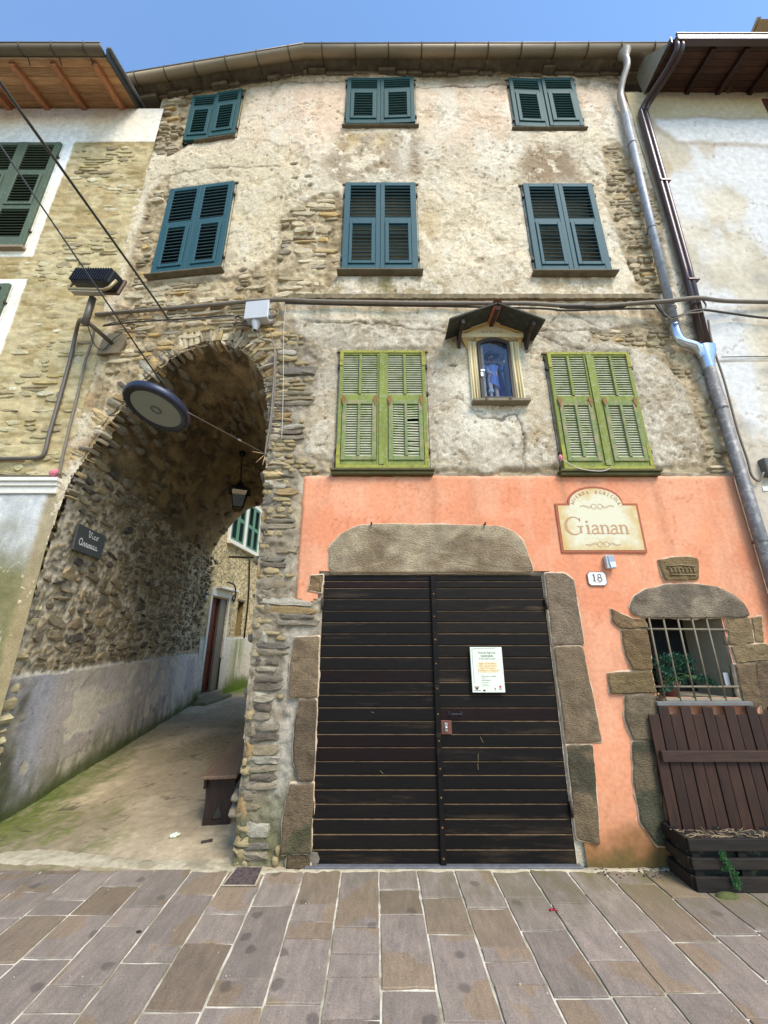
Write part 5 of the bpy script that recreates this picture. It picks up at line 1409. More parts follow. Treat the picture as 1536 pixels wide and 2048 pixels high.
no_ = MB(); no_.tube([V3(0, -.105, 1.675), V3(0, -.135, 1.635)], [.012 * hs, .018 * hs], 6, M=T0); no_.build('nose', M_skin, statue)
sf = MB(); sf.tube([V3(.31, -.25, 1.62), V3(.27, -.2, .04)], .018 * hs, 6, M=T0); sf.build('staff', M_swood, statue)
bn = MB(); bn.lathe([(.085, -.05), (.09, 0), (.08, .05)], 10, M=T0 @ Matrix.Translation(V3(-.11, -.09, .42)) @ Matrix.Scale(hs, 4)); bn.build('bandage', mat_plain('white_cloth', (230, 226, 220)), statue, smooth=True)
pb = MB(); pb.box(-.3 * hs, .3 * hs, -.2 * hs, .2 * hs, -.02 * hs, 0, M=T0); pb.build('base', M_robe, statue)
for sg, c3 in ((-1, (-.08, -.24, .93)), (1, (.30, -.24, 1.33))):
    for k_ in range(4):
        fg = MB(); x, y, z = c3
        if sg < 0: pts = [V3(x, y, z + .015), V3(x + .03, y - .02, z - .01 - k_ * .012), V3(x + .06, y - .005, z - .03 - k_ * .014)]
        else: pts = [V3(x - .03, y + .0, z + .03 - k_ * .022), V3(x + .005, y - .045, z + .03 - k_ * .022), V3(x + .04, y - .01, z + .03 - k_ * .022)]
        fg.tube(pts, [.012 * hs, .011 * hs, .008 * hs], 5, M=T0); fg.build('finger', M_skin, statue, smooth=True)
# ================================================================== LEFT HOUSE
lh = thing('left_house', 'olive rendered rubble house with white window bands and a wooden eave, left of the archway', 'house', (-5.0, FL.o.y, 0))
LYo = FL.o.y
def Lp(u, v): return FL.px(u, v)
LW1 = (-5.60, -4.555, 6.27, 8.23); LW2 = (-5.60, -4.53, 3.70, 5.66)
st = 0.0165
S, Z = np.meshgrid(np.arange(-6.4, -3.262, st), np.arange(-0.02, 9.05, st))
jag = (fbm(S * 4, Z * 4, 501) - 0.5)
n1 = fbm(S * 1.3, Z * 1.3, 502); n2 = fbm(S * 6, Z * 6, 503); n3 = fbm(S * 24, Z * 24, 504)
col = mixc(np.broadcast_to(lin(204, 184, 138, k=0.8), S.shape + (3,)), lin(184, 160, 112, k=0.8), sstep(0.38, 0.62, n1))
col = mixc(col, lin(218, 200, 156, k=0.8), sstep(0.52, 0.66, n2) * 0.6)
col = mixc(col, lin(150, 130, 78, k=0.8), sstep(0.58, 0.7, fbm(S * 3.5, Z * 9, 505)) * 0.6)
# white painted bands
band = (Z > 8.30) | ((S < LW1[1] + 0.14) & (Z > LW1[2] - 0.15)) | ((S < LW2[1] + 0.15) & (Z < LW2[3] + 0.11) & (Z > LW2[2] - 0.14))
wht = mixc(np.broadcast_to(lin(250, 248, 240, k=0.9), S.shape + (3,)), lin(244, 234, 212, k=0.88), sstep(0.4, 0.65, n1))
bs_ = band.astype(float); col = mixc(col, wht, bs_)
# lower plaster with moss
lowp = Z < 2.96
pl = mixc(np.broadcast_to(lin(196, 196, 192, k=0.8), S.shape + (3,)), lin(222, 220, 214, k=0.8), sstep(0.4, 0.62, fbm(S * 6, Z * 1.2, 506)))
pl = mixc(pl, lin(136, 126, 80, k=0.8), sstep(2.62, 2.0, Z + (fbm(S * 2.5, Z * 2.5, 507) - 0.5) * 0.9) * 0.95)
pl = mixc(pl, lin(98, 100, 50, k=0.8), sstep(2.5, 1.6, Z) * sstep(0.40, 0.58, fbm(S * 3, Z * 2, 508)) * 0.8)
pl = mixc(pl, lin(176, 170, 150, k=0.8), sstep(0.55, 0.66, fbm(S * 2, Z * 1.4, 509)) * 0.6)
crl = sstep(0.008, 0.0, np.abs(fbm(S * 1.4, Z * 1.1, 510, 5, 0.6) - 0.5)); pl = mixc(pl, lin(216, 206, 170), crl * 0.6)
col = np.where(lowp[..., None], pl, col)
cornr = sstep(-3.42, -3.36, S + jag * 0.05) * lowp; col = mixc(col, lin(170, 150, 110, k=0.8), cornr * 0.9)
disp = (n1 - 0.5) * 0.04 + (n2 - 0.5) * 0.02 + (n3 - 0.5) * 0.010
disp = disp * (1 - bs_) * (~lowp) + bs_ * 0.014 + lowp * ((n1 - 0.5) * 0.02 + (n2 - 0.5) * 0.006 + 0.02) - cornr * 0.012
f1, f2, pid = voro(S * 4.2, Z * 11, 511); stn = sstep(0.08, 0.30, f2 - f1) * (pid > 0.35) * (1 - bs_) * (~lowp)
disp += stn * 0.008; col = mixc(col, lin(200, 186, 140, k=0.8), stn * (pid > 0.75) * 0.5)
col = col * (0.9 + 0.2 * n3)[..., None]
cut = np.zeros(S.shape, bool)
for (a, b, c, d) in (LW1, LW2): cut |= (S > a + 0.03) & (S < b - 0.03) & (Z > c + 0.03) & (Z < d - 0.03)
kf = ~(cut[:-1, :-1] & cut[1:, 1:] & cut[:-1, 1:] & cut[1:, :-1])
grid_mesh('wall', np.stack([S, LYo - disp, Z], -1), kf, col, mat_wall('olive_render', fine=70, amp=0.22, bump=0.5, dist=0.01), lh)
mb = MB(); mb.box(-9.5, -6.38, LYo, LYo + 0.25, -0.02, 9.05); mb.box(-9.5, -4.9, LYo + 0.3, 7.0, 5.0, 9.0); mb.box(-9.5, -5.9, LYo + 0.25, 9.7, -0.02, 5.0); mb.build('rear_masonry', mat_plain('olive_plain', (196, 176, 116), rough=0.95), lh)
OLIVE = [(204, 190, 144), (190, 174, 132), (212, 198, 156), (172, 156, 120), (218, 208, 176), (196, 174, 116), (186, 170, 126), (160, 144, 112)]
M_olive = mat_stone('olive_stone', OLIVE, bump=0.5, lich=0.5); stone_meshes('olive', M_olive, 14, 2.2, 7)
def lav(cx, cz, w, h):
    for (a, b, c, d) in (LW1, LW2):
        if cx - w / 2 < b + 0.16 and cz + h / 2 > c - 0.17 and cz - h / 2 < d + 0.13: return True
    return False
it = []; random.seed(8)
for (cx, cz, w, h, ro) in rubble([(-4.9, 3.16), (-3.36, 3.16), (-3.36, 8.26), (-4.9, 8.26)], 0.05, 0.12, 0.10, 0.38, 31, fill=0.6, rot=0.08, avoid=lav):
    it.append((FL.aff(cx, cz, -0.004 + random.uniform(-.004, .002)) @ Matrix.Rotation(ro, 4, 'Y'), w * 0.92, h * 0.85, 0.026, w * h / (1 + cz * 0.15)))
put_stones('olive', it, lh, cap=260, seed=5)
# ragged corner stones down the passage side
it = []; z = 0.0; rq = random.Random(3)
while z < 3.0:
    h = rq.uniform(0.06, 0.16); it.append((FL.aff(-3.40 + rq.uniform(-0.02, 0.02), z + h / 2, -0.094), rq.uniform(0.10, 0.15), h * 0.96, 0.19, 0.02)); z += h
put_stones('olive', it, lh, cap=60, seed=6)
M_wmould = mat_plain('white_moulding', (232, 226, 212), rough=0.8, var=0.08, scale=20)
mo = MB(); mo.box(-6.4, -3.285, LYo - 0.075, LYo + 0.02, 3.075, 3.115); mo.box(-6.4, -3.295, LYo - 0.055, LYo + 0.02, 3.03, 3.075); mo.box(-6.4, -3.30, LYo - 0.035, LYo + 0.02, 2.955, 3.03)
mo.build('cornice_moulding', M_wmould, lh, bevel=0.004)
mo = MB(); mo.box(-6.4, -3.3, LYo - 0.04, LYo + 0.0, 3.118, 3.15); mo.build('cornice_slate', M_eave, lh)
for (a, b, c, d) in (LW1, LW2):
    M = FL.aff(a, c, 0.012); w, h = b - a, d - c
    recess(M, w, h, lh)
    for side, x0 in ((-1, 0), (1, w / 2 + 0.002)):
        shutter_leaf(M @ Matrix.Translation((x0, -0.004, 0)), w / 2 - 0.002, h, side, [(0.03, 0.29, 0.15, 0.87), (0.35, 0.61, 0.22, 0.80), (0.67, 0.92, 0.15, 0.87)], (M_pale, M_pale), lh, 0.05, 0.042, 0.007, math.radians(42), label='pale green worn shutter')
    s = MB(); s.box(-0.02, w + 0.03, -0.06, 0.02, -0.05, -0.008); s.build('window_sill', mat_plain('stone_grey_sill', (150, 132, 106), rough=0.9, var=0.2), lh, M=M, bevel=0.004)
# eave: boards, rafters, gutter
EXR = -3.665
M_board = mat_wood('eave_board', (212, 164, 116), (162, 118, 80), 'x', rough=0.7, scale=5, bump=0.2)
M_rafter = mat_wood('eave_rafter', (196, 134, 90), (142, 92, 62), 'y', rough=0.6, scale=5, bump=0.2)
def eave_z(y, y0, y1, z0, z1): return z0 + (z1 - z0) * (y - y0) / (y1 - y0)
ea = (LYo, LYo - 0.60, 9.10, 8.90)
nb_ = 6
for i in range(nb_):
    ya, yb = LYo + 0.02 - 0.62 * i / nb_, LYo + 0.02 - 0.62 * (i + 1) / nb_ + 0.004
    za, zb = eave_z(ya, *ea), eave_z(yb, *ea)
    b = MB(); b.add([(-6.6, ya, za), (EXR, ya, za), (EXR, yb, zb), (-6.6, yb, zb), (-6.6, ya, za + 0.022), (EXR, ya, za + 0.022), (EXR, yb, zb + 0.022), (-6.6, yb, zb + 0.022)],
                    [(0, 1, 2, 3), (7, 6, 5, 4), (0, 4, 5, 1), (1, 5, 6, 2), (2, 6, 7, 3), (3, 7, 4, 0)])
    b.build('eave_board', M_board, lh)
for xr in (-3.87, -4.43, -4.98, -5.54, -6.1):
    b = MB(); yy0, yy1 = LYo + 0.02, LYo - 0.56; hw = 0.038
    z0, z1 = eave_z(yy0, *ea), eave_z(yy1, *ea)
    pr_ = [(yy0, z0 - 0.10), (yy0 - 0.30, eave_z(yy0 - 0.30, *ea) - 0.10), (yy0 - 0.38, eave_z(yy0 - 0.38, *ea) - 0.075), (yy1, z1 - 0.075), (yy1, z1 - 0.001), (yy0, z0 - 0.001)]
    vs = [(xr - hw, y, z) for y, z in pr_] + [(xr + hw, y, z) for y, z in pr_]; n = len(pr_)
    b.add(vs, [tuple(range(n)), tuple(range(2 * n - 1, n - 1, -1))] + [(i, n + i, n + (i + 1) % n, (i + 1) % n) for i in range(n)]); b.build('rafter', M_rafter, lh, bevel=0.005)
M_gutl = mat_plain('bronze_gutter', (104, 92, 72), rough=0.5, metal=0.3, var=0.12, scale=4)
gutter([(-6.6, LYo - 0.68, 8.90), (EXR - 0.01, LYo - 0.68, 8.90)], 0.062, M_gutl, M_gutd, lh, 7)
b = MB(); b.beam((EXR + 0.012, LYo + 0.06, 9.13), (EXR + 0.012, LYo - 0.64, 8.90), 0.02, 0.12); b.build('verge_flashing', mat_plain('dark_flashing', (62, 60, 54), rough=0.5, metal=0.4), lh)
b = MB(); b.beam((EXR + 0.03, LYo + 0.06, 9.20), (EXR + 0.03, LYo - 0.66, 8.99), 0.06, 0.02); b.build('verge_cap', mat_plain('grey_flashing', (150, 150, 150), rough=0.45, metal=0.5), lh)
b = MB(); b.add([(-9.5, LYo - 0.62, 8.93), (EXR, LYo - 0.62, 8.93), (EXR, 7.1, 10.2), (-9.5, 7.1, 10.2), (-9.5, 7.1, 9.0), (EXR, 7.1, 9.0), (EXR, LYo + 0.02, 9.11), (-9.5, LYo + 0.02, 9.11)], [(0, 1, 2, 3), (1, 6, 5, 2), (0, 3, 4, 7), (2, 5, 4, 3)]); b.build('roof', bpy.data.materials['roof_slate'], lh)

# ================================================================== RIGHT HOUSE
rh = thing('right_house', 'pale patched plaster house under a dark brown eave, right of the zinc drainpipe', 'house', (4.4, FR.o.y, 0))
RY = FR.o.y
S, Z = np.meshgrid(np.arange(3.41, 5.4, 0.0165), np.arange(-0.02, 8.92, 0.0165))
n1 = fbm(S * 1.2, Z * 1.2, 601, 5); n2 = fbm(S * 5, Z * 5, 602); n3 = fbm(S * 26, Z * 26, 603); n5 = fbm(S * 0.9, Z * 0.6, 604, 5)
col = mixc(np.broadcast_to(lin(226, 214, 190, k=0.82), S.shape + (3,)), lin(204, 190, 164, k=0.82), sstep(0.42, 0.62, n1))
col = mixc(col, lin(226, 224, 220, k=0.84), sstep(0.50, 0.62, n5) * 0.8)
col = mixc(col, lin(196, 172, 132, k=0.8), sstep(0.54, 0.68, fbm(S * 2.4, Z * 1.1, 605)) * 0.6)
upb = sstep(8.15, 8.35, Z + (n2 - 0.5) * 0.3); col = mixc(col, lin(214, 194, 150, k=0.8), upb * 0.8)
bx = inpoly(S + (n2 - 0.5) * 0.1, Z + (n2 - 0.5) * 0.1, [FR.px(u, v) for u, v in [(1300, 240), (1400, 235), (1536, 240), (1700, 250), (1700, 310), (1500, 292), (1420, 290), (1350, 285), (1320, 265)]])
col = mixc(col, lin(228, 224, 216, k=0.84), blur(bx, 2)); ebx = blur(bx, 2) * (1 - blur(bx, 2)) * 4; col = mixc(col, lin(176, 150, 112), ebx * 0.5)
for zz in (4.37,):
    l_ = sstep(0.012, 0.004, np.abs(Z - zz)); col = mixc(col, lin(150, 128, 96), l_ * 0.8)
for (u, v, r_) in ((1480, 640, 20), (1515, 660, 14), (1530, 745, 18), (1490, 850, 26), (1520, 560, 22)):
    a, b = FR.px(u, v); m = sstep(1, 0.3, np.hypot(S - a, Z - b) / (r_ * 0.0055) + (n2 - 0.5)); col = mixc(col, lin(176, 166, 152), m * 0.6)
cr1 = sstep(0.005, 0.0, np.abs(fbm(S * 1.1, Z * 1.0, 606, 5, 0.6) - 0.5)); col = mixc(col, lin(160, 140, 108), cr1 * 0.6)
g_ = sstep(2.6, 0.5, Z + (n2 - 0.5)); col = mixc(col, lin(170, 158, 132), g_ * 0.6)
col = col * (0.92 + 0.16 * n3)[..., None]
disp = (n1 - 0.5) * 0.03 + (n2 - 0.5) * 0.010 + (n3 - 0.5) * 0.006 - cr1 * 0.006 + blur(bx, 1) * 0.008
RWN = (FR.px(1521, 198)[0], 6.0, FR.px(1526, 420)[1], FR.px(1520, 198)[1])
cut = (S > RWN[0]) & (S < 5.25) & (Z > RWN[2]) & (Z < RWN[3])
grid_mesh('wall', np.stack([S, RY - disp, Z], -1), ~(cut[:-1, :-1] & cut[1:, 1:]), col, mat_wall('pale_plaster', fine=80, amp=0.12, bump=0.4, dist=0.008), rh)
mb = MB(); mb.box(5.38, 9.0, RY, RY + 0.3, -0.02, 8.92); mb.box(3.95, 9.0, RY + 0.32, 9.0, -0.02, 8.9); mb.build('rear_masonry', bpy.data.materials['rear_render'], rh)
M_red = mat_wood('red_brown_shutter', (110, 52, 36), (70, 32, 24), 'z', rough=0.6)
mb = MB(); mb.box(RWN[0], 5.4, RY - 0.01, RY + 0.05, RWN[2], RWN[3]); mb.build('shutter', M_red, rh, bevel=0.01)
ERX = 3.69
er = (RY, RY - 0.5, 8.92, 8.86)
M_boardr = mat_wood('dark_eave_board', (92, 60, 42), (60, 38, 28), 'x', rough=0.65, scale=5)
M_rafr = mat_wood('dark_rafter', (74, 46, 34), (48, 30, 24), 'y', rough=0.6, scale=5)
for i in range(7):
    ya, yb = RY + 0.02 - 0.52 * i / 7, RY + 0.02 - 0.52 * (i + 1) / 7 + 0.004
    za, zb = eave_z(ya, *er), eave_z(yb, *er)
    b = MB(); b.add([(ERX, ya, za), (6.4, ya, za), (6.4, yb, zb), (ERX, yb, zb), (ERX, ya, za + 0.02), (6.4, ya, za + 0.02), (6.4, yb, zb + 0.02), (ERX, yb, zb + 0.02)], [(0, 1, 2, 3), (7, 6, 5, 4), (0, 4, 5, 1), (1, 5, 6, 2), (2, 6, 7, 3), (3, 7, 4, 0)])
    b.build('eave_board', M_boardr, rh)
for xr in (3.82, 4.26, 4.70, 5.15, 5.6):
    b = MB(); b.beam((xr, RY + 0.02, 8.885), (xr, RY - 0.48, 8.825), 0.06, 0.07); b.build('rafter', M_rafr, rh, bevel=0.004)
M_brown = mat_plain('brown_lacquered_metal', (76, 58, 52), rough=0.3, metal=0.3, var=0.08, scale=6, bump=0.02)
b = MB(); b.box(ERX + 0.04, 6.4, RY - 0.565, RY - 0.49, 8.80, 8.905); b.build('box_gutter', M_brown, rh, bevel=0.012, segs=2)
b = MB(); b.box(ERX + 0.04, 6.4, RY - 0.572, RY - 0.545, 8.908, 8.93); b.build('gutter_lip', mat_plain('gutter_lip_metal', (128, 110, 100), rough=0.35, metal=0.4), rh, bevel=0.004)
b = MB(); b.beam((ERX - 0.005, RY + 0.02, 8.93), (ERX - 0.005, RY - 0.53, 8.87), 0.015, 0.09); b.build('verge_board', M_brown, rh)
b = MB(); b.add([(3.66, RY + 0.0, 8.86), (3.66, RY - 0.50, 8.86), (3.66, RY - 0.16, 9.36), (3.66, RY + 0.02, 9.36)], [(0, 1, 2, 3)]); b.add([(3.675, RY + 0.0, 8.86), (3.675, RY - 0.50, 8.86), (3.675, RY - 0.16, 9.36), (3.675, RY + 0.02, 9.36)], [(3, 2, 1, 0)])
b.build('side_flashing', mat_plain('grey_flashing_sheet', (160, 154, 136), rough=0.5, metal=0.2), rh)
b = MB(); b.add([(ERX, RY - 0.52, 8.90), (9.0, RY - 0.52, 8.90), (9.0, 9.0, 10.9), (ERX, 9.0, 10.9), (ERX, RY, 8.94), (9.0, RY, 8.94)], [(0, 1, 2, 3), (4, 5, 1, 0)]); b.build('roof', bpy.data.materials['roof_slate'], rh)
# old roof tile corner seen above its gutter, far right
b = MB(); b.lathe([(0.19, -0.5), (0.19, 0.35)], 14, M=Matrix.Translation((5.02, RY - 0.30, 9.02)) @ Matrix.Rotation(math.radians(62), 4, 'X'), a0=0, a1=math.pi)
b.lathe([(0.165, -0.5), (0.165, 0.35)], 14, M=Matrix.Translation((5.02, RY - 0.30, 9.02)) @ Matrix.Rotation(math.radians(62), 4, 'X'), a0=0, a1=math.pi)
b.build('roof_tile', mat_plain('old_tile', (196, 166, 126), rough=0.9, var=0.2), rh, smooth=True)

# ================================================================== ALLEY HOUSE (left wall of the passage and beyond)
ah = thing('alley_house', 'rubble house along the passage with grey dado, red door and green shutters', 'house', (-4.0, 7.0, 0))
def alley_grid(G, L, z1, step, seed, far):
    S, Z = np.meshgrid(np.arange(0, L + step, step), np.arange(-0.03, z1, step))
    n1 = fbm(S * 1.3, Z * 1.3, seed); n2 = fbm(S * 6, Z * 6, seed + 1); n3 = fbm(S * 22, Z * 22, seed + 2)
    f1, f2, vid = voro(S * 6.5 + (n2 - 0.5) * 0.8, Z * 9 + (n2 - 0.5) * 0.8, seed + 3)
    g1, g2_, vid2 = voro(S * 13 + (n2 - 0.5), Z * 19 + (n2 - 0.5), seed + 4)
    col = mixc(np.broadcast_to(lin(226, 212, 186, k=0.86), S.shape + (3,)), lin(206, 190, 160, k=0.86), sstep(0.4, 0.62, n1))
    if far: col = mixc(col, lin(240, 220, 170, k=0.88), np.full(S.shape, 0.85))  # stretch beyond the bend coloured brighter to paint in sunlight
    dfar = sstep(3.5, 7.0, S) if not far else np.ones(S.shape)
    col = mixc(col, lin(200, 172, 116, k=0.8), dfar * 0.5)  # yellow tint painted in towards the sunlit end
    sm = sstep(0.10, 0.26, g2_ - g1) * (vid2 > 0.35)
    pal = np.stack([lin(118, 104, 80), lin(150, 132, 98), lin(92, 84, 70), lin(166, 142, 98)]); pc = pal[(vid2 * 3.999).astype(int)]
    col = col * (1 - 0.75 * sm[..., None]) + pc * 0.75 * sm[..., None]
    disp = (n1 - 0.5) * 0.04 + (n2 - 0.5) * 0.015 + sm * 0.014 + (n3 - 0.5) * 0.008
    zt = (1.24 - 0.012 * S + (fbm(S * 6, S * 0, seed + 8) - 0.5) * 0.02) if not far else 1.52 + 0 * S
    dd = Z < zt
    dc = mixc(np.broadcast_to(lin(218, 206, 196, k=0.84), S.shape + (3,)), lin(200, 188, 176, k=0.84), sstep(0.4, 0.6, n1))
    if far: dc = mixc(dc, lin(226, 218, 190, k=0.84), np.full(S.shape, 0.8))  # far dado lightened too, as if lit
    dc = mixc(dc, lin(196, 196, 206, k=0.8), np.exp(-((S - 0.55) / 0.28) ** 2) * 0.8)  # bluish white glare near the mouth, painted into the dado
    pe = sstep(0.555, 0.57, fbm(S * 1.9, Z * 2.6, seed + 9, 5)); dc = mixc(dc, lin(232, 220, 196, k=0.84), pe * 0.85)
    pt = inpoly(S + (n2 - .5) * .12, Z + (n2 - .5) * .12, [G.px(u, v) for u, v in [(135, 1338), (192, 1332), (196, 1365), (160, 1384), (138, 1370)]]) if not far else np.zeros(S.shape, bool)
    dc = mixc(dc, lin(212, 202, 186, k=0.8), blur(pt, 1))
    gr = sstep(0.45, 0.0, Z + (n1 - 0.5) * 0.7) ; dc = mixc(dc, lin(122, 120, 76, k=0.8), gr * 0.7)
    dk = sstep(0.9, 0.2, S + (n1 - 0.5) * 1.2) * sstep(1.25, 0.6, Z + (n2 - 0.5) * 0.6) * (0 if far else 1); dc = mixc(dc, lin(84, 84, 62, k=0.8), np.clip(dk * 1.6, 0, 1) * sstep(0.34, 0.56, fbm(S * 3, Z * 1.2, seed + 11)) * 0.9); dc = mixc(dc, lin(112, 116, 74, k=0.8), sstep(0.62, 0.1, Z + (n2 - 0.5) * 0.5) * sstep(0.4, 0.6, fbm(S * 9, Z * 2, seed + 15)) * 0.6)
    gm = sstep(0.20, 0.02, Z + (fbm(S * 4, Z * 4, seed + 12) - 0.5) * 0.22); dc = mixc(dc, lin(84, 96, 38, k=0.75), gm * 0.85)
    if far:
        st_ = np.exp(-((S - 2.35) / 0.4) ** 2) * sstep(0.35, 0.6, fbm(S * 5, Z * 0.7, seed + 13)); dc = mixc(dc, lin(132, 142, 64, k=0.8), st_ * 0.8)
        dc = mixc(dc, lin(96, 120, 34, k=0.8), sstep(0.42, 0.1, Z + (n1 - 0.5) * 0.5) * 0.85)
    crk = sstep(0.004, 0.0, np.abs(fbm(S * 0.8, Z * 1.2, seed + 10, 5, 0.6) - 0.5)); dc = mixc(dc, lin(90, 80, 66), crk * 0.6)
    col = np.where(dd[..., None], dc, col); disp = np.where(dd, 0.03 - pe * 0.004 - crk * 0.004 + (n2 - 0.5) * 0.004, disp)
    lipm = np.abs(Z - zt) < step; col[lipm] = lin(206, 198, 180, k=0.8)
    return S, Z, col * (0.88 + 0.24 * n3)[..., None], disp
LZ = ([0, 1.0, 2.0, 2.85, 3.29, 3.5], [0.0, 0.0, 0.06, 0.12, 0.21, 0.30])
def lean_in(z): return float(np.interp(z, *LZ))
def G_P(G, S, Z, disp):
    if G is G1: disp = disp + np.interp(Z, *LZ) * sstep(5.9, 5.4, S)
    return np.stack([G.o.x + G.d.x * S + G.n.x * disp, G.o.y + G.d.y * S + G.n.y * disp, Z], -1)
M_alley = mat_wall('alley_masonry', fine=62, amp=0.25, bump=0.6, dist=0.012)
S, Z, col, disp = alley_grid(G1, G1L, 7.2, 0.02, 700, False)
ymax = G1.o.y + G1.d.y * S
kf = ~((Z > 3.35) & (ymax < VY1 - 0.05)); kf = kf[:-1, :-1]
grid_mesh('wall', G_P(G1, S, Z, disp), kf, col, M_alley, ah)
AD = (0.08, 1.12, 0.30, 2.72)      # red door on the far stretch
def on2(u, v): return G2.px(u, v)
NW1 = (on2(461, 1050)[0], on2(488, 1050)[0], on2(470, 1085)[1], 0); NW1 = (NW1[0], NW1[1], NW1[2], NW1[2] + 1.5)
NW2 = (on2(492, 1060)[0], on2(516, 1060)[0], NW1[2], NW1[3])
NICH = (on2(471, 1240)[0], on2(484, 1240)[0], 1.56, 2.62)
AD = (on2(408, 1290)[0] + 0.05, on2(446, 1290)[0] - 0.05, 0.18, on2(428, 1192)[1])
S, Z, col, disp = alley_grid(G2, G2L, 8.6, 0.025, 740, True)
cut = np.zeros(S.shape, bool)
for (a, b, c, d) in (AD, NW1, NW2, NICH): cut |= (S > a + 0.02) & (S < b - 0.02) & (Z > c) & (Z < d - 0.02)
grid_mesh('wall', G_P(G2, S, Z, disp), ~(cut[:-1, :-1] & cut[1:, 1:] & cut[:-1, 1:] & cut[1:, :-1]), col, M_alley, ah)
# stones of the first stretch
M_astone = mat_stone('passage_stone', [(128, 118, 100), (108, 98, 84), (146, 130, 104), (92, 86, 76), (160, 142, 112), (134, 120, 98)] + [(170, 150, 114), (150, 132, 104), (132, 118, 96), (160, 146, 118)], bump=0.8, lich=0.3, lay=(1, 1, 1.6))
stone_meshes('pass', M_astone, 18, 2.5, 9)
it = []; random.seed(14)
SIGN = [G1.px(u, v, .14) for u, v in ((153, 1048), (208, 1071), (142, 1100), (198, 1118))]
sgx0, sgx1 = min(p[0] for p in SIGN), max(p[0] for p in SIGN); sgz0, sgz1 = min(p[1] for p in SIGN), max(p[1] for p in SIGN)
for sd, hm, hM, wm, wM, x0, x1, fl in ((41, 0.07, 0.17, 0.10, 0.34, 0.05, 3.2, 0.72), (42, 0.06, 0.13, 0.10, 0.26, 3.2, 6.5, 0.6)):
    for (cx, cz, w, h, ro) in rubble([(x0, 1.28), (x1, 1.28), (x1, 3.45), (x0, 3.45)], hm, hM, wm, wM, sd, fill=fl, rot=0.3, gap=0.022):
        if sgx0 - 0.05 - w / 2 < cx < sgx1 + 0.05 + w / 2 and sgz0 - 0.03 - h / 2 < cz < sgz1 + 0.03 + h / 2: continue
        it.append((G1.aff(cx, cz, 0.0 + lean_in(cz)) @ Matrix.Rotation(ro, 4, 'Y'), w, h * 0.85, 0.055, w * h / (1 + cx * 0.35) ** 2))
put_stones('pass', it, ah, cap=290, seed=15)
# loose stones of the vault, near the mouth
it = []; A = np.array(catmull(ARCHP, 6)); sg_ = np.hypot(*np.diff(A, axis=0).T); Lc2 = np.concatenate([[0], np.cumsum(sg_)]); rv = random.Random(31)
for _ in range(230):
    p = rv.uniform(3.2, Lc2[-1] - 0.3); x = float(np.interp(p, Lc2, A[:, 0])); z = float(np.interp(p, Lc2, A[:, 1])); dy = rv.uniform(0.1, 1) ** 1.6 * 5.5
    x2 = float(np.interp(p + 0.05, Lc2, A[:, 0])); z2 = float(np.interp(p + 0.05, Lc2, A[:, 1])); t = Vector((x2 - x, 0, z2 - z)).normalized(); nrm = Vector((t.z, 0, -t.x))   # into the passage
    y0_ = WY + max(0, (-1.1 - x)) * math.tan(-FA.a); pos = Vector((x + AX * dy, y0_ + dy, z))
    ax_ = Vector((AX, 1, 0)).normalized(); yv = -nrm; zv = t; xv = yv.cross(zv).normalized(); 
    R = Matrix(((xv.x, yv.x, zv.x, pos.x), (xv.y, yv.y, zv.y, pos.y), (xv.z, yv.z, zv.z, pos.z), (0, 0, 0, 1)))
    it.append((R @ Matrix.Translation((0, -0.01, 0)), rv.uniform(0.12, 0.34), rv.uniform(0.05, 0.12), 0.08, 1 / (1 + dy)))
put_stones('dark', it, house, cap=0, stuff_name='vault_stones', stuff_mat=M_dark, seed=32)
# arch of bricks on edge seen in the passage wall, above the far dado
# door, frame, step
fw = MB(); M2 = G2.aff(0, 0, 0); a, b, c, d = AD
fw.box(a - 0.10, a, -0.05, 0.10, 1.0, d + 0.0); fw.box(b, b + 0.10, -0.05, 0.10, 1.0, d); fw.box(a - 0.10, b + 0.10, -0.06, 0.10, d + 0.001, d + 0.20); fw.box(a + 0.1, b + 0.25, -0.22, 0.10, d + 0.201, d + 0.27)
fw.build('door_frame', mat_plain('white_painted_frame', (240, 232, 214), rough=0.7, var=0.06), ah, M=M2, bevel=0.006)
M_rdoor = mat_wood('red_brown_door', (112, 44, 30), (74, 28, 20), 'z', rough=0.5)
dl_ = MB(); dl_.box(a, b, 0.10, 0.14, c, d); dleaf = dl_.build('door', M_rdoor, ah, M=M2)
for i, (q0, q1) in enumerate(((0.08, 0.36), (0.42, 0.62), (0.68, 0.92))):
    for (xa_, xb_) in ((0.08, 0.46), (0.54, 0.92)):
        pn = MB(); pn.box(a + (b - a) * xa_, a + (b - a) * xb_, 0.085, 0.10, c + (d - c) * q0, c + (d - c) * q1); pn.build('panel', M_rdoor, dleaf, M=M2, bevel=0.008)
dk = MB(); dk.box(a + (b - a) * 0.62, b, 0.02, 0.08, c, d); dk.build('reveal', mat_plain('grey_reveal', (120, 112, 96)), ah, M=M2)
sp = MB(); sp.box(a - 0.15, b + 0.12, -0.10, 0.12, -0.02, 0.18); sp.build('doorstep', mat_plain('doorstep_stone', (150, 138, 112), rough=0.9, var=0.25), ah, M=M2, bevel=0.015)
sp = MB(); sp.box(a - 0.45, b + 0.05, -0.42, -0.10, -0.02, 0.085); sp.build('lower_step', mat_plain('mossy_step', (128, 122, 88), rough=0.9, var=0.3), ah, M=M2, bevel=0.02)
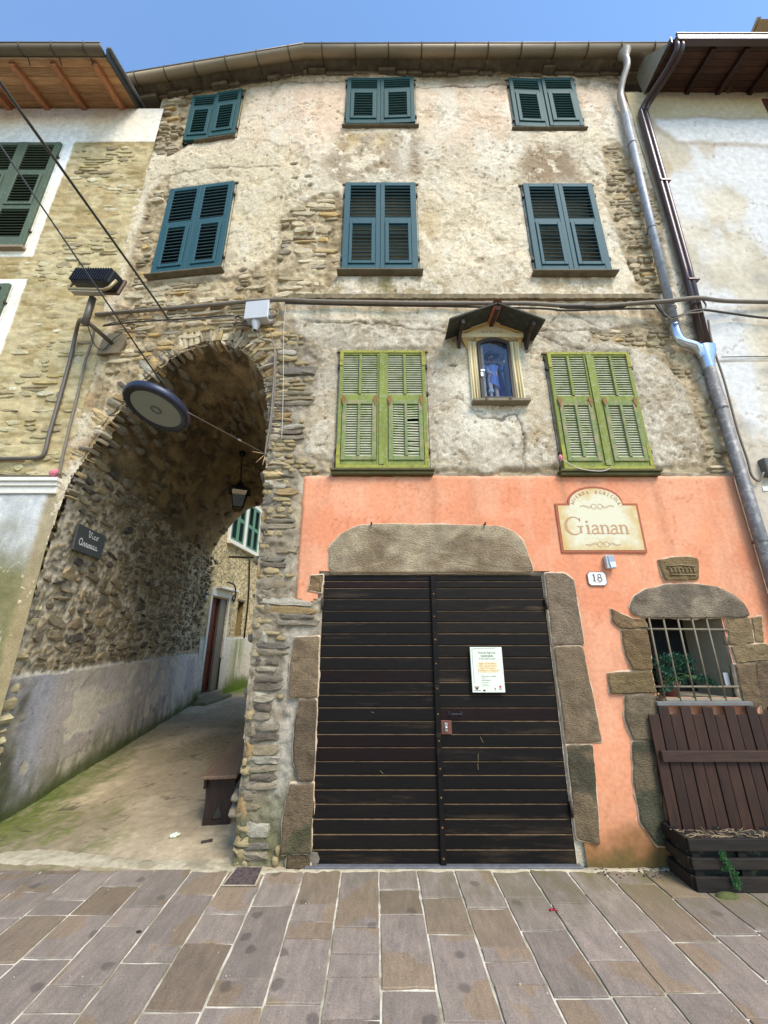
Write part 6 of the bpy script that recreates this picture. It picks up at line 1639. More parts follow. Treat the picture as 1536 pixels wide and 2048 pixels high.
for (wa, wb, wc, wd) in (NW1, NW2):
    ww, hh = wb - wa, wd - wc; MM = G2.aff(wa, wc, 0.0)
    recess(MM, ww, hh, ah)
    f = MB(); f.box(-0.10, 0, -0.05, 0.02, -0.02, hh); f.box(ww, ww + 0.10, -0.05, 0.02, -0.02, hh); f.box(-0.1, ww + 0.1, -0.05, 0.02, hh + 0.001, hh + 0.12); f.build('window_frame', bpy.data.materials['white_painted_frame'], ah, M=MM)
    f = MB(); f.box(-0.12, ww + 0.12, -0.14, 0.02, -0.14, -0.021); f.build('window_sill', bpy.data.materials['white_painted_frame'], ah, M=MM, bevel=0.005)
    for side, x0 in ((-1, 0), (1, ww / 2 + 0.002)):
        shutter_leaf(MM @ Matrix.Translation((x0, -0.01, 0)), ww / 2 - 0.002, hh, side, [(0.05, 0.46, 0.2, 0.8), (0.54, 0.94, 0.2, 0.8)], (mat_plain('alley_green', (88, 128, 92), rough=0.6), M_slatd), ah, 0.06, 0.045, 0.008, math.radians(40), as_stuff=True)
wa, wb, wc, wd = NICH
f = MB(); f.add([(wa, -0.01, wc), (wb, -0.01, wc), (wb, -0.01, wd), (wa, -0.01, wd), (wa, 0.25, wc), (wb, 0.25, wc), (wb, 0.25, wd), (wa, 0.25, wd)], [(4, 5, 6, 7), (0, 4, 7, 3), (1, 2, 6, 5), (0, 1, 5, 4), (3, 7, 6, 2)]); f.build('wall_niche', mat_plain('niche_plaster', (150, 130, 84), rough=0.95, var=0.3), ah, M=M2)
f = MB(); f.box(wa - 0.05, wb + 0.05, -0.03, 0.02, wd - 0.01, wd + 0.04); f.build('niche_lintel', M_osill, ah, M=M2)
# rear mass so that the passage stays dark, open sky beyond
mb = MB(); mb.box(-9.5, -5.0, 9.75, 17.6, -0.02, 8.6); mb.build('rear_masonry', bpy.data.materials['olive_plain'], ah)
# closing house at the end of the alley and wall on its right side
eh = thing('end_house', 'pale yellow house closing the far end of the alley', 'house', (-3.0, 17.4, 0))
mb = MB(); mb.box(-6.0, 0.5, 17.2, 20, -0.02, 3.6); mb.build('wall', mat_plain('end_wall', (214, 194, 146), rough=0.95, var=0.15, scale=2), eh)  # unseen; height trimmed to let light into the alley
mb = MB(); mb.box(-1.2, -0.9, 9.8, 17.1, -0.02, 1.8); mb.build('side_wing', mat_plain('side_wall', (206, 188, 146), rough=0.95, var=0.15, scale=2), eh)  # unseen; cut down to a low wall to open the alley to the sky
# ================================================================== THINGS
def cat_curve(P, per=6): return [Vector(p) for p in catmull([tuple(p) for p in P], per)]
# ---- drainpipes
M_zinc = mat_plain('galvanised_zinc', (160, 162, 166), rough=0.55, metal=0.3, var=0.16, scale=7, bump=0.05, spots=((120, 124, 134), 0.45, 0.6, 0.6, 16))
M_zincold = mat_plain('weathered_zinc', (120, 118, 116), rough=0.6, metal=0.4, var=0.25, scale=9, spots=((168, 164, 158), 0.5, 0.6, 0.6, 18), sx=(1, 1, 0.3))
M_zincnew = mat_plain('new_zinc', (206, 214, 222), rough=0.22, metal=0.85, var=0.06, scale=8, bump=0.02)
M_pipetop = mat_plain('painted_pipe', (176, 166, 150), rough=0.5, metal=0.2, var=0.14, scale=6, sx=(1, 1, 0.3))
zp = thing('drainpipe', 'grey zinc drainpipe from the gutter to the paving at the right corner', 'drainpipe', (3.36, 3.36, 0))
py = WY - 0.075
b = MB(); b.lathe([(0.085, 0.0), (0.075, -0.03), (0.04, -0.11), (0.038, -0.13)], 14, M=Matrix.Translation((3.365, WY - 0.21, 9.37))); b.build('outlet_funnel', M_pipetop, zp, smooth=True)
top = cat_curve([(3.365, WY - 0.21, 9.26), (3.36, WY - 0.20, 9.1), (3.30, WY - 0.13, 8.9), (3.27, py, 8.72), (3.262, py, 8.5), (3.255, py, 8.2)])
b = MB(); b.tube(top, 0.042, 14); b.build('upper_bend', M_pipetop, zp, smooth=True)
b = MB(); b.tube([(3.258, py, 8.3), (3.19, py, 6.6), (3.125, py, 4.76)], 0.044, 14); b.build('pipe', M_zinc, zp, smooth=True)
b = MB(); b.tube(cat_curve([(3.122, py, 4.78), (3.118, py, 4.66), (3.15, py, 4.56), (3.24, py, 4.52), (3.29, py, 4.49), (3.325, py, 4.42), (3.335, py, 4.36)]), 0.047, 14); b.build('swan_neck', M_zincnew, zp, smooth=True)
b = MB()
for (zz, xx_, hw, hd) in ((0, 0, 0, 0),): pass
v_ = []; K = 14
for (z, cx, hx, hy) in ((4.50, 3.385, 0.085, 0.055), (4.43, 3.38, 0.085, 0.055), (4.28, 3.36, 0.055, 0.052), (4.22, 3.358, 0.052, 0.052)):
    for j in range(K):
        a = 2 * math.pi * j / K; ex = 0.6 if z > 4.4 else 1.0
        v_.append((cx + hx * math.copysign(abs(math.cos(a)) ** ex, math.cos(a)), py + hy * math.copysign(abs(math.sin(a)) ** ex, math.sin(a)), z))
f_ = [(i * K + j, i * K + (j + 1) % K, (i + 1) * K + (j + 1) % K, (i + 1) * K + j) for i in range(3) for j in range(K)]
b.add(v_, f_); b.build('collector_funnel', M_zincnew, zp, smooth=True)
b = MB(); b.tube([(3.358, py, 4.26), (3.356, py, 2.2), (3.355, py, 0.0)], 0.051, 14); b.build('lower_pipe', M_zincold, zp, smooth=True)
for (x, z, r) in ((3.235, 7.7, .048), (3.175, 6.2, .048), (3.14, 5.0, .048), (3.357, 3.75, .055), (3.356, 2.4, .055), (3.355, 1.0, .055)):
    b = MB(); b.lathe([(r, -0.012), (r + 0.003, 0), (r, 0.012)], 14, M=Matrix.Translation((x, py, z))); b.beam((x + 0.0, py, z), (x + 0.0, WY + 0.02, z), 0.014, 0.02); b.build('pipe_clip', M_zincold, zp, smooth=True)
bp = thing('drainpipe', 'twin dark brown drainpipe slanting under the right eave and down beside the zinc pipe', 'drainpipe', (3.46, 3.38, 4.3))
for k_, off in enumerate((0.0, 0.062)):
    P = cat_curve([(3.74 + off, RY - 0.52, 8.83), (3.735 + off, RY - 0.50, 8.72), (3.68 + off, RY - 0.36, 8.62), (3.56 + off, RY - 0.14, 8.50), (3.50 + off, RY - 0.06, 8.40), (3.485 + off, RY - 0.055, 8.25), (3.46 + off, RY - 0.055, 7.2)], 5)
    P += [Vector((3.425 + off * 0.9, RY - 0.055, 5.6)), Vector((3.372 + off * 0.8, RY - 0.055, 4.46))]
    b = MB(); b.tube(P, 0.033, 10); b.build('pipe', M_brown, bp, smooth=True)
for z, x in ((7.0, 3.485), (5.4, 3.45)):
    b = MB(); b.box(x - 0.045, x + 0.085, RY - 0.095, RY - 0.04, z - 0.014, z + 0.014); b.build('pipe_clip', M_brown, bp, bevel=0.004)

# ---- cables along the facade
M_cable = mat_plain('old_cable', (128, 116, 100), rough=0.7, var=0.2, scale=14); M_cabled = mat_plain('dark_cable', (72, 64, 56), rough=0.7, var=0.2); M_cablew = mat_plain('pale_cable', (206, 200, 186), rough=0.6, var=0.1); M_cblack = mat_plain('black_cable', (26, 26, 30), rough=0.5, var=0.1)
def cable(name, label, pts, r, mat, per=5, n=8, sag=None, cat='cable'):
    P = cat_curve(pts, per); b = MB(); b.tube(P, r, n); o = b.build(name, mat, smooth=True); return tag(o, label, cat)
def wp(u, v, out=0.03):
    s, z = W(u, v, out); return WP(s, z, out)
def rp(u, v, out=0.04): 
    s, z = FR.px(u, v, out); return FR.pt(s, z, out)
cable('wall_cable', 'thick grey cable bundle strung right across the front under the ledge', [wp(192, 629), wp(300, 620), wp(420, 610), wp(520, 601, .05), wp(575, 600, .07), wp(640, 603, .07), wp(760, 605, .07), wp(900, 607, .07), wp(1050, 607, .07), wp(1120, 611, .075), wp(1200, 612, .08), wp(1270, 607, .10), wp(1340, 602, .16), rp(1395, 596, .16), rp(1450, 602, .08), rp(1536, 604, .05), rp(1640, 606, .05)], 0.022, M_cable, 5)
cable('wall_cable', 'thin dark cable sagging just below the thick bundle', [wp(570, 606, .06), wp(700, 610, .05), wp(900, 613, .05), wp(1080, 617, .05), wp(1130, 621, .05), wp(1230, 618, .06), wp(1310, 617, .07)], 0.010, M_cabled, 4)
b = MB(); b.tube(cat_curve([wp(1120, 613, .072), wp(1135, 613, .072), wp(1240, 612, .076), wp(1250, 611, .08)], 4), [0.018] * 4 + [0.026] * 5 + [0.018] * 4, 8); tag(b.build('cable_splice', M_cabled, smooth=True), 'swollen dark splice on the cable right of the shrine roof', 'cable splice')
cable('wall_cable', 'looping cable bundle tied round both drainpipes', [wp(1310, 606, .07), wp(1322, 622, .09), wp(1335, 634, .12), wp(1352, 634, .17), rp(1378, 624, .17), rp(1400, 620, .15), rp(1420, 621, .12), rp(1470, 628, .06), rp(1536, 636, .05), rp(1640, 640, .05)], 0.012, M_cabled, 5)
cable('wall_cable', 'second loop of cable between the zinc and brown pipes', [wp(1315, 604, .08), wp(1330, 628, .10), wp(1345, 638, .16), rp(1375, 627, .18), rp(1402, 624, .15), rp(1412, 612, .1), rp(1405, 600, .12)], 0.008, M_cable, 5)
cable('wall_cable', 'pair of pale wires falling down the right house to the meter box', [rp(1416, 640, .03), rp(1425, 690, .03), rp(1448, 760, .025), rp(1475, 860, .025), rp(1495, 920, .03), rp(1503, 950, .03), rp(1518, 962, .04), rp(1527, 945, .05)], 0.010, M_cable, 4)
cable('wall_cable', 'thin wire level across the right house', [rp(1443, 714, .015), rp(1500, 713, .012), rp(1640, 712, .012)], 0.0045, M_cabled, 2)
cable('wall_cable', 'loose bundle of old wires over the arch, below the thick cable', [wp(206, 652, .05), wp(260, 645, .05), wp(330, 640, .06), wp(400, 636, .05), wp(440, 632, .05), wp(470, 632, .05), wp(492, 640, .06)], 0.009, M_cabled, 5)
cable('wall_cable', 'paler wire waving beside the old bundle over the arch', [wp(208, 650, .06), wp(250, 641, .06), wp(300, 638, .06), wp(345, 643, .06), wp(420, 637, .06), wp(478, 634, .06), wp(494, 650, .06)], 0.006, M_cable, 5)
cable('wall_cable', 'white cable dropping beside the arch from the white junction box', [wp(513, 668, .05), wp(518, 676, .05), wp(530, 681, .05), wp(547, 688, .05), wp(549, 730, .05), wp(546, 780, .05), wp(541, 840, .05), wp(534, 880, .05), wp(530, 912, .04)], 0.009, M_cable, 5)
cable('wall_cable', 'grey wire running beside the white one at the arch', [wp(540, 662, .04), wp(548, 690, .045), wp(552, 720, .045), wp(548, 800, .04), wp(543, 845, .04), wp(536, 900, .035)], 0.006, M_cable, 5)
cable('wall_cable', 'hairline wire down the pier left of the green shutters', [wp(572, 606, .05), wp(568, 650, .03), wp(567, 700, .03), wp(566, 800, .03), wp(563, 880, .03)], 0.003, M_cablew, 4)
for k_, (lab, du) in enumerate((('left of two coils of spare wire by the white box', 0), ('right of two coils of spare wire by the white box', 1))):
    c = WP(*W(486, 648), .06) if du == 0 else WP(*W(548, 636), .06)
    b = MB()
    for q in range(3):
        P = [c + Vector(((0.055 + 0.008 * q) * math.cos(t * 0.52), -0.01 * q, (0.07 - 0.01 * q) * math.sin(t * 0.52))) for t in range(13)]; b.tube(P, 0.006, 6)
    tag(b.build('wire_coil', M_cable, smooth=True), lab, 'wire coil', 'coils of spare wire beside the white box')
# ---- white junction box
s_, z_ = W(522, 638); JB = WP(s_, z_, 0.0)
jb = thing('junction_box', 'white plastic junction box on the wall above the right haunch of the arch', 'junction box', JB)
MJ = WM(s_, z_, 0.0); M_wpl = mat_plain('white_plastic', (200, 200, 198), rough=0.4, var=0.04)
b = MB(); b.box(-0.125, 0.125, -0.11, -0.01, -0.10, 0.13); b.build('case', M_wpl, jb, M=MJ, bevel=0.014, segs=2)
b = MB(); b.box(-0.135, 0.135, -0.125, -0.112, -0.105, 0.135); b.build('lid', M_wpl, jb, M=MJ, bevel=0.006)
b = MB(); b.lathe([(0.055, 0), (0.05, -0.03), (0.026, -0.10), (0.022, -0.11)], 12, M=MJ @ Matrix.Translation((-0.02, -0.06, -0.10))); b.build('cable_gland', M_wpl, jb, smooth=True)
for sg in (-1, 1):
    b = MB(); b.prism([(sg * 0.126, 0.06), (sg * 0.17, -0.06), (sg * 0.126, -0.09)][::sg], -0.04, -0.012); b.build('mounting_lug', M_wpl, jb, M=MJ)

# ---- floodlight on its bracket
arm_w = WP(*W(227, 690), 0.0); el = Vector((-3.14, 3.28, arm_w.z - 0.02)); up_ = Vector((-3.135, 3.28, 5.06))
fl = thing('floodlight', 'black ribbed floodlight on a pipe bracket left above the arch', 'floodlight', arm_w)
M_gpipe = mat_plain('bracket_pipe', (112, 102, 90), rough=0.5, metal=0.4, var=0.15)
s_, z_ = W(227, 690); MF = WM(s_, z_, 0)
b = MB(); b.prism([(-0.16, -0.13), (0.12, -0.14), (0.17, 0.02), (0.15, 0.12), (-0.06, 0.15), (-0.13, 0.06)], -0.03, -0.005); b.build('wall_plate', mat_plain('bracket_plate', (140, 124, 96), rough=0.7, metal=0.2, var=0.25), fl, M=MF)
b = MB(); b.tube([arm_w + Vector((0, -0.03, 0)), el], 0.024, 10); b.build('arm', M_gpipe, fl, smooth=True)
b = MB(); b.tube([el + Vector((0, 0, -0.05)), up_], 0.034, 12); b.build('post', M_gpipe, fl, smooth=True)
Rf = Matrix.Translation(up_ + Vector((0.02, -0.02, 0.20))) @ Matrix.Rotation(math.radians(15), 4, 'Y') @ Matrix.Rotation(math.radians(-12), 4, 'Z')
M_fblk = mat_plain('black_aluminium', (34, 34, 38), rough=0.45, metal=0.3, var=0.1)
b = MB(); b.box(-0.27, 0.27, -0.08, 0.05, -0.085, 0.095, Rf); hd = b.build('housing', M_fblk, fl, bevel=0.02, segs=2)
for i in range(15):
    x = -0.252 + i * 0.036; b = MB(); b.box(x - 0.006, x + 0.006, -0.10, -0.078, -0.075, 0.088, Rf); b.build('cooling_fin', M_fblk, hd)
b = MB(); b.box(-0.285, 0.285, 0.052, 0.085, -0.10, 0.11, Rf); b.build('front_frame', mat_plain('brown_frame', (104, 82, 64), rough=0.5, metal=0.3), fl, bevel=0.01)
b = MB(); b.tube([Rf @ Vector(p) for p in [(0.29, -0.02, 0.0), (0.29, -0.04, -0.12), (0.25, -0.05, -0.165), (-0.25, -0.05, -0.165), (-0.29, -0.04, -0.12), (-0.29, -0.02, 0.0)]], 0.016, 8); b.build('yoke', mat_plain('yoke_metal', (170, 152, 112), rough=0.5, metal=0.4, var=0.2), fl, smooth=True)
b = MB(); b.box(-0.20, 0.24, -0.06, 0.0, -0.205, -0.19, Rf); b.build('mounting_plate', mat_plain('pale_plate', (176, 164, 144), rough=0.6, metal=0.2), fl, bevel=0.003)
def lp(u, v, out=0.03): s, z = FL.px(u, v, out); return FL.pt(s, z, out)
cable('conduit', 'rigid grey conduit bending down the olive wall from the floodlight', [el + Vector((0.02, 0, -0.01)), lp(160, 640, .25), lp(152, 665, .06), lp(140, 720, .03), lp(118, 800, .03), lp(98, 870, .03), lp(90, 902, .03), lp(78, 915, .03), lp(40, 917, .03), lp(-60, 918, .03)], 0.019, M_gpipe, 5, 10, cat='conduit')
cable('wall_cable', 'twin cables down the olive wall right of the rigid conduit', [lp(190, 655, .05), lp(182, 690, .03), lp(170, 725, .03), lp(155, 790, .03), lp(140, 850, .03), lp(125, 915, .03), lp(118, 950, .03)], 0.013, M_cable, 5)
cable('wall_cable', 'thin loop of wire hanging from the floodlight bracket', [el + Vector((0.03, 0, -.05)), wp(180, 665, .2), wp(190, 690, .1), wp(206, 700, .05), wp(225, 680, .06), wp(245, 665, .05)], 0.005, M_cabled, 5)
b = MB(); rr_ = random.Random(4); c0 = lp(108, 946, .05); b.lathe([(0.001, -.05), (0.03, -.03), (.035, 0.01), (.02, .04), (.001, .05)], 8, M=Matrix.Translation(c0) @ Matrix.Rotation(0.8, 4, 'Y')); tag(b.build('pink_rag', mat_plain('pink_cloth', (224, 130, 140), rough=0.9, var=0.2), smooth=True), 'scrap of pink rag on the white moulding', 'rag')

# ---- lamp slung on its cable, and the overhead cables
anchor = wp(531, 908, 0.03)
lampc = onY(315, 815, 2.02); hook = onY(305, 752, 2.06)
nlp = thing('street_lamp', 'round dark street lamp slung on a cable before the archway', 'street lamp', lampc)
M_lrim = mat_plain('blue_grey_lamp_metal', (48, 52, 70), rough=0.4, metal=0.4, var=0.06, bump=0)
M_ldark = mat_plain('black_lamp_ring', (18, 19, 24), rough=0.5, bump=0); M_lglass = mat_plain('frosted_lens', (128, 132, 120), rough=0.35, var=0.05, bump=0)
RL = 0.187
RLm = Matrix.Translation(lampc) @ Matrix.Rotation(math.radians(10), 4, 'Y') @ Matrix.Rotation(math.radians(-14), 4, 'X')
b = MB(); b.lathe([(0.001, .055), (RL * .55, .05), (RL * .96, .022), (RL, .012), (RL, -.018), (RL * .97, -.024), (RL * .93, -.026)], 48, M=RLm); b.build('housing', M_lrim, nlp, smooth=True)
b = MB(); b.lathe([(RL * .93, -.026), (RL * .78, -.022), (RL * .76, -.016)], 48, M=RLm); b.build('lens_ring', M_ldark, nlp, smooth=True)
b = MB(); b.lathe([(RL * .765, -.019), (RL * .5, -.020), (0.0005, -.021)], 48, M=RLm); ln = b.build('lens', M_lglass, nlp, smooth=True)
b = MB(); b.lathe([(.034, -.0225), (.022, -.024), (.0215, -.0225)], 24, M=RLm); b.build('lens_mark', mat_plain('lens_mark_grey', (84, 90, 88), rough=0.4, bump=0), ln)
for q in range(7):
    a = q * math.tau / 7; b = MB(); b.lathe([(.0055, -.0235), (.0005, -.0245)], 8, M=RLm @ Matrix.Translation((.0285 * math.cos(a), .0285 * math.sin(a), 0))); b.build('lens_dot', bpy.data.materials['lens_mark_grey'], ln)
for q in range(20):
    a = q * math.tau / 20; b = MB(); b.tube([RLm @ Vector((RL * .93 * math.cos(a), RL * .93 * math.sin(a), -.026)), RLm @ Vector((RL * .93 * math.cos(a), RL * .93 * math.sin(a), -.031))], .0045, 6); b.build('screw', M_ldark, nlp)
top = RLm.inverted() @ hook
for sg in (-1, 1):
    b = MB(); b.beam((sg * .075, 0, .045), (sg * .022, top.y * 0.5, .125), .028, .008, up=(0, 1, 0)); b.beam((sg * .075, -.04, .05), (sg * .075, .04, .05), .02, .008); b.build('hanger', M_lrim, nlp, M=RLm)
b = MB(); b.box(-.034, .034, top.y * .5 - .02, top.y * .5 + .02, .122, .135); b.build('hanger_plate', M_lrim, nlp, M=RLm)
hk = RLm @ Vector((0, top.y * .5, .135))
d0 = onY(0, 290, 1.25); far = hk + (d0 - hk) * 6.5
cable('lamp_cable', 'taut black cable rising left from the slung lamp over the lane', [hk, hk.lerp(far, .3), hk.lerp(far, .7), far], 0.0042, M_cblack, 3)
cable('lamp_cable', 'thin steel stay from the slung lamp to the arch edge', [RLm @ Vector((RL, 0, 0)), (RLm @ Vector((RL, 0, 0))).lerp(anchor, .5), anchor], 0.0035, M_gpipe, 3)
tn = (RLm @ Vector((RL, 0, 0))).lerp(anchor, .55); dd = (anchor - lampc).normalized()
b = MB(); b.tube([tn - dd * .035, tn, tn + dd * .035], [.004, .010, .004], 8); tag(b.build('turnbuckle', M_chrome, smooth=True), 'little bright turnbuckle on the lamp stay', 'turnbuckle')
b = MB()
for tip in ((505, 903), (512, 925), (525, 930)): b.tube([anchor, onY(tip[0], tip[1], 3.36)], .0035, 5)
tag(b.build('bare_wire', mat_plain('bare_wire_metal', (196, 160, 110), rough=0.5, metal=0.3), smooth=True), 'bare wire ends splayed at the arch edge', 'wire')
wa_ = wp(337, 637, .04); d1 = onY(0, 165, 1.45); far2 = wa_ + (d1 - wa_) * 3.2
cable('overhead_cable', 'thick twisted overhead cable from the wall above the arch out over the lane', [wa_ + Vector((.12, .0, -.01)), wa_, wa_.lerp(far2, .06), wa_.lerp(far2, .4), wa_.lerp(far2, .8), far2], 0.0105, mat_plain('overhead_sheath', (84, 78, 60), rough=0.6, var=0.15), 4)
cable('overhead_cable', 'thin black wire running along the thick overhead cable', [wa_ + Vector((.0, .0, -.02)), wa_.lerp(far2, .06) + Vector((0.01, 0, -.014)), wa_.lerp(far2, .4) + Vector((0.01, 0, -.014)), far2 + Vector((0.01, 0, -.014))], 0.005, M_cblack, 4)

# ---- wrought lantern hanging in the vault
LY_ = 6.0; lt = onY(481, 968, LY_); lbm = onY(474, 1024, LY_); ltop = onY(484, 914, LY_)
lan = thing('lantern', 'black wrought iron lantern hanging by a chain inside the vaulted passage', 'lantern', lt)
M_wi = mat_plain('wrought_iron', (24, 22, 20), rough=0.6, metal=0.3, var=0.15)
Hl = (lt.z - lbm.z); cx_, cy_ = (lt.x + lbm.x) / 2 + 0.0, LY_
MLn = Matrix.Translation((cx_, cy_, lt.z)) @ Matrix.Rotation(math.radians(20), 4, 'Z')
def ring4(r, z): return [(r * math.cos(math.radians(45 + 90 * k)), r * math.sin(math.radians(45 + 90 * k)), z) for k in range(4)]
rt, rm, rb_ = .05, .20, .105
b = MB(); vs = ring4(.03, 0.0) + ring4(.10, -.045) + ring4(.25, -.13) + ring4(.25, -.14) + ring4(.08, -.055); fs = [(i * 4 + j, i * 4 + (j + 1) % 4, (i + 1) * 4 + (j + 1) % 4, (i + 1) * 4 + j) for i in range(4) for j in range(4)]; b.add(vs, fs + [(0, 1, 2, 3)])
b.build('roof', M_wi, lan, M=MLn)
b = MB(); b.lathe([(.045, 0), (.06, .012), (.03, .03), (.02, .05), (.012, .06)], 10, M=MLn); b.build('finial', M_wi, lan, smooth=True)
for j in range(4):
    p, q = ring4(.175, -.135)[j], ring4(rb_, -Hl * .86)[j]; b = MB(); b.tube([p, q], .008, 6, M=MLn); b.build('corner_bar', M_wi, lan)
    p2, q2 = ring4(.168, -.14)[(j + 1) % 4], ring4(rb_ - .006, -Hl * .86)[(j + 1) % 4]; p3, q3 = ring4(.168, -.14)[j], ring4(rb_ - .006, -Hl * .86)[j]
    b = MB(); b.add([p3, p2, q2, q3], [(0, 1, 2, 3)]); b.build('pane', mat_glass('lantern_glass', (.62, .66, .58), .06) if j == 0 else bpy.data.materials['lantern_glass'], lan, M=MLn)
b = MB()
for j in range(4): b.tube([ring4(rb_, -Hl * .86)[j], ring4(rb_, -Hl * .86)[(j + 1) % 4]], .009, 6, M=MLn)
for j in range(4):
    p = Vector(ring4(rb_, -Hl * .86)[j]); b.tube([p, p * .8 + Vector((0, 0, -.04 - Hl * .17)), Vector((0, 0, -Hl * .98))], .006, 6, M=MLn)
b.build('base_scroll', M_wi, lan, smooth=True)
nlk = 9; ch0 = MLn @ Vector((0, 0, .055)); 
for k in range(nlk):
    c = ch0.lerp(ltop, (k + .5) / nlk); Lk = (ltop - ch0).length / nlk * .62; b = MB(); P = [(Lk * .42 * math.cos(t * math.tau / 8), 0, Lk * math.sin(t * math.tau / 8)) for t in range(9)]; b.tube(P, .006, 5, caps=False, M=Matrix.Translation(c) @ Matrix.Rotation(math.pi / 2 * (k % 2), 4, 'Z')); b.build('chain_link', M_wi, lan, smooth=True)
b = MB(); b.lathe([(.012, 0), (.05, .03), (.055, .09), (.03, .11)], 12, M=Matrix.Translation(ltop)); b.build('ceiling_rose', M_wi, lan, smooth=True)
# ---- conduit hook on the alley wall
P = [G2.pt(*on2(447, 1168), .10), G2.pt(*on2(449, 1140), .10), G2.pt(*on2(453, 1118), .12), G2.pt(*on2(462, 1114), .2)]
cable('wall_pipe', 'thin black pipe crossing the alley above the red door', [onY(449, 1166, 11.4), onY(450, 1140, 11.4), onY(455, 1117, 11.3), onY(466, 1114, 11.2), onY(495, 1115, 11.0), onY(512, 1115, 10.8), onY(540, 1115, 10.6)], 0.03, M_wi, 5, cat='pipe')
cable('wall_pipe', 'thin dark pipe down the far alley wall', [G2.pt(on2(497, 1115)[0], 4.0, .04), G2.pt(on2(494, 1200)[0], 2.8, .04), G2.pt(on2(486, 1275)[0], 1.5, .04)], 0.025, M_wi, 3, cat='pipe')
cable('wire_loop', 'curled black wire hanging over the red door frame', [G2.pt(AD[0] + .55, AD[3] + .42, .15), G2.pt(AD[0] + .78, AD[3] + .36, .25), G2.pt(AD[0] + .86, AD[3] + .1, .28), G2.pt(AD[0] + .8, AD[3] - .1, .28), G2.pt(AD[0] + .7, AD[3] + .0, .28), G2.pt(AD[0] + .8, AD[3] + .1, .28)], 0.02, M_wi, 5, cat='wire')
s_, z_ = G1.px(411, 1189); b = MB(); b.box(-.09, .09, -.03, 0.0, -.09, .09); tag(b.build('bell_plate', M_wpl, M=G1.aff(s_, z_, .02), bevel=.01), 'tiny white plate on the passage wall left of the red door', 'plate')

# ================================================================== SIGNS
def ribbon(mb, pts, w, y, M=None, per=5, taper=None):
    """flat stroke in the x-z plane"""
    P = catmull([tuple(p) for p in pts], per) if per else [tuple(p) for p in pts]
    n = len(P); vs = []
    for i, p in enumerate(P):
        a, c = P[max(i - 1, 0)], P[min(i + 1, n - 1)]; dx, dz = c[0] - a[0], c[1] - a[1]; L = math.hypot(dx, dz) or 1
        ww = w * (taper(i / (n - 1)) if taper else 1) / 2; vs += [(p[0] - dz / L * ww, y, p[1] + dx / L * ww), (p[0] + dz / L * ww, y, p[1] - dx / L * ww)]
    mb.add(vs, [(2 * i, 2 * i + 1, 2 * i + 3, 2 * i + 2) for i in range(n - 1)], M)
def arc(cx, cz, rx, rz, a0, a1, n=10): return [(cx + rx * math.cos(math.radians(a0 + (a1 - a0) * i / n)), cz + rz * math.sin(math.radians(a0 + (a1 - a0) * i / n))) for i in range(n + 1)]
def seg(mb, x0, z0, x1, z1, w, y, M=None): ribbon(mb, [(x0, z0), (x1, z1)], w, y, M, 0)
def caps(mb, ch, x, z, h, w, y, M, sr=True):
    """serif capital in a box h tall and ~0.7h wide"""
    T = M @ Matrix.Translation((x, 0, z)); q = h * 0.16; t = h * .035
    def L(a, b, c, d, ww=w): seg(mb, a * h, b * h, c * h, d * h, ww, y, T)
    def s(a, b): 
        if sr: seg(mb, (a - .1) * h, b * h, (a + .1) * h, b * h, w * .7, y, T)
    if ch == 'A': L(.05, 0, .33, 1, w * .7); L(.33, 1, .62, 0, w * 1.2); L(.16, .35, .5, .35, w * .6); s(.05, .02); s(.62, .02)
    elif ch == 'Z': L(.06, .97, .56, .97, w * .8); L(.56, .97, .06, .03, w * 1.2); L(.06, .03, .58, .03, w * .8)
    elif ch == 'I': L(.2, 0, .2, 1, w * 1.2); s(.2, .02); s(.2, .98)
    elif ch == 'E': L(.12, 0, .12, 1, w * 1.2); L(.12, .97, .5, .97, w * .7); L(.12, .5, .42, .5, w * .7); L(.12, .03, .52, .03, w * .7)
    elif ch == 'N': L(.08, 0, .08, 1, w * .7); L(.08, 1, .6, 0, w * 1.2); L(.6, 0, .6, 1, w * .7); s(.08, .02); s(.6, .98)
    elif ch == 'D': L(.12, 0, .12, 1, w * 1.1); ribbon(mb, [(.12 * h, .97 * h)] + [(a * h, b * h) for a, b in arc(.22, .5, .40, .47, 90, -90)] + [(.12 * h, .03 * h)], w, y, T, 0)
    elif ch == 'G': ribbon(mb, [(a * h, b * h) for a, b in arc(.40, .5, .36, .49, 45, 315)], w, y, T, 0); L(.66, .08, .66, .45, w * 1.1); s(.66, .45)
    elif ch == 'C': ribbon(mb, [(a * h, b * h) for a, b in arc(.40, .5, .36, .49, 45, 315)], w, y, T, 0)
    elif ch == 'O': ribbon(mb, [(a * h, b * h) for a, b in arc(.38, .5, .34, .49, 0, 360, 18)], w, y, T, 0)
    elif ch == 'L': L(.14, 0, .14, 1, w * 1.2); L(.14, .03, .52, .03, w * .7); s(.14, .98)
    elif ch == 'R':
        L(.12, 0, .12, 1, w * 1.1); ribbon(mb, [(.12 * h, .97 * h)] + [(a * h, b * h) for a, b in arc(.30, .75, .22, .22, 90, -90)] + [(.12 * h, .53 * h)], w * .9, y, T, 0); L(.3, .53, .58, 0, w); s(.12, .02)
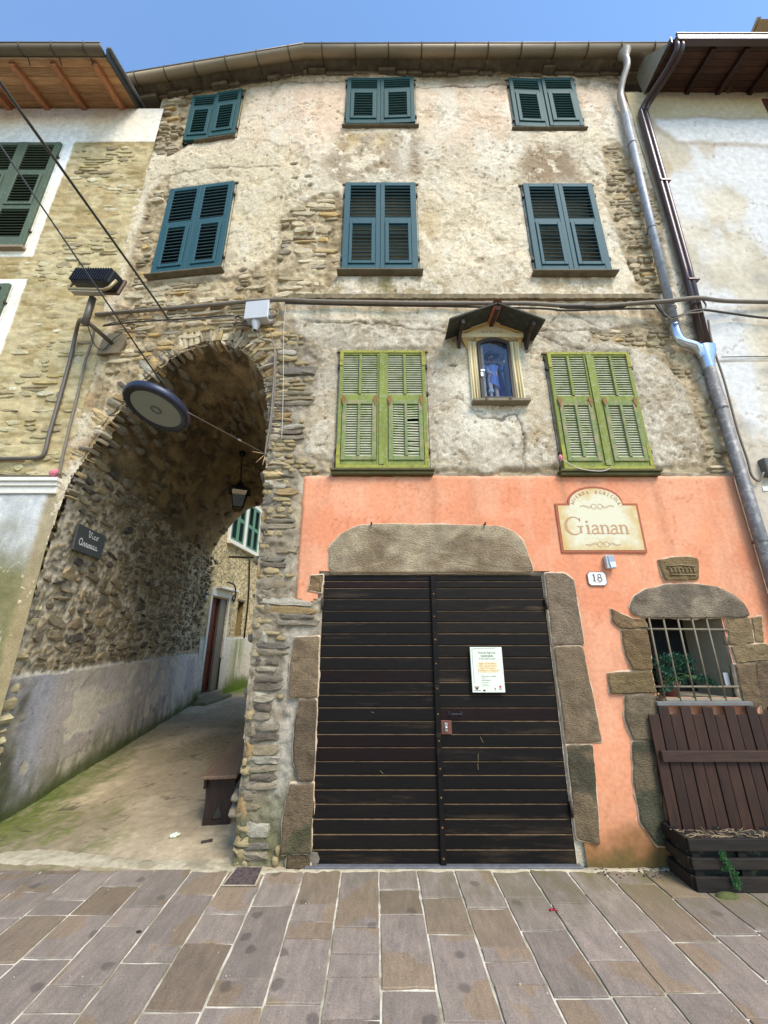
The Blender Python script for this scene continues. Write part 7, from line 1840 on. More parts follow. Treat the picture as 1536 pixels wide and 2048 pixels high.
# --- painted shop panel
gx0, gx1 = F0.px(1122, 1107)[0], F0.px(1293, 1107)[0]; gz0 = F0.px(1200, 1106)[1]; gz1 = F0.px(1200, 1008)[1]; gz2 = F0.px(1190, 974)[1]
MG = F0.aff((gx0 + gx1) / 2, gz0, 0.013); GW = gx1 - gx0; GH = gz1 - gz0; GT = gz2 - gz0
ax0, ax1 = -GW * .34, GW * .325; 
outl = [(-GW / 2, 0), (GW / 2, 0), (GW / 2, GH), (ax1, GH)] + [((ax0 + ax1) / 2 + (ax1 - ax0) / 2 * math.cos(math.radians(a)), GH + (GT - GH) * math.sin(math.radians(a)) ** .9) for a in range(12, 180, 12)] + [(ax0, GH), (-GW / 2, GH)]
sgn_ = thing('painted_sign', 'cream painted panel with brown border reading Gianan, on the coral wall', 'sign', F0.pt((gx0 + gx1) / 2, gz0, .013))
def mat_signface():
    m, nt, bs = newmat('sign_parchment'); tc = objco(nt); mp = N(nt, 'ShaderNodeMapping'); mp.inputs['Scale'].default_value = (2 / GW * .98, 0, 2 / GT * .95); nt.links.new(tc, mp.inputs[0])
    ab = N(nt, 'ShaderNodeVectorMath', operation='ABSOLUTE'); nt.links.new(mp.outputs[0], ab.inputs[0]); sx = N(nt, 'ShaderNodeSeparateXYZ'); nt.links.new(ab.outputs[0], sx.inputs[0])
    f = noise_node(nt, posn(nt), 9, 5, .65); mxv = addn(nt, sx.outputs[0], sx.outputs[2], 'MAXIMUM'); e = rng(nt, addn(nt, mxv, rng(nt, f, .3, .7, -.2, .2)), .55, .98, 0, 1)
    c = mixn(nt, e, tuple(lin(226, 218, 186)), tuple(lin(212, 176, 108))); nt.links.new(c, bs.inputs['Base Color']); bs.inputs['Roughness'].default_value = .85; return m
M_sf = mat_signface(); M_sbr = mat_plain('sign_brown', (172, 96, 66), rough=.85, var=.12, scale=30, bump=0); M_slt = mat_plain('sign_letter', (198, 152, 112), rough=.85, var=.15, scale=40, bump=0); M_slt2 = mat_plain('sign_small_letter', (190, 132, 84), rough=.85, var=.1, bump=0)
b = MB(); b.prism(outl, -0.004, 0.006); b.build('border', M_sbr, sgn_, M=MG)
inn = [(x * .945 if abs(x) > GW * .4 else x * .955 , .022 + z * ((GH - .044) / GH) if z <= GH else z - .022 ) for x, z in outl]
b = MB(); b.prism(inn, -0.0065, 0.004); face = b.build('panel', M_sf, sgn_, M=MG)
b = MB(); hC = .125; zb = GH * .37; yy = -0.0085
cx0 = -GW * .31
ribbon(b, [(cx0 + x, zb + z) for x, z in arc(0, hC * .62, hC * .60, hC * .66, 40, 322, 20)], .012, yy, taper=lambda t: 0.5 + 1.6 * math.exp(-((t - .5) / .28) ** 2))
seg(b, cx0 + hC * .46, zb + hC * .08, cx0 + hC * .46, zb + hC * .56, .018, yy - .0004); seg(b, cx0 + hC * .22, zb + hC * .56, cx0 + hC * .66, zb + hC * .56, .009, yy); seg(b, cx0 + hC * .47, zb + hC * .95, cx0 + hC * .47, zb + hC * 1.22, .009, yy)
def low_n(x, h):
    seg(b, x, zb, x, zb + h, .017, yy); seg(b, x - .018, zb + .004, x + .02, zb + .004, .008, yy - .0003); seg(b, x - .02, zb + h - .004, x + .004, zb + h + .002, .009, yy - .0003)
    ribbon(b, [(x, zb + h * .72), (x + .02, zb + h * .98), (x + .042, zb + h * .96), (x + .052, zb + h * .75)], .010, yy - .0003); seg(b, x + .052, zb, x + .052, zb + h * .8, .017, yy); seg(b, x + .034, zb + .004, x + .072, zb + .004, .008, yy - .0003)
def low_a(x, h):
    ribbon(b, [(x - .022, zb + h * .82), (x, zb + h), (x + .024, zb + h * .9), (x + .028, zb + h * .6), (x + .028, zb + h * .14), (x + .046, zb + .006)], .012, yy - .0003)
    ribbon(b, [(x + .028, zb + h * .62), (x - .01, zb + h * .5), (x - .026, zb + h * .24), (x - .008, zb + .002), (x + .028, zb + h * .16)], .013, yy)
hx = .082; x0 = cx0 + hC * .72 + .035
seg(b, x0, zb, x0, zb + hx, .018, yy); seg(b, x0 - .02, zb + .004, x0 + .02, zb + .004, .008, yy - .0003); seg(b, x0 - .02, zb + hx - .004, x0 + .004, zb + hx, .009, yy - .0003); b.lathe([(.012, 0), (.0005, .0006)], 10, M=Matrix.Translation((x0 - .004, yy, zb + hx * 1.42)) @ Matrix.Rotation(math.pi / 2, 4, 'X'))
low_a(x0 + .060, hx); low_n(x0 + .128, hx); low_a(x0 + .232, hx); low_n(x0 + .300, hx)
b.build('lettering', M_slt, sgn_, M=MG)
b = MB(); txt = 'AZIENDA AGRICOLA'; rx, rz = (ax1 - ax0) / 2 * .86, (GT - GH) * .80; cxm = (ax0 + ax1) / 2; hh_ = .030
for i, ch in enumerate(txt):
    if ch == ' ': continue
    a = math.radians(176 - 172 * (i + .5) / len(txt)); px1, pz1 = cxm + rx * math.cos(a), GH * .99 - .018 + rz * math.sin(a); tan = math.atan2(rz * math.cos(a), -rx * math.sin(a)); rot = math.atan2(-rz * math.cos(a), rx * math.sin(a))
    T = Matrix.Translation((px1, 0, pz1)) @ Matrix.Rotation(-math.atan2(-rz * math.cos(a), rx * math.sin(a)), 4, 'Y') @ Matrix.Translation((-hh_ * .34, 0, -hh_ * .5)); caps(b, ch, 0, 0, hh_, .0042, yy - .0002, T)
b.build('small_lettering', M_slt2, sgn_, M=MG)
b = MB()
for zc_, s in ((GH * .93, 1), (GH * .165, -1)):
    for sg in (-1, 1):
        ribbon(b, [(sg * .004, zc_ + .012 * s), (sg * .020, zc_ + .024 * s), (sg * .045, zc_ + .020 * s), (sg * .052, zc_ - .003 * s), (sg * .035, zc_ - .022 * s), (sg * .014, zc_ - .018 * s), (sg * .005, zc_ - .004 * s), (sg * .018, zc_ + .002 * s)], .0036, yy)
        ribbon(b, [(sg * .050, zc_ - .004 * s), (sg * .075, zc_ - .014 * s), (sg * .12, zc_ + .004 * s), (sg * .155, zc_ + .002 * s), (sg * .148, zc_ + .012 * s)], .0030, yy); ribbon(b, [(sg * .048, zc_ + .010 * s), (sg * .08, zc_ - .002 * s), (sg * .11, zc_ + .012 * s), (sg * .135, zc_ + .014 * s)], .0026, yy)
    b.build('scroll_ornament', M_slt2, sgn_, M=MG); b = MB()

def text_mesh(body, size, M, mat, parent, name='text', align='CENTER', sx=1.0):
    cu = bpy.data.curves.new('t', 'FONT'); cu.body = body; cu.size = size; cu.align_x = align; cu.resolution_u = 2
    o = bpy.data.objects.new('t', cu); COL.objects.link(o); dg = bpy.context.evaluated_depsgraph_get(); me = bpy.data.meshes.new_from_object(o.evaluated_get(dg)); COL.objects.unlink(o); bpy.data.objects.remove(o)
    me.materials.clear(); me.materials.append(mat); me.name = name; o = bpy.data.objects.new(name, me); reg(o, M @ Matrix.Rotation(math.pi / 2, 4, 'X') @ Matrix.Diagonal((sx, 1, 1, 1)), parent); return o
# --- house number
nx_, nz_ = F0.px(1192, 1158); MN = F0.aff(nx_, nz_, .012)
npl = thing('house_number', 'white enamel plate with the number 18 on the coral wall', 'number plate', F0.pt(nx_, nz_, .012))
def octo(w, h, c): return [(-w + c, -h), (w - c, -h), (w, -h + c), (w, h - c), (w - c, h), (-w + c, h), (-w, h - c), (-w, -h + c)]
M_enam = mat_plain('white_enamel', (240, 238, 232), rough=.25, var=.03, bump=0); M_nb = mat_plain('number_brown', (120, 96, 84), rough=.4, bump=0)
b = MB(); b.prism(octo(.083, .062, .02), -.006, 0); b.build('rim', M_nb, npl, M=MN)
b = MB(); b.prism(octo(.077, .056, .018), -.0085, 0); b.build('plate', M_enam, npl, M=MN)
b = MB(); T = MN @ Matrix.Translation((0, 0, -.022))
seg(b, -.026, .0, -.026, .062, .013, -.010); seg(b, -.042, .002, -.010, .002, .006, -.0102); seg(b, -.040, .052, -.024, .060, .006, -.0102)
ribbon(b, arc(.022, .046, .014, .015, 0, 360, 16), .008, -.010, per=0); ribbon(b, arc(.022, .015, .018, .016, 0, 360, 16), .009, -.0102, per=0)
b.build('numerals', M_nb, npl, M=T)
b = MB(); seg(b, -.03, -.035, .03, -.035, .004, -.010); seg(b, -.060, .037, -.054, .037, .008, -.010); b.build('small_print', mat_plain('faint_print', (196, 160, 140), bump=0), npl, M=MN)
# --- small outdoor light / bell
bx_, bz_ = F0.px(1215, 1125); MBl = F0.aff(bx_, bz_, .012)
wl_ = thing('wall_light', 'small silver box shaped wall light under the painted sign', 'wall light', F0.pt(bx_, bz_, .012))
b = MB(); b.box(-.040, .036, -.045, 0, -.062, .055); b.build('case', mat_plain('silver_plastic', (200, 204, 208), rough=.35, metal=.3, var=.04), wl_, M=MBl, bevel=.005)
b = MB(); b.box(-.024, .030, -.052, -.046, .0, .05); b.build('diffuser', mat_plain('grey_diffuser', (160, 172, 186), rough=.2, var=.03), wl_, M=MBl, bevel=.002)
b = MB(); b.prism([(-.012, -.055), (.032, -.05), (.03, -.004), (-.020, -.004)], -.058, -.046); b.build('sensor', mat_plain('pale_sensor', (220, 228, 236), rough=.3), wl_, M=MBl)
# --- notice on the door
kx, kz = F0.px(975, 1339, .03); KW = .0; TL_, BR2 = F0.px(941, 1293, .03), F0.px(1011, 1384, .03)
nw, nh = (F0.px(1005, 1293, .03)[0] - F0.px(941, 1293, .03)[0] + F0.px(1012, 1384, .03)[0] - F0.px(947, 1384, .03)[0]) / 2, TL_[1] - BR2[1]
MK = F0.aff(kx, kz, .016)
nt_ = thing('notice_board', 'white printed notice panel screwed to the right leaf of the dark plank door', 'notice', F0.pt(kx, kz, .016))
M_pap = mat_plain('notice_white', (232, 236, 214), rough=.5, var=.03, bump=0); M_ink = mat_plain('notice_ink', (110, 104, 76), rough=.6, bump=0); M_or = mat_plain('notice_orange', (206, 140, 60), rough=.6, bump=0); M_orb = mat_plain('notice_tint', (240, 222, 176), rough=.6, bump=0); M_lite = mat_plain('notice_grey', (176, 180, 150), bump=0)
b = MB(); b.box(-nw / 2, nw / 2, -.008, 0, -nh / 2, nh / 2); b.build('panel', M_pap, nt_, M=MK, bevel=.002)
def tl(body, size, x, z, mat, al='CENTER', nm='text', sx=1): text_mesh(body, size, MK @ Matrix.Translation((x, -.0098, z)), mat, nt_, nm, al, sx)
u_ = nh
b = MB(); b.box(-nw * .29, nw * .33, -.0092, -.0082, u_ * -.07, u_ * .17); b.build('tinted_field', M_orb, nt_, M=MK)
tl('Azienda Agricola', u_ * .062, .005, u_ * .355, M_ink); tl('GIANAN', u_ * .075, .005, u_ * .275, M_ink, sx=1.05); tl('di Aposcella Donatian', u_ * .046, .005, u_ * .225, M_ink)
for i, t in enumerate(('Aglio di Vessalico', 'Olio extravergine', 'Vino Ormeasco', 'Confetture artigianali')): tl(t, u_ * .058, .006, u_ * (.115 - .052 * i), M_or, nm='orange_text')
tl('Punto vino e vendita', u_ * .042, -nw * .2, -u_ * .16, M_ink, 'LEFT'); tl('Cascina', u_ * .034, -nw * .2, -u_ * .195, M_lite, 'LEFT'); tl('Informazioni', u_ * .042, -nw * .2, -u_ * .245, M_ink, 'LEFT')
for i in range(3):
    b = MB(); b.box(-nw * .2, nw * (.02 - .03 * (i % 2)), -.0092, -.0082, -u_ * (.285 + .035 * i), -u_ * (.277 + .035 * i)); b.build('print_line', M_lite, nt_, M=MK)
b = MB(); ribbon(b, [(nw * .3, nh * .478), (-nw * .3, nh * .47), (-nw * .42, nh * .45), (-nw * .44, nh * .38), (-nw * .43, -nh * .3)], .0022, -.0092); b.build('vine_line', M_ink, nt_, M=MK)
for (x, z, w_, h_, mt) in ((-.14, -.455, .045, .02, mat_plain('logo_navy', (40, 48, 70), bump=0)),):
    b = MB(); b.box(nw * x - .009, nw * x + .010, -.0092, -.0082, nh * z - .006, nh * z + .006); b.build('flag_logo', mt, nt_, M=MK)
b = MB()
for k in range(5): ribbon(b, [(-nw * .36, -nh * .44), (-nw * .36 + (k - 2) * .006, -nh * .40), (-nw * .36 + (k - 2) * .009, -nh * .365)], .005, -.0092, taper=lambda t: 1.2 - t * .6)
seg(b, -nw * .45, -nh * .455, -nw * .25, -nh * .455, .003, -.0092); b.build('hand_logo', mat_plain('logo_brown', (112, 70, 44), bump=0), nt_, M=MK)
b = MB(); ribbon(b, arc(nw * .36, -nh * .375, .006, .006, 0, 360, 10), .007, -.0092, per=0); b.build('red_logo', mat_plain('logo_red', (196, 60, 50), bump=0), nt_, M=MK)
b = MB(); ribbon(b, arc(nw * .36, -nh * .395, .012, .012, 215, 325, 8), .005, -.0092, per=0); b.build('green_logo', mat_plain('logo_green', (60, 90, 60), bump=0), nt_, M=MK)
b = MB(); ribbon(b, [(nw * .19, -nh * .40), (nw * .2, -nh * .43), (nw * .19, -nh * .46)], .008, -.0092, taper=lambda t: 1.3 - t); b.build('leaf_logo', M_ink, nt_, M=MK)
# --- street name slate
sc_ = ((sgx0 + sgx1) / 2, (sgz0 + sgz1) / 2); p00, p10, p01, p11 = SIGN[2], SIGN[3], SIGN[0], SIGN[1]
sw_ = ((p10[0] - p00[0]) + (p11[0] - p01[0])) / 2; sh_ = ((p01[1] - p00[1]) + (p11[1] - p10[1])) / 2
cxs = sum(p[0] for p in SIGN) / 4; czs = sum(p[1] for p in SIGN) / 4
MS = G1.aff(cxs, czs, .15)
vs_ = thing('street_sign', 'dark slate street sign with white handwriting reading Vico Arroscia on the passage wall', 'street sign', G1.pt(cxs, czs, .05))
b = MB(); b.box(-sw_ / 2, sw_ / 2, -.012, .012, -sh_ / 2, sh_ / 2); b.build('slate', mat_plain('sign_slate', (66, 68, 66), rough=.6, var=.15, scale=20), vs_, M=MS, bevel=.003)
M_chalk = mat_plain('white_handwriting', (240, 238, 232), rough=.6, bump=0)
def script(strokes, x, z, sc, w, M, y=-.014, kx=1):
    b = MB()
    for k, s in enumerate(strokes): ribbon(b, [(x + a * kx, z + c * sc) for a, c in s], w, y - .0003 * k, per=5)
    b.build('handwriting', M_chalk, vs_, M=M)
w1 = [[(0, .85), (.12, 1.0), (.18, .8), (.17, .2), (.28, 0), (.42, .2), (.48, .9), (.6, .85)], [(.72, .5), (.72, .12), (.80, 0), (.9, .12)], [(.72, .68), (.72, .72)],
      [(1.22, .45), (1.1, .52), (.98, .3), (1.02, .06), (1.14, 0), (1.3, .12)], [(1.55, .48), (1.42, .48), (1.35, .22), (1.45, .02), (1.58, .12), (1.6, .4), (1.56, .5), (1.72, .62)]]
w2 = [[(.42, .85), (.25, 1.0), (.02, .7), (.02, .25), (.2, 0), (.4, .2), (.45, .9), (.45, .2), (.55, 0), (.66, .15)], [(.62, .1), (.72, .5), (.86, .45), (.84, .1), (.92, 0), (1.02, .1)], [(1.0, .1), (1.08, .5), (1.22, .45), (1.2, .1), (1.28, 0), (1.38, .1)],
      [(1.5, .48), (1.38, .3), (1.42, .04), (1.56, .02), (1.62, .25), (1.54, .48), (1.7, .45)], [(1.7, .1), (1.84, .55), (1.92, .2), (1.84, 0), (1.74, .06)], [(1.9, .05), (2.05, .1)], [(2.26, .45), (2.14, .5), (2.05, .25), (2.12, .02), (2.26, .08)],
      [(2.32, .5), (2.32, .1), (2.42, 0), (2.5, .1)], [(2.32, .68), (2.33, .73)], [(2.76, .46), (2.6, .5), (2.52, .2), (2.62, 0), (2.76, .15), (2.78, .5), (2.78, .12), (2.88, 0), (3.0, .15)]]
script(w1, -.14 * sw_, sh_ * .16, sh_ * .24, sh_ * .038, MS, kx=sw_ * .22); script(w2, -sw_ * .38, -sh_ * .24, sh_ * .25, sh_ * .038, MS, kx=sw_ * .22)
# --- shrine words
M_st = mat_plain('shrine_letter', (170, 150, 140), rough=.8, bump=0)
text_mesh('San Rocco', .052, F0.aff(SX - .0, 4.715, .0312), M_st, ped, 'lettering', 'CENTER', 1.05)
# --- meter box at the right edge
p = rp(1530, 940, 0); b = MB(); b.box(p.x - .05, p.x + .07, p.y - .07, p.y, p.z - .08, p.z + .10); mbx = b.build('meter_box', mat_plain('grey_meter', (96, 92, 84), rough=.5, var=.1), bevel=.008); tag(mbx, 'little dark meter box with looped wires on the right house', 'meter box')
p = rp(1534, 978, 0); b = MB(); b.box(p.x - .05, p.x + .10, p.y - .012, p.y, p.z - .022, p.z + .022); tag(b.build('name_strip', M_enam), 'narrow white strip below the meter box', 'label')
# --- shred of cord on the right green window
cable('cord', 'pale cord drooping along the sill of the right green window', [wp(1124, 918, .07), wp(1135, 925, .08), wp(1155, 936, .08), wp(1180, 941, .08), wp(1205, 942, .08), wp(1220, 937, .08)], .0045, M_cablew, 5, cat='cord')
b = MB(); c = wp(1121, 915, .07); b.lathe([(.001, -.04), (.018, -.02), (.02, .01), (.001, .035)], 7, M=Matrix.Translation(c)); tag(b.build('pink_rag', bpy.data.materials['pink_cloth'], smooth=True), 'pink rag tied at the left foot of the right green shutters', 'rag')

# ================================================================== BARRED WINDOW, PLANT
a, b_, c, d = SMALLW
rm = MB(); e = .35; rm.add([(a, WY - .01, c), (b_, WY - .01, c), (b_, WY - .01, d), (a, WY - .01, d), (a + .03, WY + e, c + .02), (b_ - .09, WY + e, c + .02), (b_ - .09, WY + e, d), (a + .03, WY + e, d)], [(0, 4, 7, 3), (1, 2, 6, 5), (0, 1, 5, 4), (3, 7, 6, 2)])
rm.build('window_reveal', mat_plain('pale_reveal', (150, 140, 118), rough=.9, var=.12), house)
rm = MB(); rm.box(a, b_, WY + e, WY + e + .03, c, d); rm.build('window_back', M_black, house)
rm = MB(); rm.box(a - .01, b_ + .01, WY - .018, WY + .34, c - .002, c + .016); rm.build('inner_sill', bpy.data.materials['pale_reveal'], house)
rm = MB(); rm.box(a + .05, a + .13, WY + .26, WY + .30, c, d); rm.box(a + .22, a + .27, WY + .26, WY + .30, c, d); rm.build('inner_frame', mat_wood('inner_window_wood', (64, 36, 30), (40, 24, 22), 'z'), house)
rm = MB(); rm.box(a - .03, b_ + .02, WY - .065, WY + .02, c - .035, c - .003); rm.build('window_sill', mat_plain('grey_slate_sill', (112, 108, 104), rough=.7, var=.2), house, bevel=.005)
gr_ = MB(); gr_.box(0, .001, 0, .001, 0, .001)
M_bar = mat_plain('brass_grey_iron', (126, 114, 92), rough=.7, metal=.1, var=.15)
bars = MB(); grl = None
zt1, zb1 = F0.px(1360, 1258)[1], F0.px(1360, 1373)[1]
mbh = MB(); mbh.tube([(a - .01, WY - .012, zt1), (b_ + .01, WY - .012, zt1 - .005)], .0085, 8); grl = mbh.build('window_grille', M_bar, house, smooth=True)
mbh = MB(); mbh.tube([(a - .01, WY - .012, zb1), (b_ + .01, WY - .012, zb1)], .0085, 8); mbh.build('cross_bar', M_bar, grl, smooth=True)
for i in range(5):
    x = a + .07 + i * .122; q = MB(); q.tube([(x, WY - .014, c - .002), (x, WY - .014, d - .004)], .0075, 8); q.build('bar', M_bar, grl, smooth=True)
q = MB(); q.box(b_ - .07, b_ - .03, WY + .05, WY + .058, c + .10, c + .20); q.build('socket_plate', M_wpl, house)
pp = F0.px(1342, 1385, -.10); pot_c = Vector((pp[0], WY + .10, c))
plant = thing('potted_plant', 'bushy dark green houseplant in a terracotta pot behind the window bars', 'potted plant', pot_c)
q = MB(); q.lathe([(.001, .0), (.052, .0), (.072, .10), (.080, .10), (.082, .125), (.070, .125), (.068, .105), (.001, .105)], 18, M=Matrix.Translation(pot_c)); q.build('pot', mat_plain('dark_terracotta', (140, 82, 70), rough=.8, var=.15), plant, smooth=True)
M_leaf = mat_plain('dark_leaf', (46, 92, 68), rough=.5, var=.35, scale=60, bump=0); M_leaf2 = mat_plain('light_leaf', (90, 132, 66), rough=.55, var=.3, scale=60, bump=0)
def leafmass(centres, n, size, seed, mat, parent, name='foliage', stems=None):
    r = random.Random(seed); vs, fs = [], []
    for _ in range(n):
        c, rad = r.choice(centres); c = Vector(c)
        d = Vector((r.gauss(0, 1), r.gauss(0, 1), r.gauss(0, 1))).normalized() * rad * r.random() ** .45; d.y *= .8
        p = c + d; ax = Vector((r.gauss(0, 1), r.gauss(0, 1) - .5, r.gauss(0, 1) + .2)).normalized(); sd = ax.cross(Vector((r.random(), r.random(), r.random()))).normalized(); s = size * r.uniform(.6, 1.4)
        b0 = len(vs); vs += [p, p + ax * s * .5 + sd * s * .22, p + ax * s, p + ax * s * .5 - sd * s * .22]; fs.append((b0, b0 + 1, b0 + 2, b0 + 3))
    m = MB(); m.add(vs, fs); o = m.build(name, mat, parent); o['kind'] = 'stuff' if n > 20 else ''; return o
cs = []
rp_ = random.Random(21)
for _ in range(34):
    cs.append(((pot_c.x + rp_.uniform(-.13, .24), pot_c.y + rp_.uniform(-.12, .05), pot_c.z + .14 + rp_.uniform(0, .22) * (1 - .3 * abs(rp_.random()))), .035))
cs += [((pot_c.x - .12 + .02 * k, pot_c.y - .10, pot_c.z + .08 + .01 * k), .035) for k in range(4)] + [((pot_c.x + .22 + .02 * k, pot_c.y - .1, pot_c.z + .16 - .012 * k), .03) for k in range(5)]
leafmass(cs, 2600, .022, 5, M_leaf, plant)
sm_ = MB(); 
for (cc3, _r) in cs[::2]: sm_.tube(cat_curve([pot_c + Vector((0, 0, .1)), (pot_c + Vector((0, 0, .1))).lerp(Vector(cc3), .5) + Vector((0, 0, .05)), Vector(cc3)], 3), .0022, 4)
sm_.build('stems', M_leaf2, plant)['kind'] = 'stuff'
lf3 = MB(); c3 = F0.pt(a + .03, c + .02, .02); rr_ = random.Random(2)
lf3 = leafmass([((a + .02, WY - .03, c + .012), .035)], 60, .026, 9, mat_plain('dry_leaf', (130, 100, 68), var=.4), None, 'dry_leaves'); tag(lf3, 'little heap of dry leaves on the sill at the left of the bars', 'leaves', kind='stuff')

# ================================================================== PLANTER AND PICKET PANEL
PXL, PXR, PYF, PYB = 2.04, 3.05, 3.155, 3.395
plr = thing('planter_box', 'dark slatted wooden planter with dry stalks on the paving below the barred window', 'planter', (2.5, 3.27, 0))
M_pl = mat_wood('planter_wood', (44, 36, 28), (26, 22, 18), 'x', rough=.75, scale=6, wear=((74, 76, 46), .58, .7, 3)); M_ply = mat_wood('planter_wood_side', (46, 36, 28), (26, 22, 18), 'y', rough=.75, scale=6, wear=((74, 76, 46), .55, .7, 3))
for (z0_, z1_) in ((.005, .085), (.125, .185), (.225, .295)):
    q = MB(); q.box(PXL, PXR, PYF - .011, PYF + .011, z0_, z1_); q.build('slat', M_pl, plr, bevel=.003)
    q = MB(); q.box(PXL - .011, PXL + .011, PYF + .012, PYB, z0_, z1_); q.build('slat', M_ply, plr, bevel=.003)
    q = MB(); q.box(PXL, PXR, PYB - .011, PYB + .009, z0_, z1_); q.build('slat', M_pl, plr)
for x in (PXL + .05, PXL + .36, PXL + .70, PXR - .05):
    for y in (PYF + .024, PYB - .026):
        q = MB(); q.box(x - .028, x + .028, y - .012, y + .012, .005, .28); q.build('post', M_pl, plr)
q = MB(); q.box(PXL + .02, PXR - .02, PYF + .04, PYB - .04, .03, .255); q.build('liner', mat_plain('mossy_liner', (44, 42, 34), rough=.95, var=.4, scale=16, spots=((120, 118, 76), .54, .66, .7, 14)), plr)
n_ = 50; X_, Y_ = np.meshgrid(np.linspace(PXL + .015, PXR - .015, n_ * 2), np.linspace(PYF + .014, PYB - .014, 14)); Zs = .258 + (fbm(X_ * 18, Y_ * 18, 801) - .5) * .03
grid_mesh('soil', np.stack([X_, Y_, Zs], -1), np.ones((13, n_ * 2 - 1), bool), mixc(np.broadcast_to(lin(40, 32, 26), X_.shape + (3,)), lin(90, 72, 52), sstep(.5, .7, fbm(X_ * 40, Y_ * 40, 802))), M_floor, plr)
q = MB(); r = random.Random(17)
for _ in range(90):
    x, y = r.uniform(PXL + .05, PXR - .06), r.uniform(PYF + .03, PYB - .03); P = [Vector((x, y, .262))]; a_ = r.uniform(0, 6.28)
    for k in range(3): a_ += r.uniform(-.7, .7); P.append(P[-1] + Vector((math.cos(a_) * .03, math.sin(a_) * .02, r.uniform(-.006, .014))))
    q.tube(P, r.uniform(.0013, .003), 4)
q.build('dry_stalks', mat_plain('straw', (160, 138, 104), rough=.8, var=.3), plr)['kind'] = 'stuff'
# moss clump in the gap
g_ = MB(); r = random.Random(6)
tc_ = Vector((PXL + .22, PYF - .02, .0))
tp = thing('trailing_plant', 'small bright green herb growing out between the planter slats', 'plant', (tc_.x, tc_.y, .1))
leafmass([((tc_.x + r.uniform(-.03, .03) + (8 - k) * .003, tc_.y + r.uniform(-.03, .005), .045 + k * .012), r.uniform(.010, .024)) for k in range(16)], 1300, .009, 12, mat_plain('bright_leaf', (62, 116, 56), rough=.6, var=.35, scale=80, bump=0), tp)
st_ = MB(); st_.tube([(tc_.x, PYF + .02, .22), (tc_.x, PYF - .02, .20), (tc_.x + .01, PYF - .025, .05)], .003, 5); st_.build('stem', M_leaf2, tp)
ms = MB(); ms.lathe([(.07, 0), (.06, .02), (.03, .03), (.001, .034)], 10, M=Matrix.Translation((PXL + .16, PYF - .045, 0)) @ Matrix.Diagonal((1.1, .5, .8, 1))); tag(ms.build('moss_clump', mat_plain('moss', (84, 88, 44), rough=.95, var=.4, scale=50, bump=.6), smooth=True), 'mossy lump at the left front foot of the planter', 'moss')
fp = thing('picket_panel', 'reddish brown picket panel leaning on the wall behind the planter', 'fence panel', (2.5, 3.40, .2))
M_pk = mat_wood('picket_wood', (74, 47, 34), (49, 33, 25), 'z', rough=.65, scale=6, bump=.2); M_rl = mat_wood('picket_rail', (84, 60, 48), (58, 42, 34), 'x', rough=.65, scale=6, bump=.2)
def lean(z): return 3.405 - (1.08 - z) * .02 - .01
zT, zS = F0.px(1350, 1413, .04)[1], F0.px(1350, 1428, .04)[1]
r = random.Random(3)
for k in range(12):
    x0_ = 2.075 + k * .0865; tall = k % 2 == 1; zt_ = (zT if tall else zS) + r.uniform(-.003, .003); yq = 0 if not tall else -.004
    q = MB(); z0_ = .22; w_ = .080; q.add([(x0_, lean(z0_) + yq, z0_), (x0_ + w_, lean(z0_) + yq, z0_), (x0_ + w_, lean(zt_) + yq, zt_), (x0_, lean(zt_) + yq, zt_), (x0_, lean(z0_) + yq - .016, z0_), (x0_ + w_, lean(z0_) + yq - .016, z0_), (x0_ + w_, lean(zt_) + yq - .016, zt_), (x0_, lean(zt_) + yq - .016, zt_)], [(3, 2, 1, 0), (4, 5, 6, 7), (0, 1, 5, 4), (1, 2, 6, 5), (2, 3, 7, 6), (3, 0, 4, 7)])
    q.build('picket', M_pk, fp, bevel=.002)
zr0, zr1 = F0.px(1320, 1500, .07)[1], F0.px(1320, 1522, .07)[1]
q = MB(); q.box(2.10, 3.12, lean(.8) - .048, lean(.8) - .022, zr1, zr0); q.build('rail', M_rl, fp, bevel=.002)
for k in range(11):
    q = MB(); x = 2.13 + k * .0865; q.tube([(x, lean(.8) - .047, (zr0 + zr1) / 2), (x, lean(.8) - .0495, (zr0 + zr1) / 2)], .0035, 6); q.build('screw', M_iron, fp)

# ================================================================== BENCH
bn_ = thing('bench', 'dark brown plank bench against the right wall inside the passage', 'bench', (-1.65, 4.9, 0))
M_bn = mat_wood('bench_wood', (140, 112, 88), (98, 76, 60), 'y', rough=.6, scale=6, bump=.25, wear=((146, 120, 94), .64, .74, 9)); M_bnd = mat_wood('bench_side', (56, 38, 30), (36, 26, 22), 'z', rough=.6, scale=6)  # seat colour lightened to paint in light the shaded bench lacks
bd_ = Vector((-.27, 1.85, 0)).normalized(); ang_b = math.degrees(math.atan2(bd_.y, bd_.x)); MBn = Matrix.Translation((-1.47, 4.0, 0)) @ Matrix.Rotation(math.radians(ang_b), 4, 'Z')
bw = .155
q = MB(); q.box(0, 1.9, -bw, bw, .375, .405); q.build('seat', M_bn, bn_, M=MBn, bevel=.008, segs=2)
for yy_ in (-bw + .02, bw - .045):
    q = MB(); q.box(.06, 1.84, yy_, yy_ + .025, .29, .374); q.build('apron', M_bnd, bn_, M=MBn)
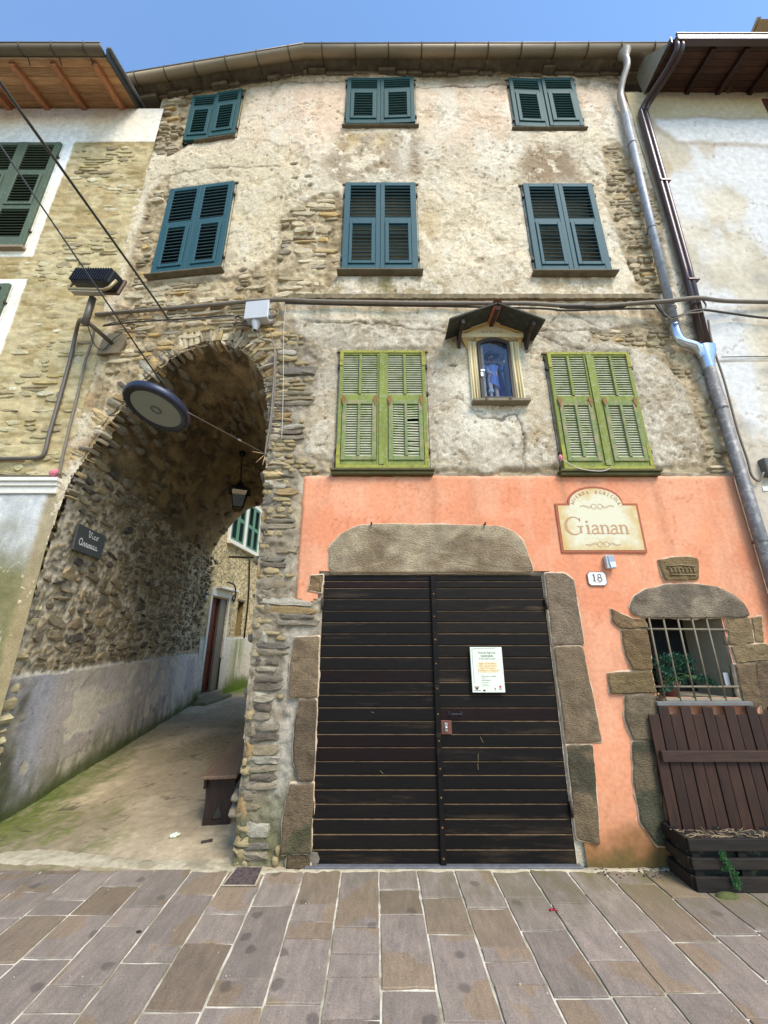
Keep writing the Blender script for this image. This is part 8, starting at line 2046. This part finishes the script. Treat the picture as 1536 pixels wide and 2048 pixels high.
for xx_ in (.11, 1.75):
    q = MB()
    out = [(-.115, 0), (-.11, .18), (-.13, .374), (.13, .374), (.11, .18), (.115, 0)]
    # board leg with a triangular notch, built as butted strips
    R_ = MBn @ Matrix.Translation((xx_, 0, 0)) @ Matrix.Rotation(math.pi / 2, 4, 'Z')
    q.prism([(-.118, 0), (.118, 0), (.118, .04), (-.118, .04)], -.015, .015)
    q.prism([(-.118, .0402), (-.045, .0402), (0, .155), (0, .374), (-.13, .374), (-.112, .18)], -.015, .015); q.prism([(.0, .155), (.045, .0402), (.118, .0402), (.112, .18), (.13, .374), (.0002, .374)], -.015, .015)
    q.build('leg', M_bnd, bn_, M=R_)

# ================================================================== MANHOLE, LITTER
mc = [onZ(475, 1737), onZ(524, 1737), onZ(509, 1771), onZ(447, 1771)]
mh = thing('manhole_cover', 'rusty square iron manhole cover at the foot of the pier', 'manhole cover', sum(mc, Vector()) / 4)
M_ci = mat_plain('cast_iron', (108, 92, 88), rough=.7, metal=.3, var=.35, scale=40, bump=.5, spots=((60, 52, 50), .5, .6, .7, 30))
cm = sum(mc, Vector()) / 4; q = MB(); q.add([p + Vector((0, 0, .003)) for p in mc] + [p + Vector((0, 0, .008)) for p in mc], [(4, 5, 6, 7), (0, 1, 5, 4), (1, 2, 6, 5), (2, 3, 7, 6), (3, 0, 4, 7)]); q.build('plate', M_ci, mh)
q = MB(); r = random.Random(8)
for i in range(9):
    for j in range(6):
        fx, fy = (i + .5) / 9, (j + .5) / 6
        if (i + j) % 2: continue
        p = mc[0].lerp(mc[1], fx).lerp(mc[3].lerp(mc[2], fx), fy); q.beam(p + Vector((-.008, 0, .010)), p + Vector((.008, .004, .010)), .005, .004)
o_ = q.build('tread_pattern', M_ci, mh); o_['kind'] = 'stuff'
q = MB(); e0 = mc[3] + Vector((.0, .03, .0)); sc9 = 1.13
ring = [cm + (p - cm) * 1.14 for p in mc]; q.add([p + Vector((0, 0, .004)) for p in ring] + [p + Vector((0, 0, .004)) for p in mc], [(0, 1, 5, 4), (1, 2, 6, 5), (2, 3, 7, 6), (3, 0, 4, 7)]); q.build('collar', M_cement, mh)
def litter(name, lab, cat, u, v, mat, shape):
    p = onZ(u, v, .004); q = MB()
    for (a1, a2, r_) in shape: q.tube([p + Vector(a1), p + Vector(a2)], r_, 6)
    return tag(q.build(name, mat, smooth=True), lab, cat)
litter('red_wrapper', 'small red wrapper lying on the right part of the paving', 'wrapper', 1107, 1822, mat_plain('red_foil', (150, 30, 44), rough=.3), [((-.022, 0, .003), (.0, .004, .006), .006), ((.0, .004, .006), (.024, -.004, .003), .005), ((-.022, .004, .003), (-.012, .009, .003), .004)])
litter('white_scrap', 'crumpled white and green scrap on the alley floor', 'paper scrap', 347, 1676, mat_plain('white_green_paper', (226, 236, 206), rough=.6, var=.2, scale=80), [((-.03, 0, .01), (.02, .02, .02), .016), ((.0, .0, .01), (.03, .04, .012), .012)])
litter('dead_leaf', 'dark dead leaf on the alley floor before the bench', 'leaf', 412, 1686, mat_plain('dark_dead_leaf', (60, 48, 38), rough=.8), [((-.04, 0, .002), (.04, .03, .006), .012)])
litter('cigarette_end', 'white cigarette end on the right paving', 'cigarette end', 1243, 1896, mat_plain('filter_white', (230, 222, 206)), [((-.009, 0, .003), (.002, .002, .003), .0028)])
litter('black_crumb', 'clot of black dirt on the left paving', 'dirt', 277, 1865, mat_plain('dirt_black', (30, 28, 30)), [((-.012, 0, .002), (.006, .006, .004), .005), ((0, -.006, .002), (.014, .004, .003), .004)])
litter('pebble', 'pale pebble on the right paving', 'pebble', 1040, 1971, mat_plain('pebble_stone', (206, 190, 150)), [((-.003, 0, .003), (.003, .003, .004), .0045)])
r = random.Random(44); q = MB()
for _ in range(150):
    x, y = r.uniform(-2.2, 2.4), r.uniform(1.6, 3.35); s = r.uniform(.0012, .003); q.tube([(x, y, .003), (x + r.uniform(-s, s) * 2, y + s, .004)], s, 5)
tag(q.build('crumbs', mat_plain('pale_crumbs', (190, 182, 168), var=.4, scale=100)), 'fine grit and crumbs scattered on the paving', 'crumbs', kind='stuff')
r = random.Random(45); q = MB()
for _ in range(60):
    x = r.uniform(1.5, 2.1); y = r.uniform(3.30, 3.42); s = r.uniform(.004, .010); a_ = r.uniform(0, 6.28); q.tube([(x, y, .004), (x + math.cos(a_) * s * 2, y + math.sin(a_) * s, .009)], s * .5, 4)
tag(q.build('leaf_litter', mat_plain('litter_dark', (56, 50, 40), var=.5, scale=90)), 'dark leaf crumbs at the wall foot beside the planter', 'leaf litter', kind='stuff')
# dry weeds at the foot of the pier
r = random.Random(46)
for lab, (u, v), n, mt in (('green weeds at the foot of the alley wall on the left', (30, 1640), 120, M_leaf2), ('tuft of weeds in the far alley niche', (478, 1290), 0, M_leaf2)):
    if not n: continue
    q = MB()
    for _ in range(n):
        y = r.uniform(3.75, 6.2); x = alley_x(y) + .04 + abs(r.gauss(0, .03)); hgt = r.uniform(.01, .035); q.add([(x - .003, y, 0), (x + .003, y, 0), (x + r.uniform(-.012, .012), y + r.uniform(-.01, .01), hgt)], [(0, 1, 2)])
    tag(q.build('weeds', mt), lab, 'weeds', kind='stuff')
n_obj = len(bpy.data.objects); print('OBJECTS', n_obj, 'TRIS', sum(sum(len(p.vertices) - 2 for p in m.polygons) * 1 for m in bpy.data.meshes if len(m.polygons) < 2000))
